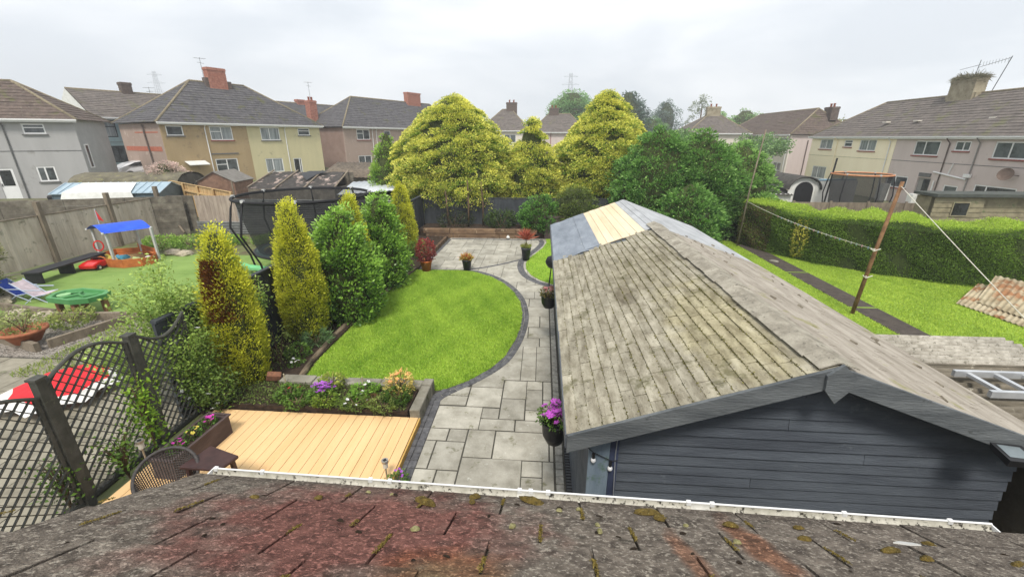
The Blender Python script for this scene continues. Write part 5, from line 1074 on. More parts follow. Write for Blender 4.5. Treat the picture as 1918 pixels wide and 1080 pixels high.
# climbers against the trellis and fence
def climber(label, x, y, z0, sx_, sy_, h_, n, leaf, c0, c1_, seed, fl=None):
    t = thing('climbing_shrub', label, 'shrub', (x, y, z0), 0, 'leafy climbers along the left fence'); rng = np.random.default_rng(seed); P = []; D = []; b = MB(); ns = 26
    for k in range(ns):
        a = rng.uniform(0, 6.28); L = h_ * rng.uniform(.6, 1.05); ex_ = Vector((sx_ * math.cos(a) * rng.uniform(.4, 1), sy_ * math.sin(a) * rng.uniform(.4, 1), L)); c_ = Vector((ex_.x * .3, ex_.y * .3, L * .75))
        pts = [Vector((0, 0, 0)).lerp(c_, q).lerp(c_.lerp(ex_ - Vector((0, 0, .12 * h_)), q), q) for q in (0, .25, .5, .75, 1)]
        b.tube(pts, [.009, .008, .006, .004, .003], 4)
        m_ = n // ns; q = rng.uniform(.15, 1, m_)
        for qq in q:
            p = Vector((0, 0, 0)).lerp(c_, qq).lerp(c_.lerp(ex_ - Vector((0, 0, .12 * h_)), qq), qq); P.append((p.x + rng.normal() * .09, p.y + rng.normal() * .09, p.z + rng.normal() * .08)); D.append((rng.normal() * .8, rng.normal() * .8, rng.normal() * .5 + .3))
    b.build('stems', BARK, t, kind='stuff'); P = np.array(P); n = len(P); tt = np.clip(P[:, 2] / h_ * .6 + rng.normal(size=n) * .25 + .15, 0, 1)
    leafmesh('foliage', P, np.array(D), leaf * rng.uniform(.6, 1.3, n), mixcol(c0, c1_, tt) * rng.uniform(.75, 1.2, (n, 1)), t, None, .5, seed)
    if fl:
        f0 = None; me = MB()
        for k in range(5): q = k * 1.2566; s_ = .035; me.add([(0, 0, 0), (s_ * math.cos(q - .5), s_ * math.sin(q - .5), .01), (s_ * 1.2 * math.cos(q), s_ * 1.2 * math.sin(q), .012), (s_ * math.cos(q + .5), s_ * math.sin(q + .5), .01)], [(0, 1, 2, 3)])
        for k in range(fl):
            i = rng.integers(n)
            if f0 is None: f0 = me.build('flower', mat('petal_white', WHT), t); o = f0
            else: o = inst(f0, t)
            o.location = tuple(P[i] + (.03, -.03, .03)); o.rotation_euler = (rng.uniform(-.5, .5), rng.uniform(-.5, .5), 0)
    return t
R0_, R1_ = hexc(98, 132, 48), hexc(190, 214, 116)
climber('tall airy light green climber left of the scorched golden column', -6.25, 6.1, 0, .55, .7, 2.75, 9000, .06, R0_, R1_, 101)
climber('dense climber with white flowers behind the trellis end post', -5.75, 5.75, 0, .42, .45, 1.85, 7600, .055, hexc(72, 104, 36), hexc(160, 186, 88), 102, 22)
climber('arching climber spilling over the charcoal fence by the second golden column', -5.95, 7.7, .4, .4, .5, 1.6, 2600, .06, R0_, R1_, 103, 4)
climber('low leafy bush at the corner of the deck and the flower bed', -5.4, 5.75, .1, .35, .3, .8, 2200, .055, hexc(50, 72, 30), hexc(132, 160, 74), 104, 6)
climber('ivy like climber growing up the near trellis post', -5.86, 3.7, 0, .1, .16, .9, 420, .06, hexc(60, 84, 38), hexc(120, 160, 60), 105)
climber('bright leafed climber on the trellis beside the far post', -5.66, 4.75, .05, .08, .12, 1.5, 700, .065, hexc(84, 126, 34), hexc(168, 206, 70), 106)
climber('sparse climber low on the trellis between the posts', -5.68, 4.3, 0, .1, .3, .9, 500, .06, hexc(60, 90, 38), hexc(130, 166, 70), 107)
climber('pale leafed shrub on the neighbour side of the fence', -6.8, 5.9, 0, .7, .7, 1.5, 3200, .07, R0_, R1_, 108)
climber('light green branchy shrub rising between the neighbour lawn and the fence', -6.9, 7.9, 0, .6, .9, 1.75, 3600, .065, R0_, R1_, 109)

# ------------------------------------------------------------------ trellis
def trellis(label, y0, y1, ztop, arch, seed, first_post=True, posts=(0,)):
    t = thing('lattice_trellis', label, 'trellis', (-5.75, y0, 0), 0, 'trellis panels along the deck'); L = y1 - y0; b0 = .12
    top = lambda y: ztop + arch * math.sin(math.pi * min(max(y / L, 0), 1))
    MB().tube([(0, L * k / 16, top(L * k / 16)) for k in range(17)], .024, 6).build('top_rail', TRELLIS, t); MB().box(-.02, .02, 0, L, b0 - .03, b0 + .01).build('bottom_rail', TRELLIS, t)
    for y in (0.03, L - .03): MB().box(-.018, .018, y - .02, y + .02, b0, top(y)).build('stile', TRELLIS, t)
    sp = .135; rr = random.Random(seed)
    for sgn in (1, -1):
        k0 = -int(3 / sp)
        for k in range(-30, 40):
            c = k * sp                       # line: z - b0 = sgn*(y) + c
            pts = []
            for i in range(81):
                y = L * i / 80; z = b0 + sgn * y + c
                if b0 <= z <= top(y): pts.append((y, z))
            if len(pts) < 3: continue
            a, e = pts[0], pts[-1]; xo = .006 * sgn; MB().bar((xo, a[0], a[1]), (xo, e[0], e[1]), .010, .028, up=(1, 0, 0)).build('slat', TRELLIS, t)
    return t
for i, y in enumerate((1.65, 2.72, 3.82, 4.96)):
    o = tag(MB().box(-.05, .05, -.05, .05, 0, 1.88).box(-.065, .065, -.065, .065, 1.88, 1.91).box(-.056, -.05, -.03, .03, 1.55, 1.62).build('trellis_post', TRELLIS, loc=(-5.75, y, 0)), ['square dark trellis post hidden closest to the house', 'square dark trellis post second from the house', 'square dark trellis post beside the rattan chair, left one in view', 'square dark trellis post behind the brown trough, right one in view'][i], 'post', 'trellis posts')
trellis('arched dark lattice trellis between the two visible posts', 3.88, 4.90, 1.80, .2, 1)
trellis('arched dark lattice trellis at the left edge, nearest the house', 2.78, 3.76, 1.66, .2, 2)
trellis('short lattice trellis right of the far post, overgrown with white flowers', 5.02, 5.9, 1.86, -.22, 3)
trellis('lattice trellis closest to the house wall', 1.7, 2.66, 1.66, .2, 4)

# ------------------------------------------------------------------ pots on the patio and wall pots
def pot(name, label, x, y, z, r0, r1, h_, m, plant):
    t = thing(name, label, 'plant pot', (x, y, z)); MB().lathe([(0, 0), (r0, 0), (r1, h_ * .86), (r1 * 1.07, h_ * .87), (r1 * 1.07, h_), (r1 * .93, h_), (r1 * .9, h_ * .8), (0, h_ * .8)], 24).build('pot', m, t, True); MB().lathe([(0, h_ * .86), (r1 * .9, h_ * .86)], 16).build('soil', SOIL, t); return t
TERRA = mat('terracotta', hexc(206, 116, 62), hexc(176, 94, 50), 8, .85, .2, 60); BLKPOT = mat('charcoal_pot', hexc(66, 68, 74), hexc(50, 52, 58), 8, .6)
pot('terracotta_pot', 'orange terracotta pot with red leafed shrub at the lawn corner', -4.05, 14.15, .02, .14, .2, .4, TERRA, 0)
bush('red_leafed_shrub', 'dark red leafed shrub growing in the orange pot', 'plant', -4.05, 14.15, .38, .32, .85, 1300, .07, hexc(96, 34, 36), hexc(176, 78, 74), 121)
def spiky(label, x, y, z, h_, rad, n, c0, c1_, seed, stem=0):
    t = thing('cordyline', label, 'plant', (x, y, z)); rng = np.random.default_rng(seed); b = MB(); b.tube([(0, 0, 0), (0, 0, stem + .05)], .02, 6); b.build('stem', BARK, t)
    a = rng.uniform(0, 6.28, n); e = rng.uniform(.2, 1.45, n); D = np.stack([np.cos(a) * np.cos(e), np.sin(a) * np.cos(e), np.sin(e)], 1); P = np.zeros((n, 3)); P[:, 2] = stem
    leafmesh('leaves', P, D, rad * rng.uniform(.7, 1.1, n), mixcol(c0, c1_, rng.uniform(0, 1, n)), t, None, .09, seed); return t
pot('black_pot', 'tapered charcoal pot with orange leafed plant at the top of the lawn', -2.63, 14.38, .02, .12, .17, .4, BLKPOT, 0)
spiky('small orange green spiky plant in the charcoal pot at the top of the lawn', -2.63, 14.38, .36, .3, .36, 110, hexc(190, 100, 60), hexc(214, 160, 90), 122)
bush('pot_foliage', 'yellow green leaves filling the charcoal pot at the top of the lawn', 'plant', -2.63, 14.38, .38, .2, .2, 300, .08, hexc(120, 130, 50), hexc(204, 176, 96), 123)
pot('black_pot', 'tapered charcoal pot with tall red cordyline between the two lawns', -.57, 15.85, .02, .13, .18, .5, BLKPOT, 0)
spiky('tall red spiky cordyline in the charcoal pot between the lawns', -.57, 15.85, .48, .6, .5, 130, hexc(150, 64, 52), hexc(206, 124, 100), 124, .35)
bush('pot_foliage', 'green leaves under the tall red cordyline', 'plant', -.57, 15.85, .5, .16, .14, 260, .08, hexc(120, 140, 60), hexc(190, 190, 110), 125)
def wallpot(label, flab, y, fc, fn, seed, c0, c1_, r=.17, z=1.28):
    t = thing('hanging_pot', label, 'hanging pot', (.20, y, z)); MB().lathe([(0, -.02), (r * .6, 0), (r * .92, .1), (r, .26), (r * 1.04, .27), (r * .9, .27), (r * .85, .2), (0, .2)], 22).build('pot', BLACKP, t, True); MB().tube([(0, 0, .26), (.2, 0, .62)], .006, 5).build('bracket', BLACKP, t)
    bush('hanging_flowers', flab, 'flower', .20, y, z + .22, r * 1.15, .24, 420, .045, c0, c1_, seed, None, None, .5, (fc, fn, .03))
wallpot('black half round pot hung on the garage eave holding pink and purple flowers', 'mass of pink and purple petunias in the near hanging pot', 3.95, hexc(186, 84, 190), 60, 131, hexc(60, 90, 40), hexc(120, 156, 70), .145, 1.26)
wallpot('black pot hung farther along the garage eave by the light setts', 'small reddish and white flowers in the far hanging pot', 8.62, hexc(170, 110, 110), 26, 132, hexc(70, 80, 44), hexc(140, 130, 80), .17, 1.0)
bb = thing('kettle_barbecue', 'black kettle barbecue on a stand beside the garage on the small lawn', 'barbecue', (.40, 12.75, .02))
MB().lathe([(0, .62), (.16, .66), (.24, .78), (.25, .85), (.2, .97), (.06, 1.03), (0, 1.03)], 20).build('bowl', BLACKP, bb, True)
for a in (0, 120, 240): MB().tube([(.12 * math.cos(R(a)), .12 * math.sin(R(a)), .68), (.24 * math.cos(R(a)), .24 * math.sin(R(a)), 0)], .012, 5).build('leg', BLACKP, bb)
tag(MB().lathe([(0, 0), (.05, .0), (.09, .06), (.03, .16), (0, .16)], 10).build('garden_ornament', WHITEPAINT, loc=(-1.55, 19.42, .03)), 'small white ornament standing in front of the sleeper wall', 'ornament')
o = thing('dark_timber_box', 'dark brown timber box just showing past the far corner of the garage', 'box', (.55, 19.9, 0)); MB().box(-.4, .5, -.3, .3, 0, 1.0).build('box', PLANT, o); MB().box(-.45, .55, -.35, .35, 1.0, 1.06).build('lid', PLANT, o)

# ------------------------------------------------------------------ neighbour's garden on the left
TURF = mat('artificial_turf', hexc(132, 158, 84), hexc(112, 140, 68), .8, .95, .5, 90, spot=hexc(134, 154, 92), spot_scale=1.5, spot_amt=.6)
tg = empty('play_lawn', kind='structure')
for i in range(5):
    y0 = 9.5 + i * 1.25; MB().prism([(-17.6 + .1 * i, y0), (-8.2, y0 + .0), (-8.2, y0 + 1.235), (-17.6, y0 + 1.235)], -.06, .02 + .0007 * i).build('turf_strip', TURF, tg)
MB().box(-18.4, -6.3, 15.8, 19.5, -.08, .012).build('bed_soil', mat('weedy_soil', hexc(108, 118, 70), hexc(92, 82, 62), 2.5, .95, .8, 30), tg)
GRAV = mat('gravel', hexc(168, 160, 150), hexc(98, 92, 86), 26, .95, 1, 60, contrast=(.4, .6), spot=hexc(206, 200, 190), spot_scale=34, spot_amt=.58)
MB().box(-13.2, -8.9, 7.4, 9.45, -.06, .01).build('gravel_bed', GRAV, kind='structure')
rng = np.random.default_rng(64); n = 5200; P = np.stack([rng.uniform(-12.6, -9.0, n), rng.uniform(7.5, 9.4, n), np.full(n, .012)], 1)
leafmesh('gravel_stones', P, rng.normal(size=(n, 3)) * (1, 1, .25), rng.uniform(.02, .05, n), mixcol(hexc(90, 84, 80), hexc(208, 200, 190), rng.uniform(0, 1, n)), None, LEAF, .8, 64, 'stuff')
np_ = MB().box(-16, -5.85, 1.6, 7.38, -.08, -.004).build('neighbour_patio', JOINT, kind='structure'); PAVN = mat('neighbour_slab', hexc(158, 152, 136), hexc(124, 118, 104), 2.2, .9, .4, 40, rnd=.1, spot=hexc(100, 102, 76), spot_scale=2, spot_amt=.6)
ps = MB().box(0, .585, 0, .585, -.03, .004).mesh('paving_slab'); ps.materials.append(PAVN)
for i in range(14):
    for j in range(9):
        x, y = -14.4 + i * .6, 1.95 + j * .6
        o = bpy.data.objects.new('paving_slab', ps); col.objects.link(o); o.parent = np_; o.location = (x, y, random.uniform(-.002, .002)); o.rotation_euler = (0, 0, random.uniform(-.005, .005))
# side fence with concrete posts
t = thing('closeboard_side_fence', 'weathered closeboard fence with tall posts behind the black bench', 'fence', (-18.5, 8.0, 0))
board_fence(t, (-18.5, 8.0), (-18.5, 19.6), .05, 1.78, .105, CLOSEB, .02, .012, seed=11)
for y in (9.2, 11.7, 14.3, 16.9, 19.3): MB().box(-.02, .14, -.07, .07, 0, 2.35 - .02 * (y % 3)).build('post', OLDWOOD, t, loc=(0, y - 8, 0))
MB().box(-.03, .04, 0, 11.6, 1.78, 1.82).build('capping', OLDWOOD, t)
t = thing('old_panel_wall', 'dark weathered horizontal board wall behind the side fence at left', 'wall', (-26, 16.3, 0), math.atan2(3.1, 8.7))
for r in range(6):
    for s in range(4): MB().box(s * 2.32, s * 2.32 + 2.3, -.03, .03, r * .31 + .02, r * .31 + .32).build('board', DARKB, t)
t = thing('horizontal_board_fence', 'dark horizontal board fence with prop between the closeboard fences', 'fence', (-18.3, 19.65, 0))
for r in range(8): MB().box(0, 1.35, -.025, .025, .1 + r * .22, .1 + r * .22 + .215).build('board', DARKB, t)
MB().bar((.1, -.1, .9), (1.0, -.6, .15), .07, .07).build('prop', OLDWOOD, t)
t = thing('pale_closeboard_panel', 'pale pinkish closeboard fence panel next to the trampoline', 'fence', (-16.9, 19.68, 0)); board_fence(t, (-16.9, 19.68), (-14.75, 19.68), .6, 1.86, .1, PALEB, .02, .012, seed=12); MB().box(0, 2.15, .02, .06, 1.2, 1.3).build('rail', PALEB, t)
t = thing('corrugated_tin_fence', 'grey corrugated tin sheet fence running behind the trampoline', 'fence', (0, 0, 0))
for i in range(5): flat_wave(MB(), (-17.0 + i * 2.2, 19.6 + .015 * (i % 2)), (-17.0 + i * 2.2 + 2.22, 19.6 + .015 * (i % 2)), .0, .62 if i == 0 else 1.72, .035, 8 if i == 0 else 20, horiz=True).build('tin_sheet', TIN, t)
# toys
bn = thing('black_bench', 'low black plank bench in front of the closeboard fence', 'bench', (-16.55, 13.1, 0), R(98)); BW = mat('black_bench_wood', hexc(50, 50, 54), hexc(36, 36, 40), 6, .6)
MB().box(-1.3, 1.3, -.26, .26, .36, .41).build('seat', BW, bn)
for x in (-1.22, -.1, 1.2): MB().box(x - .04, x + .04, -.24, .24, 0, .358).build('leg', BW, bn)
rc_ = thing('toy_car', 'red ride-on toy sports car parked under the black bench', 'toy car', (-16.15, 13.75, .02), R(100)); RED = mat('red_plastic', hexc(214, 36, 30), hexc(190, 26, 22), 4, .3, coat=.5)
b = MB(); prof = [(-.52, .08), (-.54, .22), (-.3, .28), (-.1, .3), (.1, .28), (.45, .2), (.54, .12), (.5, .07)]; n = len(prof)
for yq in (-.26, .26):
    for x, z in prof: b.v.append((x, yq, z))
b.f = [tuple(range(n)), tuple(range(n, 2 * n))[::-1]] + [(i, i + n, (i + 1) % n + n, (i + 1) % n) for i in range(n)]; b.build('body', RED, rc_, bevel=.03)
MB().add([(.1, -.2, .29), (.1, .2, .29), (-.05, .18, .4), (-.05, -.18, .4), (.09, -.2, .28), (.09, .2, .28), (-.06, .18, .39), (-.06, -.18, .39)], [(0, 1, 2, 3), (4, 7, 6, 5), (0, 3, 7, 4), (1, 5, 6, 2), (2, 6, 7, 3)]).build('windscreen', GLASSDARK, rc_)
for x in (-.33, .33):
    for yq in (-.27, .27): wl = MB().tube([(x, yq - .03, .09), (x, yq + .03, .09)], .09, 14).build('wheel', BLACKP, rc_); MB().tube([(x, yq - .034, .09), (x, yq + .034, .09)], .05, 10).build('rim', WHITEPAINT, wl)
sb = thing('boat_sandbox', 'orange wooden boat shaped sandbox with blue canopy', 'sandbox', (-15.75, 14.6, .02)); sb.scale = (.8, .8, 1); ORW = mat('orange_stained_wood', hexc(196, 116, 60), hexc(164, 92, 46), 6, .7, .2, 40, rnd=.08)
hull = [(-1.35, -.6), (.1, -1.05), (.75, -1.1), (1.35, -.75), (1.5, -.35), (1.2, .25), (-.6, 1.15), (-1.5, .8)]
for i in range(len(hull)):
    (x0, y0), (x1, y1) = hull[i], hull[(i + 1) % len(hull)]
    MB().bar((x0, y0, .16 if i != 5 else .24), (x1, y1, .16 if i != 5 else .24), .03, .3 if i != 5 else .46).build('hull_board', ORW, sb)
MB().prism([(x * .98, y * .98) for x, y in hull], .01, .08).build('sand', mat('sand', hexc(206, 170, 116), hexc(182, 146, 96), 12, .95, .5, 60), sb)
MB().bar((-1.3, -.5, .3), (-.4, -.9, .3), .26, .03).build('seat_board', ORW, sb); MB().bar((.3, .75, .32), (1.25, .1, .32), .2, .03).build('seat_board', ORW, sb); MB().bar((-.3, -.2, .3), (.5, .5, .3), .12, .03).build('seat_board', ORW, sb)
POSTW = mat('grey_canopy_post', hexc(196, 196, 194), hexc(176, 176, 174), 6, .6)
for x, y in ((.3, -1.02), (-1.25, -.2), (1.3, .2), (-.3, 1.0)): MB().box(x - .045, x + .045, y - .045, y + .045, .05, 1.3).build('canopy_post', POSTW, sb)
b = MB(); cc_ = [(.35, -1.2), (-1.35, -.35), (-.45, 1.15), (1.3, .25)]; nn = 8
for j in range(nn + 1):
    for i in range(nn + 1):
        u, v = i / nn, j / nn; p = [(cc_[0][q] * (1 - u) + cc_[1][q] * u) * (1 - v) + (cc_[3][q] * (1 - u) + cc_[2][q] * u) * v for q in (0, 1)]; b.v.append((p[0], p[1], 1.28 + .22 * math.sin(math.pi * u)))
for j in range(nn):
    for i in range(nn): a = j * (nn + 1) + i; b.f.append((a, a + 1, a + nn + 2, a + nn + 1))
b.build('canopy', mat('blue_canopy', hexc(46, 92, 222), hexc(36, 78, 200), 3, .6), sb, True)
b = MB(); edge_ = [b for b in ()]
for s_ in range(4):
    x0, y0 = cc_[s_]; x1, y1 = cc_[(s_ + 1) % 4]; z0 = 1.24
    MB().box(x0 - .03, x0 + .03, y0 - .03, y0 + .03, 1.26, 1.32).build('corner_peg', WHITEPAINT, sb)
MB().tube([(-1.35, .3, 1.0), (-1.35, .3, 1.95)], .02, 6).build('flag_pole', POSTW, sb); MB().add([(-1.33, .3, 1.9), (-1.33, .32, 1.55), (-.95, .2, 1.5), (-1.36, .3, 1.9), (-1.36, .32, 1.55), (-.97, .2, 1.5)], [(0, 1, 2), (3, 5, 4), (0, 3, 4, 1), (1, 4, 5, 2), (2, 5, 3, 0)]).build('flag', RED, sb)
MB().lathe([(.16, -.02), (.2, -.02), (.2, .02), (.16, .02), (.16, -.02)], 16).build('wheel', RED, sb, loc=(-.55, -.75, .75)).rotation_euler = (R(80), 0, .4)
for i, (x, y, c, lb) in enumerate([(-16.6, 14.5, YEL, 'yellow soft toy in the left of the sandbox'), (-16.15, 14.7, hexc(80, 160, 190), 'blue toy in the sandbox beside the canopy post'), (-15.3, 14.35, hexc(190, 206, 140), 'pale green toy in the middle of the sandbox'), (-14.95, 14.5, WHT, 'white toy in the right of the sandbox'), (-15.2, 14.15, hexc(120, 90, 90), 'small dark toy at the front of the sandbox')]):
    b = MB().lathe([(0, 0), (.14, .01), (.17, .07), (.1, .15), (.04, .2), (0, .2)], 10, sx=1.4); o = tag(b.build('sand_toy', mat('toy_%d' % i, c, None, 6, .6), loc=(x, y, .1)), lb, 'toy', 'toys in the sandbox'); o.rotation_euler = (.5 * i, .3, i)
wt = thing('water_table', 'green plastic sand and water play table on brown legs', 'play table', (-12.45, 9.85, .02), R(-4)); wt.scale = (.82, .82, 1); GRN = mat('green_plastic', hexc(88, 150, 92), hexc(74, 132, 78), 3, .5)
oct_ = [(-.85, -.1), (-.6, -.48), (.35, -.56), (.78, -.35), (.92, .1), (.7, .42), (-.45, .48), (-.85, .2)]
b = MB(); n = 8; b.v = [(x, y, .38) for x, y in oct_] + [(x * 1.03, y * 1.03, .52) for x, y in oct_] + [(x * .86, y * .84, .52) for x, y in oct_] + [(x * .82, y * .8, .44) for x, y in oct_]
for r in range(3): b.f += [(r * n + i, r * n + (i + 1) % n, (r + 1) * n + (i + 1) % n, (r + 1) * n + i) for i in range(n)]
b.f += [tuple(range(n))[::-1], tuple(range(24, 32))]; b.build('tray', GRN, wt)
MB().tube([(-.3, -.3, .47), (0, 0, .49), (.3, -.1, .47), (.5, .2, .47)], .035, 6).tube([(-.55, .1, .47), (-.1, .2, .5), (0, .0, .49)], .035, 6).build('channel_rim', GRN, wt); MB().lathe([(0, 0), (.16, 0), (.18, .05), (0, .06)], 12, (-.45, -.1, .45)).build('play_island', mat('pale_green_plastic', hexc(150, 196, 140)), wt)
for x, y in ((-.62, -.2), (.3, -.42), (.75, .12), (-.4, .35)): MB().box(x - .07, x + .07, y - .07, y + .07, 0, .378).build('leg', mat('brown_leg', hexc(150, 108, 80), hexc(124, 88, 64), 6), wt)
for i, (x, y, c, lb) in enumerate([(-15.1, 10.55, hexc(40, 70, 160), 'small folding beach chair with navy blue sling beside the stones'), (-14.5, 10.5, hexc(206, 190, 196), 'small folding beach chair with pale pink sling next to the blue one')]):
    t = thing('beach_chair', lb, 'chair', (x, y, .02), R(15), 'folding beach chairs'); fr = mat('pale_blue_tube', hexc(190, 200, 220), None, 5, .4)
    MB().add([(-.25, .0, .2), (.25, .0, .2), (.25, .02, .19), (-.25, .02, .19), (-.25, -.0, .2), (-.42, -.2, .62), (-.42, .2, .62), (-.02, .2, .2), (-.02, -.2, .2), (.3, .2, .24), (.3, -.2, .24)], [(8, 7, 6, 5), (8, 10, 9, 7)]).build('sling', mat('sling_%d' % i, c, None, 8, .8), t)
    b = MB()
    for yq in (-.22, .22): b.tube([(-.44, yq, .64), (.0, yq, .2), (.3, yq, 0)], .014, 6); b.tube([(-.25, yq, 0), (.0, yq, .2), (.32, yq, .25)], .014, 6); b.tube([(-.2, yq, .4), (.25, yq, .38)], .016, 6)
    b.build('frame', fr, t)
for i, (x, y, r, lb) in enumerate([(-15.9, 10.6, .3, 'pale rounded rock left of the beach chairs'), (-15.4, 10.2, .24, 'flat pale rock in front of the blue beach chair'), (-13.9, 9.4, .22, 'grey rock under the left end of the green table'), (-12.9, 9.3, .25, 'pale rock heap beneath the green table legs'), (-15.0, 15.7, .26, 'pale stone block right of the sandbox'), (-14.4, 15.6, .24, 'pale stone block farther right of the sandbox'), (-11.3, 12.9, .22, 'grey stone in front of the trampoline')]):
    b = MB(); n = 9; rr = random.Random(i)
    for q, z in ((1, 0), (1.05, .35), (.8, .75), (.3, .9)):
        for k in range(n): a = 6.283 * k / n; w_ = r * q * rr.uniform(.8, 1.15); b.v.append((w_ * 1.3 * math.cos(a), w_ * math.sin(a), z * r * rr.uniform(.85, 1.1)))
    for j in range(3):
        for k in range(n): a = j * n + k; c = j * n + (k + 1) % n; b.f.append((a, c, c + n, a + n))
    b.f.append(tuple(27 + k for k in range(n))); tag(b.build('garden_rock', mat('pale_rock', hexc(186, 176, 156), hexc(140, 130, 112), 6, .95, .6, 30), loc=(x, y, .0)), lb, 'rock', 'rocks in the play garden')
tb_ = thing('terracotta_bowl', 'wide shallow terracotta bowl with a twiggy plant on the timber bed', 'plant pot', (-11.7, 7.92, .1)); MB().lathe([(0, 0), (.22, 0), (.36, .24), (.41, .25), (.41, .31), (.36, .31), (.33, .22), (0, .2)], 26).build('bowl', mat('dull_terracotta', hexc(176, 112, 80), hexc(148, 92, 66), 6, .9), tb_, True)
bush('bowl_plant', 'thin leafed young plant growing in the terracotta bowl', 'plant', -11.7, 7.92, .32, .36, .5, 420, .07, hexc(104, 124, 62), hexc(176, 186, 116), 141)
bush('bed_plant', 'yellow green plant behind the terracotta bowl', 'plant', -11.7, 8.9, .05, .45, .42, 900, .07, hexc(100, 124, 56), hexc(176, 186, 104), 142); bush('bed_plant', 'grey green plant at the left edge behind the terracotta bowl', 'plant', -12.9, 8.3, .05, .55, .6, 900, .07, hexc(90, 104, 58), hexc(160, 168, 110), 143)
for i, (a, c, lb) in enumerate([((-12.9, 8.1), (-11.1, 7.62), 'timber edging in front of the terracotta bowl'), ((-11.05, 7.8), (-10.6, 9.2), 'dark timber edging right of the terracotta bowl'), ((-12.6, 9.25), (-10.2, 9.48), 'grey timber edging along the gravel below the green table'), ((-15.6, 9.9), (-12.8, 9.45), 'dark timber edging left of the green table')]):
    tag(MB().bar((*a, .1), (*c, .1), .1, .24).build('bed_edging', OLDWOOD), lb, 'edging', 'timber bed edgings')
clump_tree('side_bush', 'grey green twiggy bush at the left edge in front of the fence', 'shrub', (-15.9, 10.0, 0), [(.2, .5), (.8, .75), (1.5, .7), (2.1, .4), (2.4, .1)], 150, 60, .2, .08, hexc(84, 92, 56), hexc(150, 150, 100), 144, None, None, .9, 0, up=.6, core=.5, ragged=.3)
for i, (x, y, r, h_, lb) in enumerate([(-16.3, 16.6, .7, .55, 'leafy green herbs behind the sandbox, left clump'), (-15.2, 17.0, .8, .5, 'leafy green herbs behind the sandbox, middle clump'), (-13.9, 17.4, .7, .4, 'green weeds by the corrugated fence left of the trampoline'), (-12.2, 17.8, .6, .4, 'green weeds behind the trampoline leg')]): bush('herb_clump', lb, 'plant', x, y, .02, r, h_, 1300, .09, hexc(84, 124, 44), hexc(158, 192, 84), 150 + i, 'herb clumps in the play garden')
rng = np.random.default_rng(65); n = 16000; P = np.stack([rng.uniform(-10.6, -6.2, n), rng.uniform(6.6, 12.5, n), np.zeros(n)], 1); P[:, 2] = .02
leafmesh('rough_grass', P, rng.normal(size=(n, 3)) * (.5, .5, .3) + (0, 0, 1), rng.uniform(.04, .12, n), mixcol(hexc(104, 128, 52), hexc(170, 184, 92), rng.uniform(0, 1, n)), None, LEAF, .2, 65, 'stuff', tri=True)
# red and white parasol lying open on the paving behind the trellis
pr_ = thing('red_parasol', 'red parasol with white scalloped edge lying open behind the trellis', 'parasol', (-8.75, 6.15, .05), R(20))
b = MB(); n = 8; b2 = MB(); b.v.append((0, 0, .42))
for k in range(n): 
    a = 6.283 * k / n; b.v.append((.72 * math.cos(a), .72 * math.sin(a), .2)); a2 = a + .3927; b.v.append((.62 * math.cos(a2), .62 * math.sin(a2), .22))
for k in range(2 * n): b.f.append((0, 1 + k, 1 + (k + 1) % (2 * n)))
b.build('canopy', mat('red_cloth', hexc(232, 50, 58), hexc(214, 38, 46), 4, .8), pr_)
for k in range(n): 
    a = 6.283 * k / n; b2.v.append((.722 * math.cos(a), .722 * math.sin(a), .2)); b2.v.append((.95 * math.cos(a), .95 * math.sin(a), .1)); a2 = a + .3927; b2.v.append((.622 * math.cos(a2), .622 * math.sin(a2), .22)); b2.v.append((.78 * math.cos(a2), .78 * math.sin(a2), .14))
for k in range(2 * n): q = (k + 1) % (2 * n); b2.f.append((2 * k, 2 * k + 1, 2 * q + 1, 2 * q))
b2.build('border', mat('white_cloth', hexc(232, 230, 226), None, 4, .8), pr_); MB().tube([(0, 0, .44), (.1, 0, 0)], .015, 6).build('pole', POSTW, pr_)
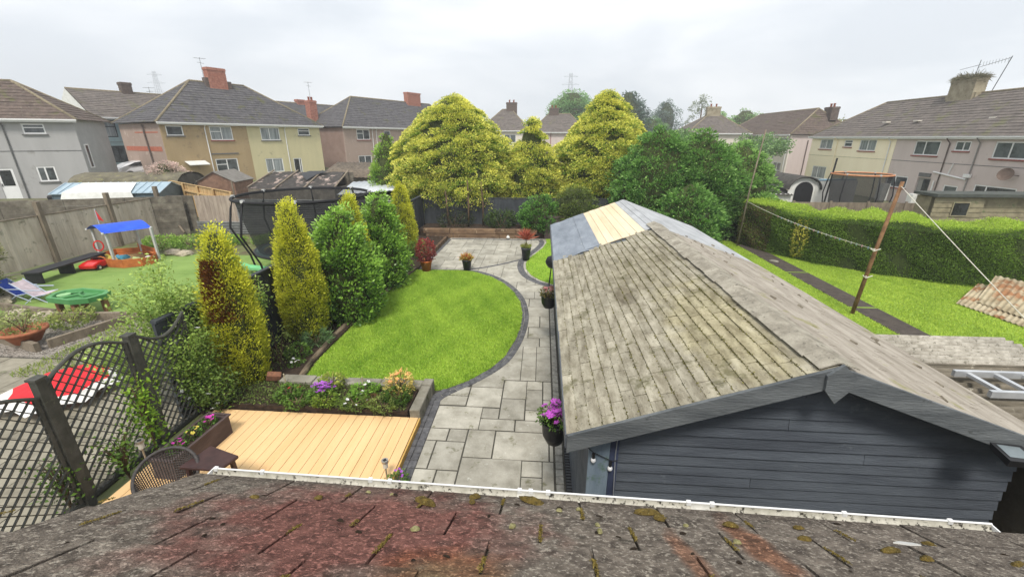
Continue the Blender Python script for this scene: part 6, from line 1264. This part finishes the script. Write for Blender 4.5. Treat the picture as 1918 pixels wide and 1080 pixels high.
# trampoline
NETM = bpy.data.materials.new('safety_net'); NETM.use_nodes = True; nn = NETM.node_tree.nodes; l = NETM.node_tree.links; pb = nn['Principled BSDF']; pb.inputs['Base Color'].default_value = (.015, .016, .018, 1); pb.inputs['Roughness'].default_value = .9; pb.inputs['Alpha'].default_value = .6
def trampoline(label, x, y, rb, rt_, zb, zt, npole, rim, seed, nets=True):
    t = thing('trampoline', label, 'trampoline', (x, y, 0)); n = 40
    circ = lambda r, z: [(r * math.cos(6.2832 * k / n), r * math.sin(6.2832 * k / n), z) for k in range(n + 1)]
    MB().tube(circ(rt_, zt), .05, 8).build('top_ring', rim, t, True); MB().tube(circ(rb, zb), .045, 8).build('frame_ring', BLACKP, t, True)
    MB().lathe([(0, zb - .02), (rb * .84, zb - .02)], n).build('jumping_mat', BLACKP, t); MB().lathe([(rb * .84, zb + .02), (rb * 1.0, zb + .03), (rb * 1.02, zb - .02)], n).build('edge_pad', mat('green_pad', hexc(52, 70, 66), hexc(40, 56, 54), 4, .6), t)
    b = MB(); 
    for j in range(7):
        f = j / 6; rr = rb * .92 + (rt_ * .97 - rb * .92) * f ** .8; z = zb + .03 + (zt - zb - .03) * f
        for k in range(n): b.v.append((rr * math.cos(6.2832 * k / n), rr * math.sin(6.2832 * k / n), z))
    for j in range(6):
        for k in range(n): a = j * n + k; c = j * n + (k + 1) % n; b.f.append((a, c, c + n, a + n))
    b.build('net', NETM, t, True)
    for k in range(npole):
        a = 6.2832 * (k + .5) / npole; q = lambda r, z: (r * math.cos(a), r * math.sin(a), z)
        MB().tube([q(rb * 1.04, 0), q(rb * 1.1, zb * .8), q(rt_ * 1.12, zb + (zt - zb) * .45), q(rt_ * 1.06, zb + (zt - zb) * .8), q(rt_ * 1.0, zt)], .035, 8).build('pole', BLACKP, t, True)
        MB().box(-.05, .05, -.05, .05, -.04, .05).build('pole_cap', POSTW, t, loc=q(rt_, zt + .03))
    return t
trampoline('big black trampoline with curved poles and safety net behind the golden columns', -8.4, 14.6, 1.85, 2.2, .75, 2.6, 8, mat('black_foam', (.012, .012, .014, 1), None, 5, .7), 1)
sl_ = thing('green_slide', 'pale green plastic slide leaning at the trampoline edge', 'slide', (-10.1, 13.4, 0), R(30)); GS = mat('mint_plastic', hexc(150, 222, 166), hexc(132, 206, 150), 4, .5)
b = MB(); pr2 = [(-.8, .85), (-.4, .45), (0, .22), (.45, .1), (.8, .08)]
for x, z in pr2: b.v += [(x, -.22, z + .08), (x, -.2, z), (x, .2, z), (x, .22, z + .08)]
for k in range(4): i = 4 * k; b.f += [(i, i + 4, i + 5, i + 1), (i + 1, i + 5, i + 6, i + 2), (i + 2, i + 6, i + 7, i + 3)]
b.build('chute', GS, sl_); MB().bar((-.8, 0, .85), (-1.0, 0, 0), .4, .05).build('ladder', WHITEPAINT, sl_)

# ------------------------------------------------------------------ sheds and structures between the gardens and the left houses
def gable_shed(name, label, loc, rz, L, W, ez, rz_, wm, rm, roofname='roof', boards=0, ov=.1):
    t = thing(name, label, 'shed', loc, rz)
    MB().prism([(0, 0), (L, 0), (L, W), (0, W)], 0, ez).build('wall', wm, t)
    MB().add([(0, 0, ez), (0, W, ez), (0, W / 2, rz_ - .02), (.03, 0, ez), (.03, W, ez), (.03, W / 2, rz_ - .02)], [(0, 2, 1), (3, 4, 5), (0, 3, 5, 2), (1, 2, 5, 4)]).build('gable', wm, t); MB().add([(L, 0, ez), (L, W, ez), (L, W / 2, rz_ - .02), (L - .03, 0, ez), (L - .03, W, ez), (L - .03, W / 2, rz_ - .02)], [(0, 1, 2), (3, 5, 4), (0, 2, 5, 3), (1, 4, 5, 2)]).build('gable', wm, t)
    for s in (0, 1):
        y0, y1 = (-ov, W / 2) if s == 0 else (W + ov, W / 2)
        MB().add([(-ov, y0, ez - .03), (L + ov, y0, ez - .03), (L + ov, y1, rz_), (-ov, y1, rz_), (-ov, y0, ez - .06), (L + ov, y0, ez - .06), (L + ov, y1, rz_ - .03), (-ov, y1, rz_ - .03)], [(0, 1, 2, 3), (4, 7, 6, 5), (0, 4, 5, 1), (1, 5, 6, 2), (0, 3, 7, 4)]).build(roofname, rm, t)
    if boards:
        for k in range(int(ez / boards)): MB().box(.0, L, -.02, -.002, k * boards, k * boards + boards - .012).build('wall_board', wm, t); MB().box(L + .002, L + .02, 0, W, k * boards, k * boards + boards - .012).build('wall_board', wm, t)
    return t
METB = mat('blue_grey_metal', hexc(168, 186, 196), hexc(150, 170, 182), 3, .5, metal=.2); METD = mat('dark_blue_metal', hexc(96, 112, 120), hexc(80, 96, 104), 3, .5)
ms = gable_shed('metal_shed', 'blue grey metal garden shed behind the fence at left', (-26.0, 21.0, 0), R(12), 5.2, 2.3, 1.72, 2.15, METD, METB)
for k in range(14): MB().box(k * .37, k * .37 + .03, -.02, 0, 0, 1.7).build('wall_rib', METD, ms); MB().bar((k * .37, -.1, 1.71), (k * .37, 1.15, 2.17), .03, .02).build('roof_rib', METB, ms)
o = MB().add([(.6, -.12, 1.74), (3.9, -.12, 1.74), (3.6, 1.0, 2.14), (.9, 1.0, 2.14), (.4, -.35, .9), (4.2, -.3, .9)], [(0, 1, 2, 3), (4, 5, 1, 0)]).build('white_sheet', WHITEPAINT, loc=(-26.0, 21.0, .02)); o.rotation_euler = (0, 0, R(12)); tag(o, 'white plastic sheet draped over the blue grey metal shed', 'sheet')
ob = thing('mossy_outbuilding', 'long low stone outbuilding with thick mossy curved roof behind the metal shed', 'outbuilding', (-30.0, 25.7, 0), R(12)); MB().box(0, 6.0, 0, 3.0, 0, 1.7).build('wall', mat('dark_stone', hexc(96, 90, 80), hexc(66, 62, 54), 2, .95, .7, 12), ob)
b = MB(); nn = 10
for k in range(nn + 1):
    a = math.pi * k / nn; y = 1.5 - 1.7 * math.cos(a); z = 1.55 + .75 * math.sin(a) ** .8
    for j in range(13): b.v.append((-.2 + 6.4 * j / 12, y, z + random.uniform(-.04, .04)))
for k in range(nn):
    for j in range(12): a = k * 13 + j; b.f.append((a, a + 1, a + 14, a + 13))
b.build('roof', MOSSY, ob, True)
for gx in (-.1, 6.1): MB().add([(gx, 1.5 - 1.6 * math.cos(math.pi * k / nn), 1.5 + .7 * math.sin(math.pi * k / nn) ** .8) for k in range(nn + 1)], [tuple(range(nn + 1))]).build('gable_infill', mat('dark_stone', (1, 1, 1, 1)), ob)
lf = thing('new_timber_fence', 'new honey coloured closeboard fence running down from the pink blossom', 'fence', (-22.9, 25.2, 0))
board_fence(lf, (-22.9, 25.2), (-15.6, 20.6), .1, 2.0, .15, NEWB, .02, .012, seed=21, zt=1.9)
for k in range(5): f = k / 4; MB().box(-.05, .05, -.05, .05, 0, 2.0 - .08 * f).build('post', NEWB, lf, loc=(7.3 * f - .03, -4.6 * f - .06, 0))
MB().bar((-.0, -.06, 1.6), (7.3, -4.66, 1.52), .05, .09).build('rail', NEWB, lf); MB().bar((-.0, -.03, 2.02), (7.3, -4.63, 1.92), .07, .03).build('capping', NEWB, lf)
ss_ = gable_shed('small_wooden_shed', 'small brown wooden garden shed with grey felt roof behind the new fence', (-20.6, 27.6, .1), R(100), 2.6, 2.3, 1.65, 2.3, mat('brown_shed_wood', hexc(140, 110, 92), hexc(112, 86, 72), 4, .9, .3, 30, rnd=.08), mat('grey_felt', hexc(128, 124, 118), hexc(108, 104, 98), 3, .95), boards=.18)
gh = thing('mesh_lean_to', 'dark mesh covered lean-to frame with pale battens behind the trampoline', 'lean-to', (-16.8, 23.5, 0))
MESH = mat('dark_shade_mesh', hexc(76, 72, 68), hexc(54, 50, 48), 5, .9, .4, 30, spot=hexc(170, 152, 142), spot_scale=1.6, spot_amt=.55)
b = MB(); nn = 12
for j in range(nn + 1):
    for i in range(25): u, v = i / 24, j / nn; b.v.append((5.1 * u + .25 * v * (1 - 2 * u) - .5 * v, 3.2 * v, 1.78 + .72 * v + .03 * math.sin(u * 19 + v * 4) - .05 * math.sin(math.pi * (u * 3 % 1))))
for j in range(nn):
    for i in range(24): a = j * 25 + i; b.f.append((a, a + 1, a + 26, a + 25))
b.build('mesh_cover', MESH, gh, True)
for x in (0, 1.65, 3.35, 5.1): MB().bar((x, 0, 1.84), (x * .95 - .35 + .1, 3.2, 2.56), .09, .05).build('batten', OLDWOOD, gh)
MB().box(0, 5.1, .02, .08, 0, 1.76).build('front_wall', DARKB, gh); MB().box(.0, .08, .1, 3.1, 0, 1.8).box(5.0, 5.08, .1, 3.1, 0, 1.8).build('side_frame', DARKB, gh, kind='stuff'); MB().box(-.2, 4.9, 3.1, 3.18, 0, 2.45).build('rear_wall', DARKB, gh)
# torn sheet lying over the mesh
o = MB().add([(2.2, 2.9, 2.52), (3.5, 2.9, 2.54), (3.0, 2.2, 2.36), (2.3, 1.9, 2.3), (2.9, 1.2, 2.12), (2.0, 2.4, 2.42)], [(0, 2, 1), (0, 3, 2), (0, 5, 3), (3, 4, 2)]).build('torn_sheet', BLACKP, loc=(-16.8, 23.5, .02)); tag(o, 'torn black plastic sheet sagging on top of the mesh lean-to', 'sheet')
so = thing('stone_outbuilding', 'small grey stone outbuilding with corrugated roof behind the green conifer', 'outbuilding', (-14.6, 27.6, .1)); MB().box(0, 3.6, 0, 3, 0, 1.95).build('wall', mat('grey_stone', hexc(160, 152, 140), hexc(122, 114, 102), 3, .95, .7, 14), so)
corr_roof('corrugated_roof', mat('brown_asbestos', hexc(124, 112, 98), hexc(88, 80, 70), 3, .95), so, (-.15, -.2, 1.95), (3.8, -.2, 1.98), (3.8, 3.1, 2.75), (-.15, 3.1, 2.75), 14, .03)
tr_ = thing('tin_roofed_shed', 'old board shed with bright tin roof between the trampoline and the golden conifer', 'shed', (-10.6, 21.6, 0)); OLDSH = mat('old_board_shed', hexc(122, 112, 96), hexc(92, 84, 70), 4, .95, .4, 30, rnd=.12)
for r in range(7): MB().box(.5, 3.0, .0, .03, r * .22, r * .22 + .21).build('wall_board', OLDSH, tr_)
MB().box(.5, 3.0, .04, 2.2, 0, 1.7).build('wall', OLDSH, tr_); corr_roof('tin_roof', mat('bright_tin', hexc(196, 200, 204), hexc(176, 180, 184), 2, .5, metal=.2), tr_, (.1, -.3, 1.75), (3.1, -.3, 2.0), (2.9, 2.2, 2.35), (-.1, 2.2, 2.15), 10, .015)
clump_tree('pink_blossom_bush', 'pale pink blossoming bush in front of the beige house', 'shrub', (-26.0, 28.4, .2), [(.5, 1.0), (1.3, 1.4), (2.0, 1.2), (2.6, .5)], 140, 60, .28, .12, hexc(176, 160, 140), hexc(232, 206, 196), 160, None, None, .8, 0, up=.6, core=.6, ragged=.25)
bush('yellow_shrub', 'small yellow green shrub by the grey house wall', 'shrub', -27.5, 22.5, .1, .5, 1.0, 700, .12, hexc(130, 150, 60), hexc(206, 206, 110), 161)
tag(MB().lathe([(.3, 0), (.34, .85), (.36, .9), (.3, .98), (0, 1.0)], 4).build('wheelie_bin', BLACKP, loc=(-30.4, 24.6, .15)), 'black wheelie bin by the grey house wall', 'bin')
for i, (x, y, h_, lb) in enumerate([(-15.3, 20.3, 2.5, 'weathered pole with rusty top left of the mesh lean-to'), (-13.6, 36, 4.2, 'thin pole against the pinkish house wall')]): tag(MB().tube([(0, 0, 0), (.03, 0, h_)], .035, 6).build('timber_pole', OLDWOOD, loc=(x, y, 0)), lb, 'pole')

# ------------------------------------------------------------------ hedge and garden on the right
H0, H1 = hexc(86, 116, 40), hexc(140, 172, 68); HT0, HT1 = hexc(150, 182, 56), hexc(192, 214, 92)  # top leaves lighter: daylight on the hedge top put into their colour
hp = [(8.75, 19.3), (9.5, 17.6), (10.4, 16.1), (11.6, 14.9), (13.2, 14.0), (16.0, 13.3), (20.0, 12.6), (25.0, 11.8)]
hd = thing('clipped_hedge', 'long clipped green hedge with bright lime top along the right lawn', 'hedge', (8.75, 19.3, 0))
HH = 1.86; HTk = 2.1
def hedge_back(i):
    a = Vector(hp[max(i - 1, 0)]); c = Vector(hp[min(i + 1, len(hp) - 1)]); d = (c - a).normalized(); return Vector(hp[i]) + Vector((-d.y, d.x)) * HTk
b = MB(); 
for i in range(len(hp)):
    p = Vector(hp[i]); q = hedge_back(i); u = (q - p).normalized() * .08; p += u; q -= u
    for (x, y), z in ((p, -.1), (p, HH - .24), (q, HH - .24), (q, -.6)): b.v.append((x - 8.75, y - 19.3, z))
for i in range(len(hp) - 1):
    a = 4 * i; b.f += [(a, a + 4, a + 5, a + 1), (a + 1, a + 5, a + 6, a + 2), (a + 2, a + 6, a + 7, a + 3)]
b.f += [(0, 1, 2, 3), tuple(4 * (len(hp) - 1) + k for k in (3, 2, 1, 0))]; b.build('inner_branches', mat('hedge_inner', hexc(66, 78, 36), hexc(40, 48, 24), 8, 1), hd)
rng = np.random.default_rng(200); seg = [(Vector(hp[i + 1]) - Vector(hp[i])).length for i in range(len(hp) - 1)]; cum = np.concatenate([[0], np.cumsum(seg)])
HP = np.array(hp); HB = np.array([tuple(hedge_back(i)) for i in range(len(hp))])
def hsample(n, front):
    s = rng.uniform(0, cum[-1], n) ** 1.0; F_ = np.stack([np.interp(s, cum, HP[:, q]) for q in (0, 1)], 1); B_ = np.stack([np.interp(s, cum, HB[:, q]) for q in (0, 1)], 1); nb = (B_ - F_); nb /= np.linalg.norm(nb, axis=1, keepdims=True)
    bump_ = .08 * np.sin(s * 1.6 + np.sin(s * .7)) + .05 * np.sin(s * 4.3 + 1)
    if front:
        z = rng.uniform(.0, HH, n); o = bump_ + .05 * np.sin(z * 5 + s * 3) + rng.normal(size=n) * .035 + .08 * np.maximum(0, z - HH + .2) / .2
        P = np.concatenate([F_ + nb * o[:, None], z[:, None]], 1); Nn = np.concatenate([-nb, np.full((n, 1), .25)], 1)
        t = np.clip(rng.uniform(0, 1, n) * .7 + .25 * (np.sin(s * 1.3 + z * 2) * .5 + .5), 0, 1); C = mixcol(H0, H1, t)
        br = (s < 1.6) & (rng.uniform(size=n) < .6); C[br] = mixcol(hexc(92, 76, 50), hexc(140, 120, 84), rng.uniform(0, 1, br.sum()))
    else:
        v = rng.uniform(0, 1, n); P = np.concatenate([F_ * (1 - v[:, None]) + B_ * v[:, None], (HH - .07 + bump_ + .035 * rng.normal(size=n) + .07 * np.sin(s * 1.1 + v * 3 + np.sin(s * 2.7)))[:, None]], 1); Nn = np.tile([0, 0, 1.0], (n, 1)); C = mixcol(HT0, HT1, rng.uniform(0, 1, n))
    P[:, 0] -= 8.75; P[:, 1] -= 19.3
    return P, Nn + rng.normal(size=(n, 3)) * .55, C
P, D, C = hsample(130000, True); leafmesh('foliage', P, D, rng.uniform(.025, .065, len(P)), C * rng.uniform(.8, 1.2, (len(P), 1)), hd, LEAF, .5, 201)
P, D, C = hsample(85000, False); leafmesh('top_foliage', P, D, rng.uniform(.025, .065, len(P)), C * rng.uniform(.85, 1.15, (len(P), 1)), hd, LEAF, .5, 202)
bush('variegated_shrub', 'yellow variegated leafy shrub growing out of the hedge face', 'shrub', 10.0, 16.75, .1, .3, 1.6, 900, .08, hexc(150, 156, 50), hexc(230, 218, 100), 203)
# washing line poles and ropes
RUSTP = mat('rusty_brown_pole', hexc(146, 110, 78), hexc(104, 76, 54), 6, .85, .3, 40)
tag(MB().tube([(0, 0, -.1), (.13, 0, 1.8), (.28, 0, 3.5)], [.05, .045, .04], 8).build('washing_line_pole', RUSTP, loc=(8.45, 11.16, 0), smooth=True), 'leaning rusty brown washing line pole on the right lawn beside the dark path', 'pole')
tag(MB().tube([(0, 0, -.1), (.1, 0, 2.4), (.3, .0, 4.8)], [.035, .03, .025], 8).build('washing_line_pole', OLDWOOD, loc=(8.6, 18.75, 0), smooth=True), 'far thin dark washing line pole by the end of the hedge', 'pole')
ROPE = mat('pale_rope', hexc(214, 210, 198), hexc(190, 184, 170), 20, .8)
def sag(a, c, s, n=14): a, c = Vector(a), Vector(c); return [a.lerp(c, k / n) - Vector((0, 0, s * 4 * (k / n) * (1 - k / n))) for k in range(n + 1)]
PG = [hexc(206, 150, 160), hexc(140, 170, 204), hexc(214, 204, 150), hexc(200, 200, 204), hexc(150, 186, 174)]
def rope(label, a, c, s, pegs, pr_rng):
    t = thing('washing_line', label, 'washing line', a); pts = sag((0, 0, 0), Vector(c) - Vector(a), s, 24); MB().tube(pts, .009, 5).build('rope', ROPE, t, True)
    for k in range(pegs):
        f = pr_rng[0] + (pr_rng[1] - pr_rng[0]) * (k + random.uniform(-.2, .2)) / max(1, pegs - 1); f = min(max(f, 0), .999) * 24; i = int(f); p = pts[i].lerp(pts[i + 1], f - i)
        MB().box(-.008, .008, -.012, .012, -.045, .02).build('peg', mat('peg_%d' % (k % 5), PG[k % 5], None, 5, .5), t, loc=p)
rope('sagging washing line with coloured pegs between the two poles', (8.69, 18.7, 1.95), (8.58, 11.16, 1.8), .12, 22, (.35, .96))
rope('tight pale rope running down from the leaning pole top to the right', (8.71, 11.16, 3.4), (8.6, 4.6, -.0), .06, 5, (.62, .86))
for z in (1.8, 1.08): MB().tube([(.02, -.06, z), (.12, .0, z + .02), (.14, .05, z - .02), (.05, .06, z), (.0, 0, z + .02), (.04, -.06, z - .03), (.2, -.05, z + .03)], .014, 5).build('rope_lashing', ROPE, bpy.data.objects['washing_line_pole'])
# rusty corrugated sheets
RUST = mat('rusty_corrugated_iron', hexc(196, 184, 156), hexc(158, 142, 114), 2, .8, .3, 30, spot=hexc(150, 108, 74), spot_scale=1.6, spot_amt=.5, spot2=hexc(120, 78, 48), spot2_scale=6, spot2_amt=.62)
for i, (A, B, C_, D_, lb) in enumerate([((12.5, 10.2, .15), (12.3, 12.0, .15), (13.7, 13.1, .6), (14.4, 11.3, .6), 'rusty corrugated iron sheet leaning against the hedge, upper one'), ((12.1, 10.5, .05), (11.9, 12.1, .05), (13.3, 13.1, .34), (14.0, 11.7, .34), 'rusty corrugated iron sheet at the bottom of the leaning pile')]):
    t = thing('corrugated_sheet', lb, 'metal sheet', (0, 0, 0), 0, 'rusty corrugated sheets'); corr_roof('sheet', RUST, t, A, B, C_, D_, 13, .018)
    for o_ in t.children: o_.parent = t
# neighbour's corrugated roof with ladder
nr = thing('corrugated_roof_outbuilding', 'low outbuilding with weathered pale corrugated cement roof beyond the garage', 'outbuilding', (4.3, 1.6, 0))
ASB = mat('corrugated_cement', hexc(184, 178, 166), hexc(142, 136, 124), 9, .95, .5, 60, spot=hexc(112, 108, 96), spot_scale=22, spot_amt=.56); ASB2 = mat('dark_corrugated_cement', hexc(132, 124, 110), hexc(92, 86, 74), 6, .95, .5, 40, vec=(.4, 2, 1), spot=hexc(172, 166, 150), spot_scale=14, spot_amt=.62)
corr_roof('roof_sheet', ASB, nr, (0, 4.0, 1.93), (0, 3.15, 1.97), (1.95, 3.15, 1.98), (1.95, 4.0, 1.94), 8, .034); corr_roof('roof_sheet', ASB2, nr, (0, 3.2, 1.94), (0, 1.2, 1.98), (2.1, 1.2, 1.99), (2.1, 3.2, 1.95), 18, .034)
MB().box(.1, 1.8, .2, 3.8, 0, 1.86).build('wall', mat('dark_stone', (1, 1, 1, 1)), nr)
ld = thing('aluminium_ladder', 'pale aluminium ladder lying on the corrugated roof', 'ladder', (4.55, 4.0, 2.035)); ALU = mat('aluminium', hexc(206, 208, 210), hexc(186, 188, 190), 5, .4, metal=.5)
MB().box(0, 3, .36, .40, 0, .07).build('rail', ALU, ld); MB().box(0, 3, -.04, 0, 0, .07).build('rail', ALU, ld)
for k in range(10): MB().box(.12 + k * .28, .17 + k * .28, 0, .36, .015, .05).build('rung', ALU, ld)
# structures beyond the hedge
wo = thing('white_arched_outbuilding', 'white walled outbuilding with dark curved roof and dark arched opening beyond the hedge', 'outbuilding', (14.4, 30, -.6)); WW = mat('whitewashed_wall', hexc(226, 226, 222), hexc(206, 204, 198), 1.5, .9, .2, 20, spot=hexc(160, 156, 146), spot_scale=3, spot_amt=.64)
MB().box(-2.5, 2.2, 0, .25, 0, 1.55).build('wall', WW, wo); MB().box(3.75, 6.3, .0, .3, 0, 2.45).build('wall', WW, wo)
b = MB(); n = 12; b.v = [(2.1, .05, 0), (3.9, .05, 0)] + [(3.0 + .98 * math.cos(math.pi * k / n), .05, 1.85 + .75 * math.sin(math.pi * k / n)) for k in range(n + 1)]; b.f = [tuple([0, 1] + list(range(2, n + 3)))]; b.build('gable_end', WW, wo)
b = MB(); b.v = [(2.45, .0, 0), (3.6, .0, 0)] + [(3.02 + .58 * math.cos(math.pi * k / n), .0, 1.8 + .55 * math.sin(math.pi * k / n)) for k in range(n + 1)]; b.f = [tuple([0, 1] + list(range(2, n + 3)))]; b.build('opening_shade_face', BLACKP, wo)  # flat black face painted for the shade inside the arch
for nm_, cx, z0, rx, rz_, x0, ln in (('curved_roof', 0, 0, 0, 0, 0, 0),):
    b = MB()
    for k in range(n + 1):
        a = math.pi * k / n
        for y in (-.15, 6): b.v.append((3.0 + 1.08 * math.cos(a), y, 1.85 + .86 * math.sin(a))); b.v.append((3.0 + 1.0 * math.cos(a), y, 1.85 + .79 * math.sin(a)))
    for k in range(n): i = 4 * k; b.f += [(i, i + 4, i + 6, i + 2), (i + 1, i + 3, i + 7, i + 5), (i, i + 1, i + 5, i + 4)]
    b.build(nm_, mat('dark_curved_roof', hexc(84, 82, 78), hexc(58, 56, 54), 4, .9), wo, True)
corr_roof('lean_roof', mat('dark_curved_roof', (1, 1, 1, 1)), wo, (-2.6, -.2, 1.5), (2.3, -.2, 1.5), (2.3, 4, 2.6), (-2.6, 4, 2.6), 16, .04)
trampoline('netted trampoline with orange rim in front of the yellow walled terrace', 19.7, 28.4, 1.45, 1.55, .2, 2.38, 6, mat('orange_foam', hexc(206, 146, 104), hexc(180, 120, 84), 5, .7), 2)
t = thing('pale_board_fence', 'greyish boarded fence running behind the hedge below the terrace', 'fence', (12.6, 26, -.6))
for r in range(7):
    for s in range(5): MB().box(s * 2.06, s * 2.06 + 2.04, -.025, .025, r * .225, r * .225 + .22).build('board', OLDWOOD, t)
for s in range(6): MB().box(s * 2.06 - .06, s * 2.06 + .06, -.08, -.03, 0, 1.66).build('post', OLDWOOD, t)
rs_ = thing('weatherboard_shed', 'weathered boarded shed with flat dark felt roof beyond the hedge at far right', 'shed', (19.2, 22.3, -.6)); WB = mat('weatherboard', hexc(150, 142, 116), hexc(118, 110, 88), 3, .95, .3, 40, rnd=.08, spot=hexc(110, 116, 84), spot_scale=3, spot_amt=.6)
for r in range(10):
    MB().add([(0, -.03, r * .235), (2.3, -.03, r * .235), (2.3, 0, r * .235 + .24), (0, 0, r * .235 + .24), (0, .03, r * .235), (2.3, .03, r * .235), (2.3, .03, r * .235 + .24), (0, .03, r * .235 + .24)], [(0, 1, 2, 3), (4, 7, 6, 5), (0, 4, 5, 1), (0, 3, 7, 4), (1, 5, 6, 2)]).build('weatherboard', WB, rs_)
    MB().add([(2.33, .17, r * .235), (6.5, .17, r * .235), (6.5, .2, r * .235 + .24), (2.33, .2, r * .235 + .24), (2.33, .23, r * .235), (6.5, .23, r * .235), (6.5, .23, r * .235 + .24), (2.33, .23, r * .235 + .24)], [(0, 1, 2, 3), (4, 7, 6, 5), (0, 4, 5, 1), (0, 3, 7, 4), (1, 5, 6, 2)]).build('weatherboard', WB, rs_)
MB().box(.02, 6.48, .25, 1.1, 0, 2.36).build('wall', WB, rs_); MB().box(-.12, 6.6, -.2, 1.2, 2.4, 2.54).build('flat_roof', mat('dark_felt', hexc(84, 88, 82), hexc(62, 66, 62), 2, .9), rs_)
wn = MB().box(0, .8, -.06, -.03, 0, .05).box(0, .8, -.06, -.03, .65, .7).box(0, .05, -.06, -.03, .05, .65).box(.75, .8, -.06, -.03, .05, .65).build('window', WB, rs_, loc=(.85, 0, 1.45)); MB().box(.05, .75, -.045, -.035, .05, .65).build('pane', GLASSDARK, wn)
tag(MB().tube([(0, 0, 0), (.2, 0, 4.0)], .05, 6).build('dark_pole', BLACKP, loc=(18.2, 29.0, -.7)), 'thin black pole standing by the white outbuilding beyond the hedge', 'pole')
for i, (x, y, lb) in enumerate([(31.0, 41.5, 'white upright appliance by the terrace back door, left of it'), (31.0, 38.1, 'white appliance by the terrace back door, right of it')]): tag(MB().box(-.3, .3, -.3, .3, 0, 1.0 + .5 * (1 - i)).box(-.32, -.3, -.25, .25, .1, .9).build('fridge', WHITEPAINT, loc=(x, y, -.9), bevel=.03), lb, 'appliance', 'white appliances by the terrace door')
sp_ = thing('blue_pool_cover', 'strip of blue sheet on the white wall below the yellow house window', 'sheet', (18.25, 29.96, 1.90)); MB().add([(0, 0, 0), (2.4, .1, .05), (2.4, .4, .05), (0, .4, 0), (0, 0, -.08), (2.4, .1, -.03), (2.4, .4, -.03), (0, .4, -.08)], [(0, 1, 2, 3), (0, 4, 5, 1), (4, 7, 6, 5)]).build('cover', mat('faded_blue', hexc(140, 172, 190), None, 4), sp_)

# ------------------------------------------------------------------ air
hz = bpy.data.materials.new('haze'); hz.use_nodes = True; t_ = hz.node_tree; t_.nodes.remove(t_.nodes['Principled BSDF']); pv = t_.nodes.new('ShaderNodeVolumePrincipled')
pv.inputs['Density'].default_value = .0014; pv.inputs['Color'].default_value = (.93, .95, .98, 1); t_.links.new(pv.outputs[0], t_.nodes['Material Output'].inputs['Volume'])
MB().box(-480, 220, -30, 480, -2.4, 63).build('haze', hz, kind='stuff')
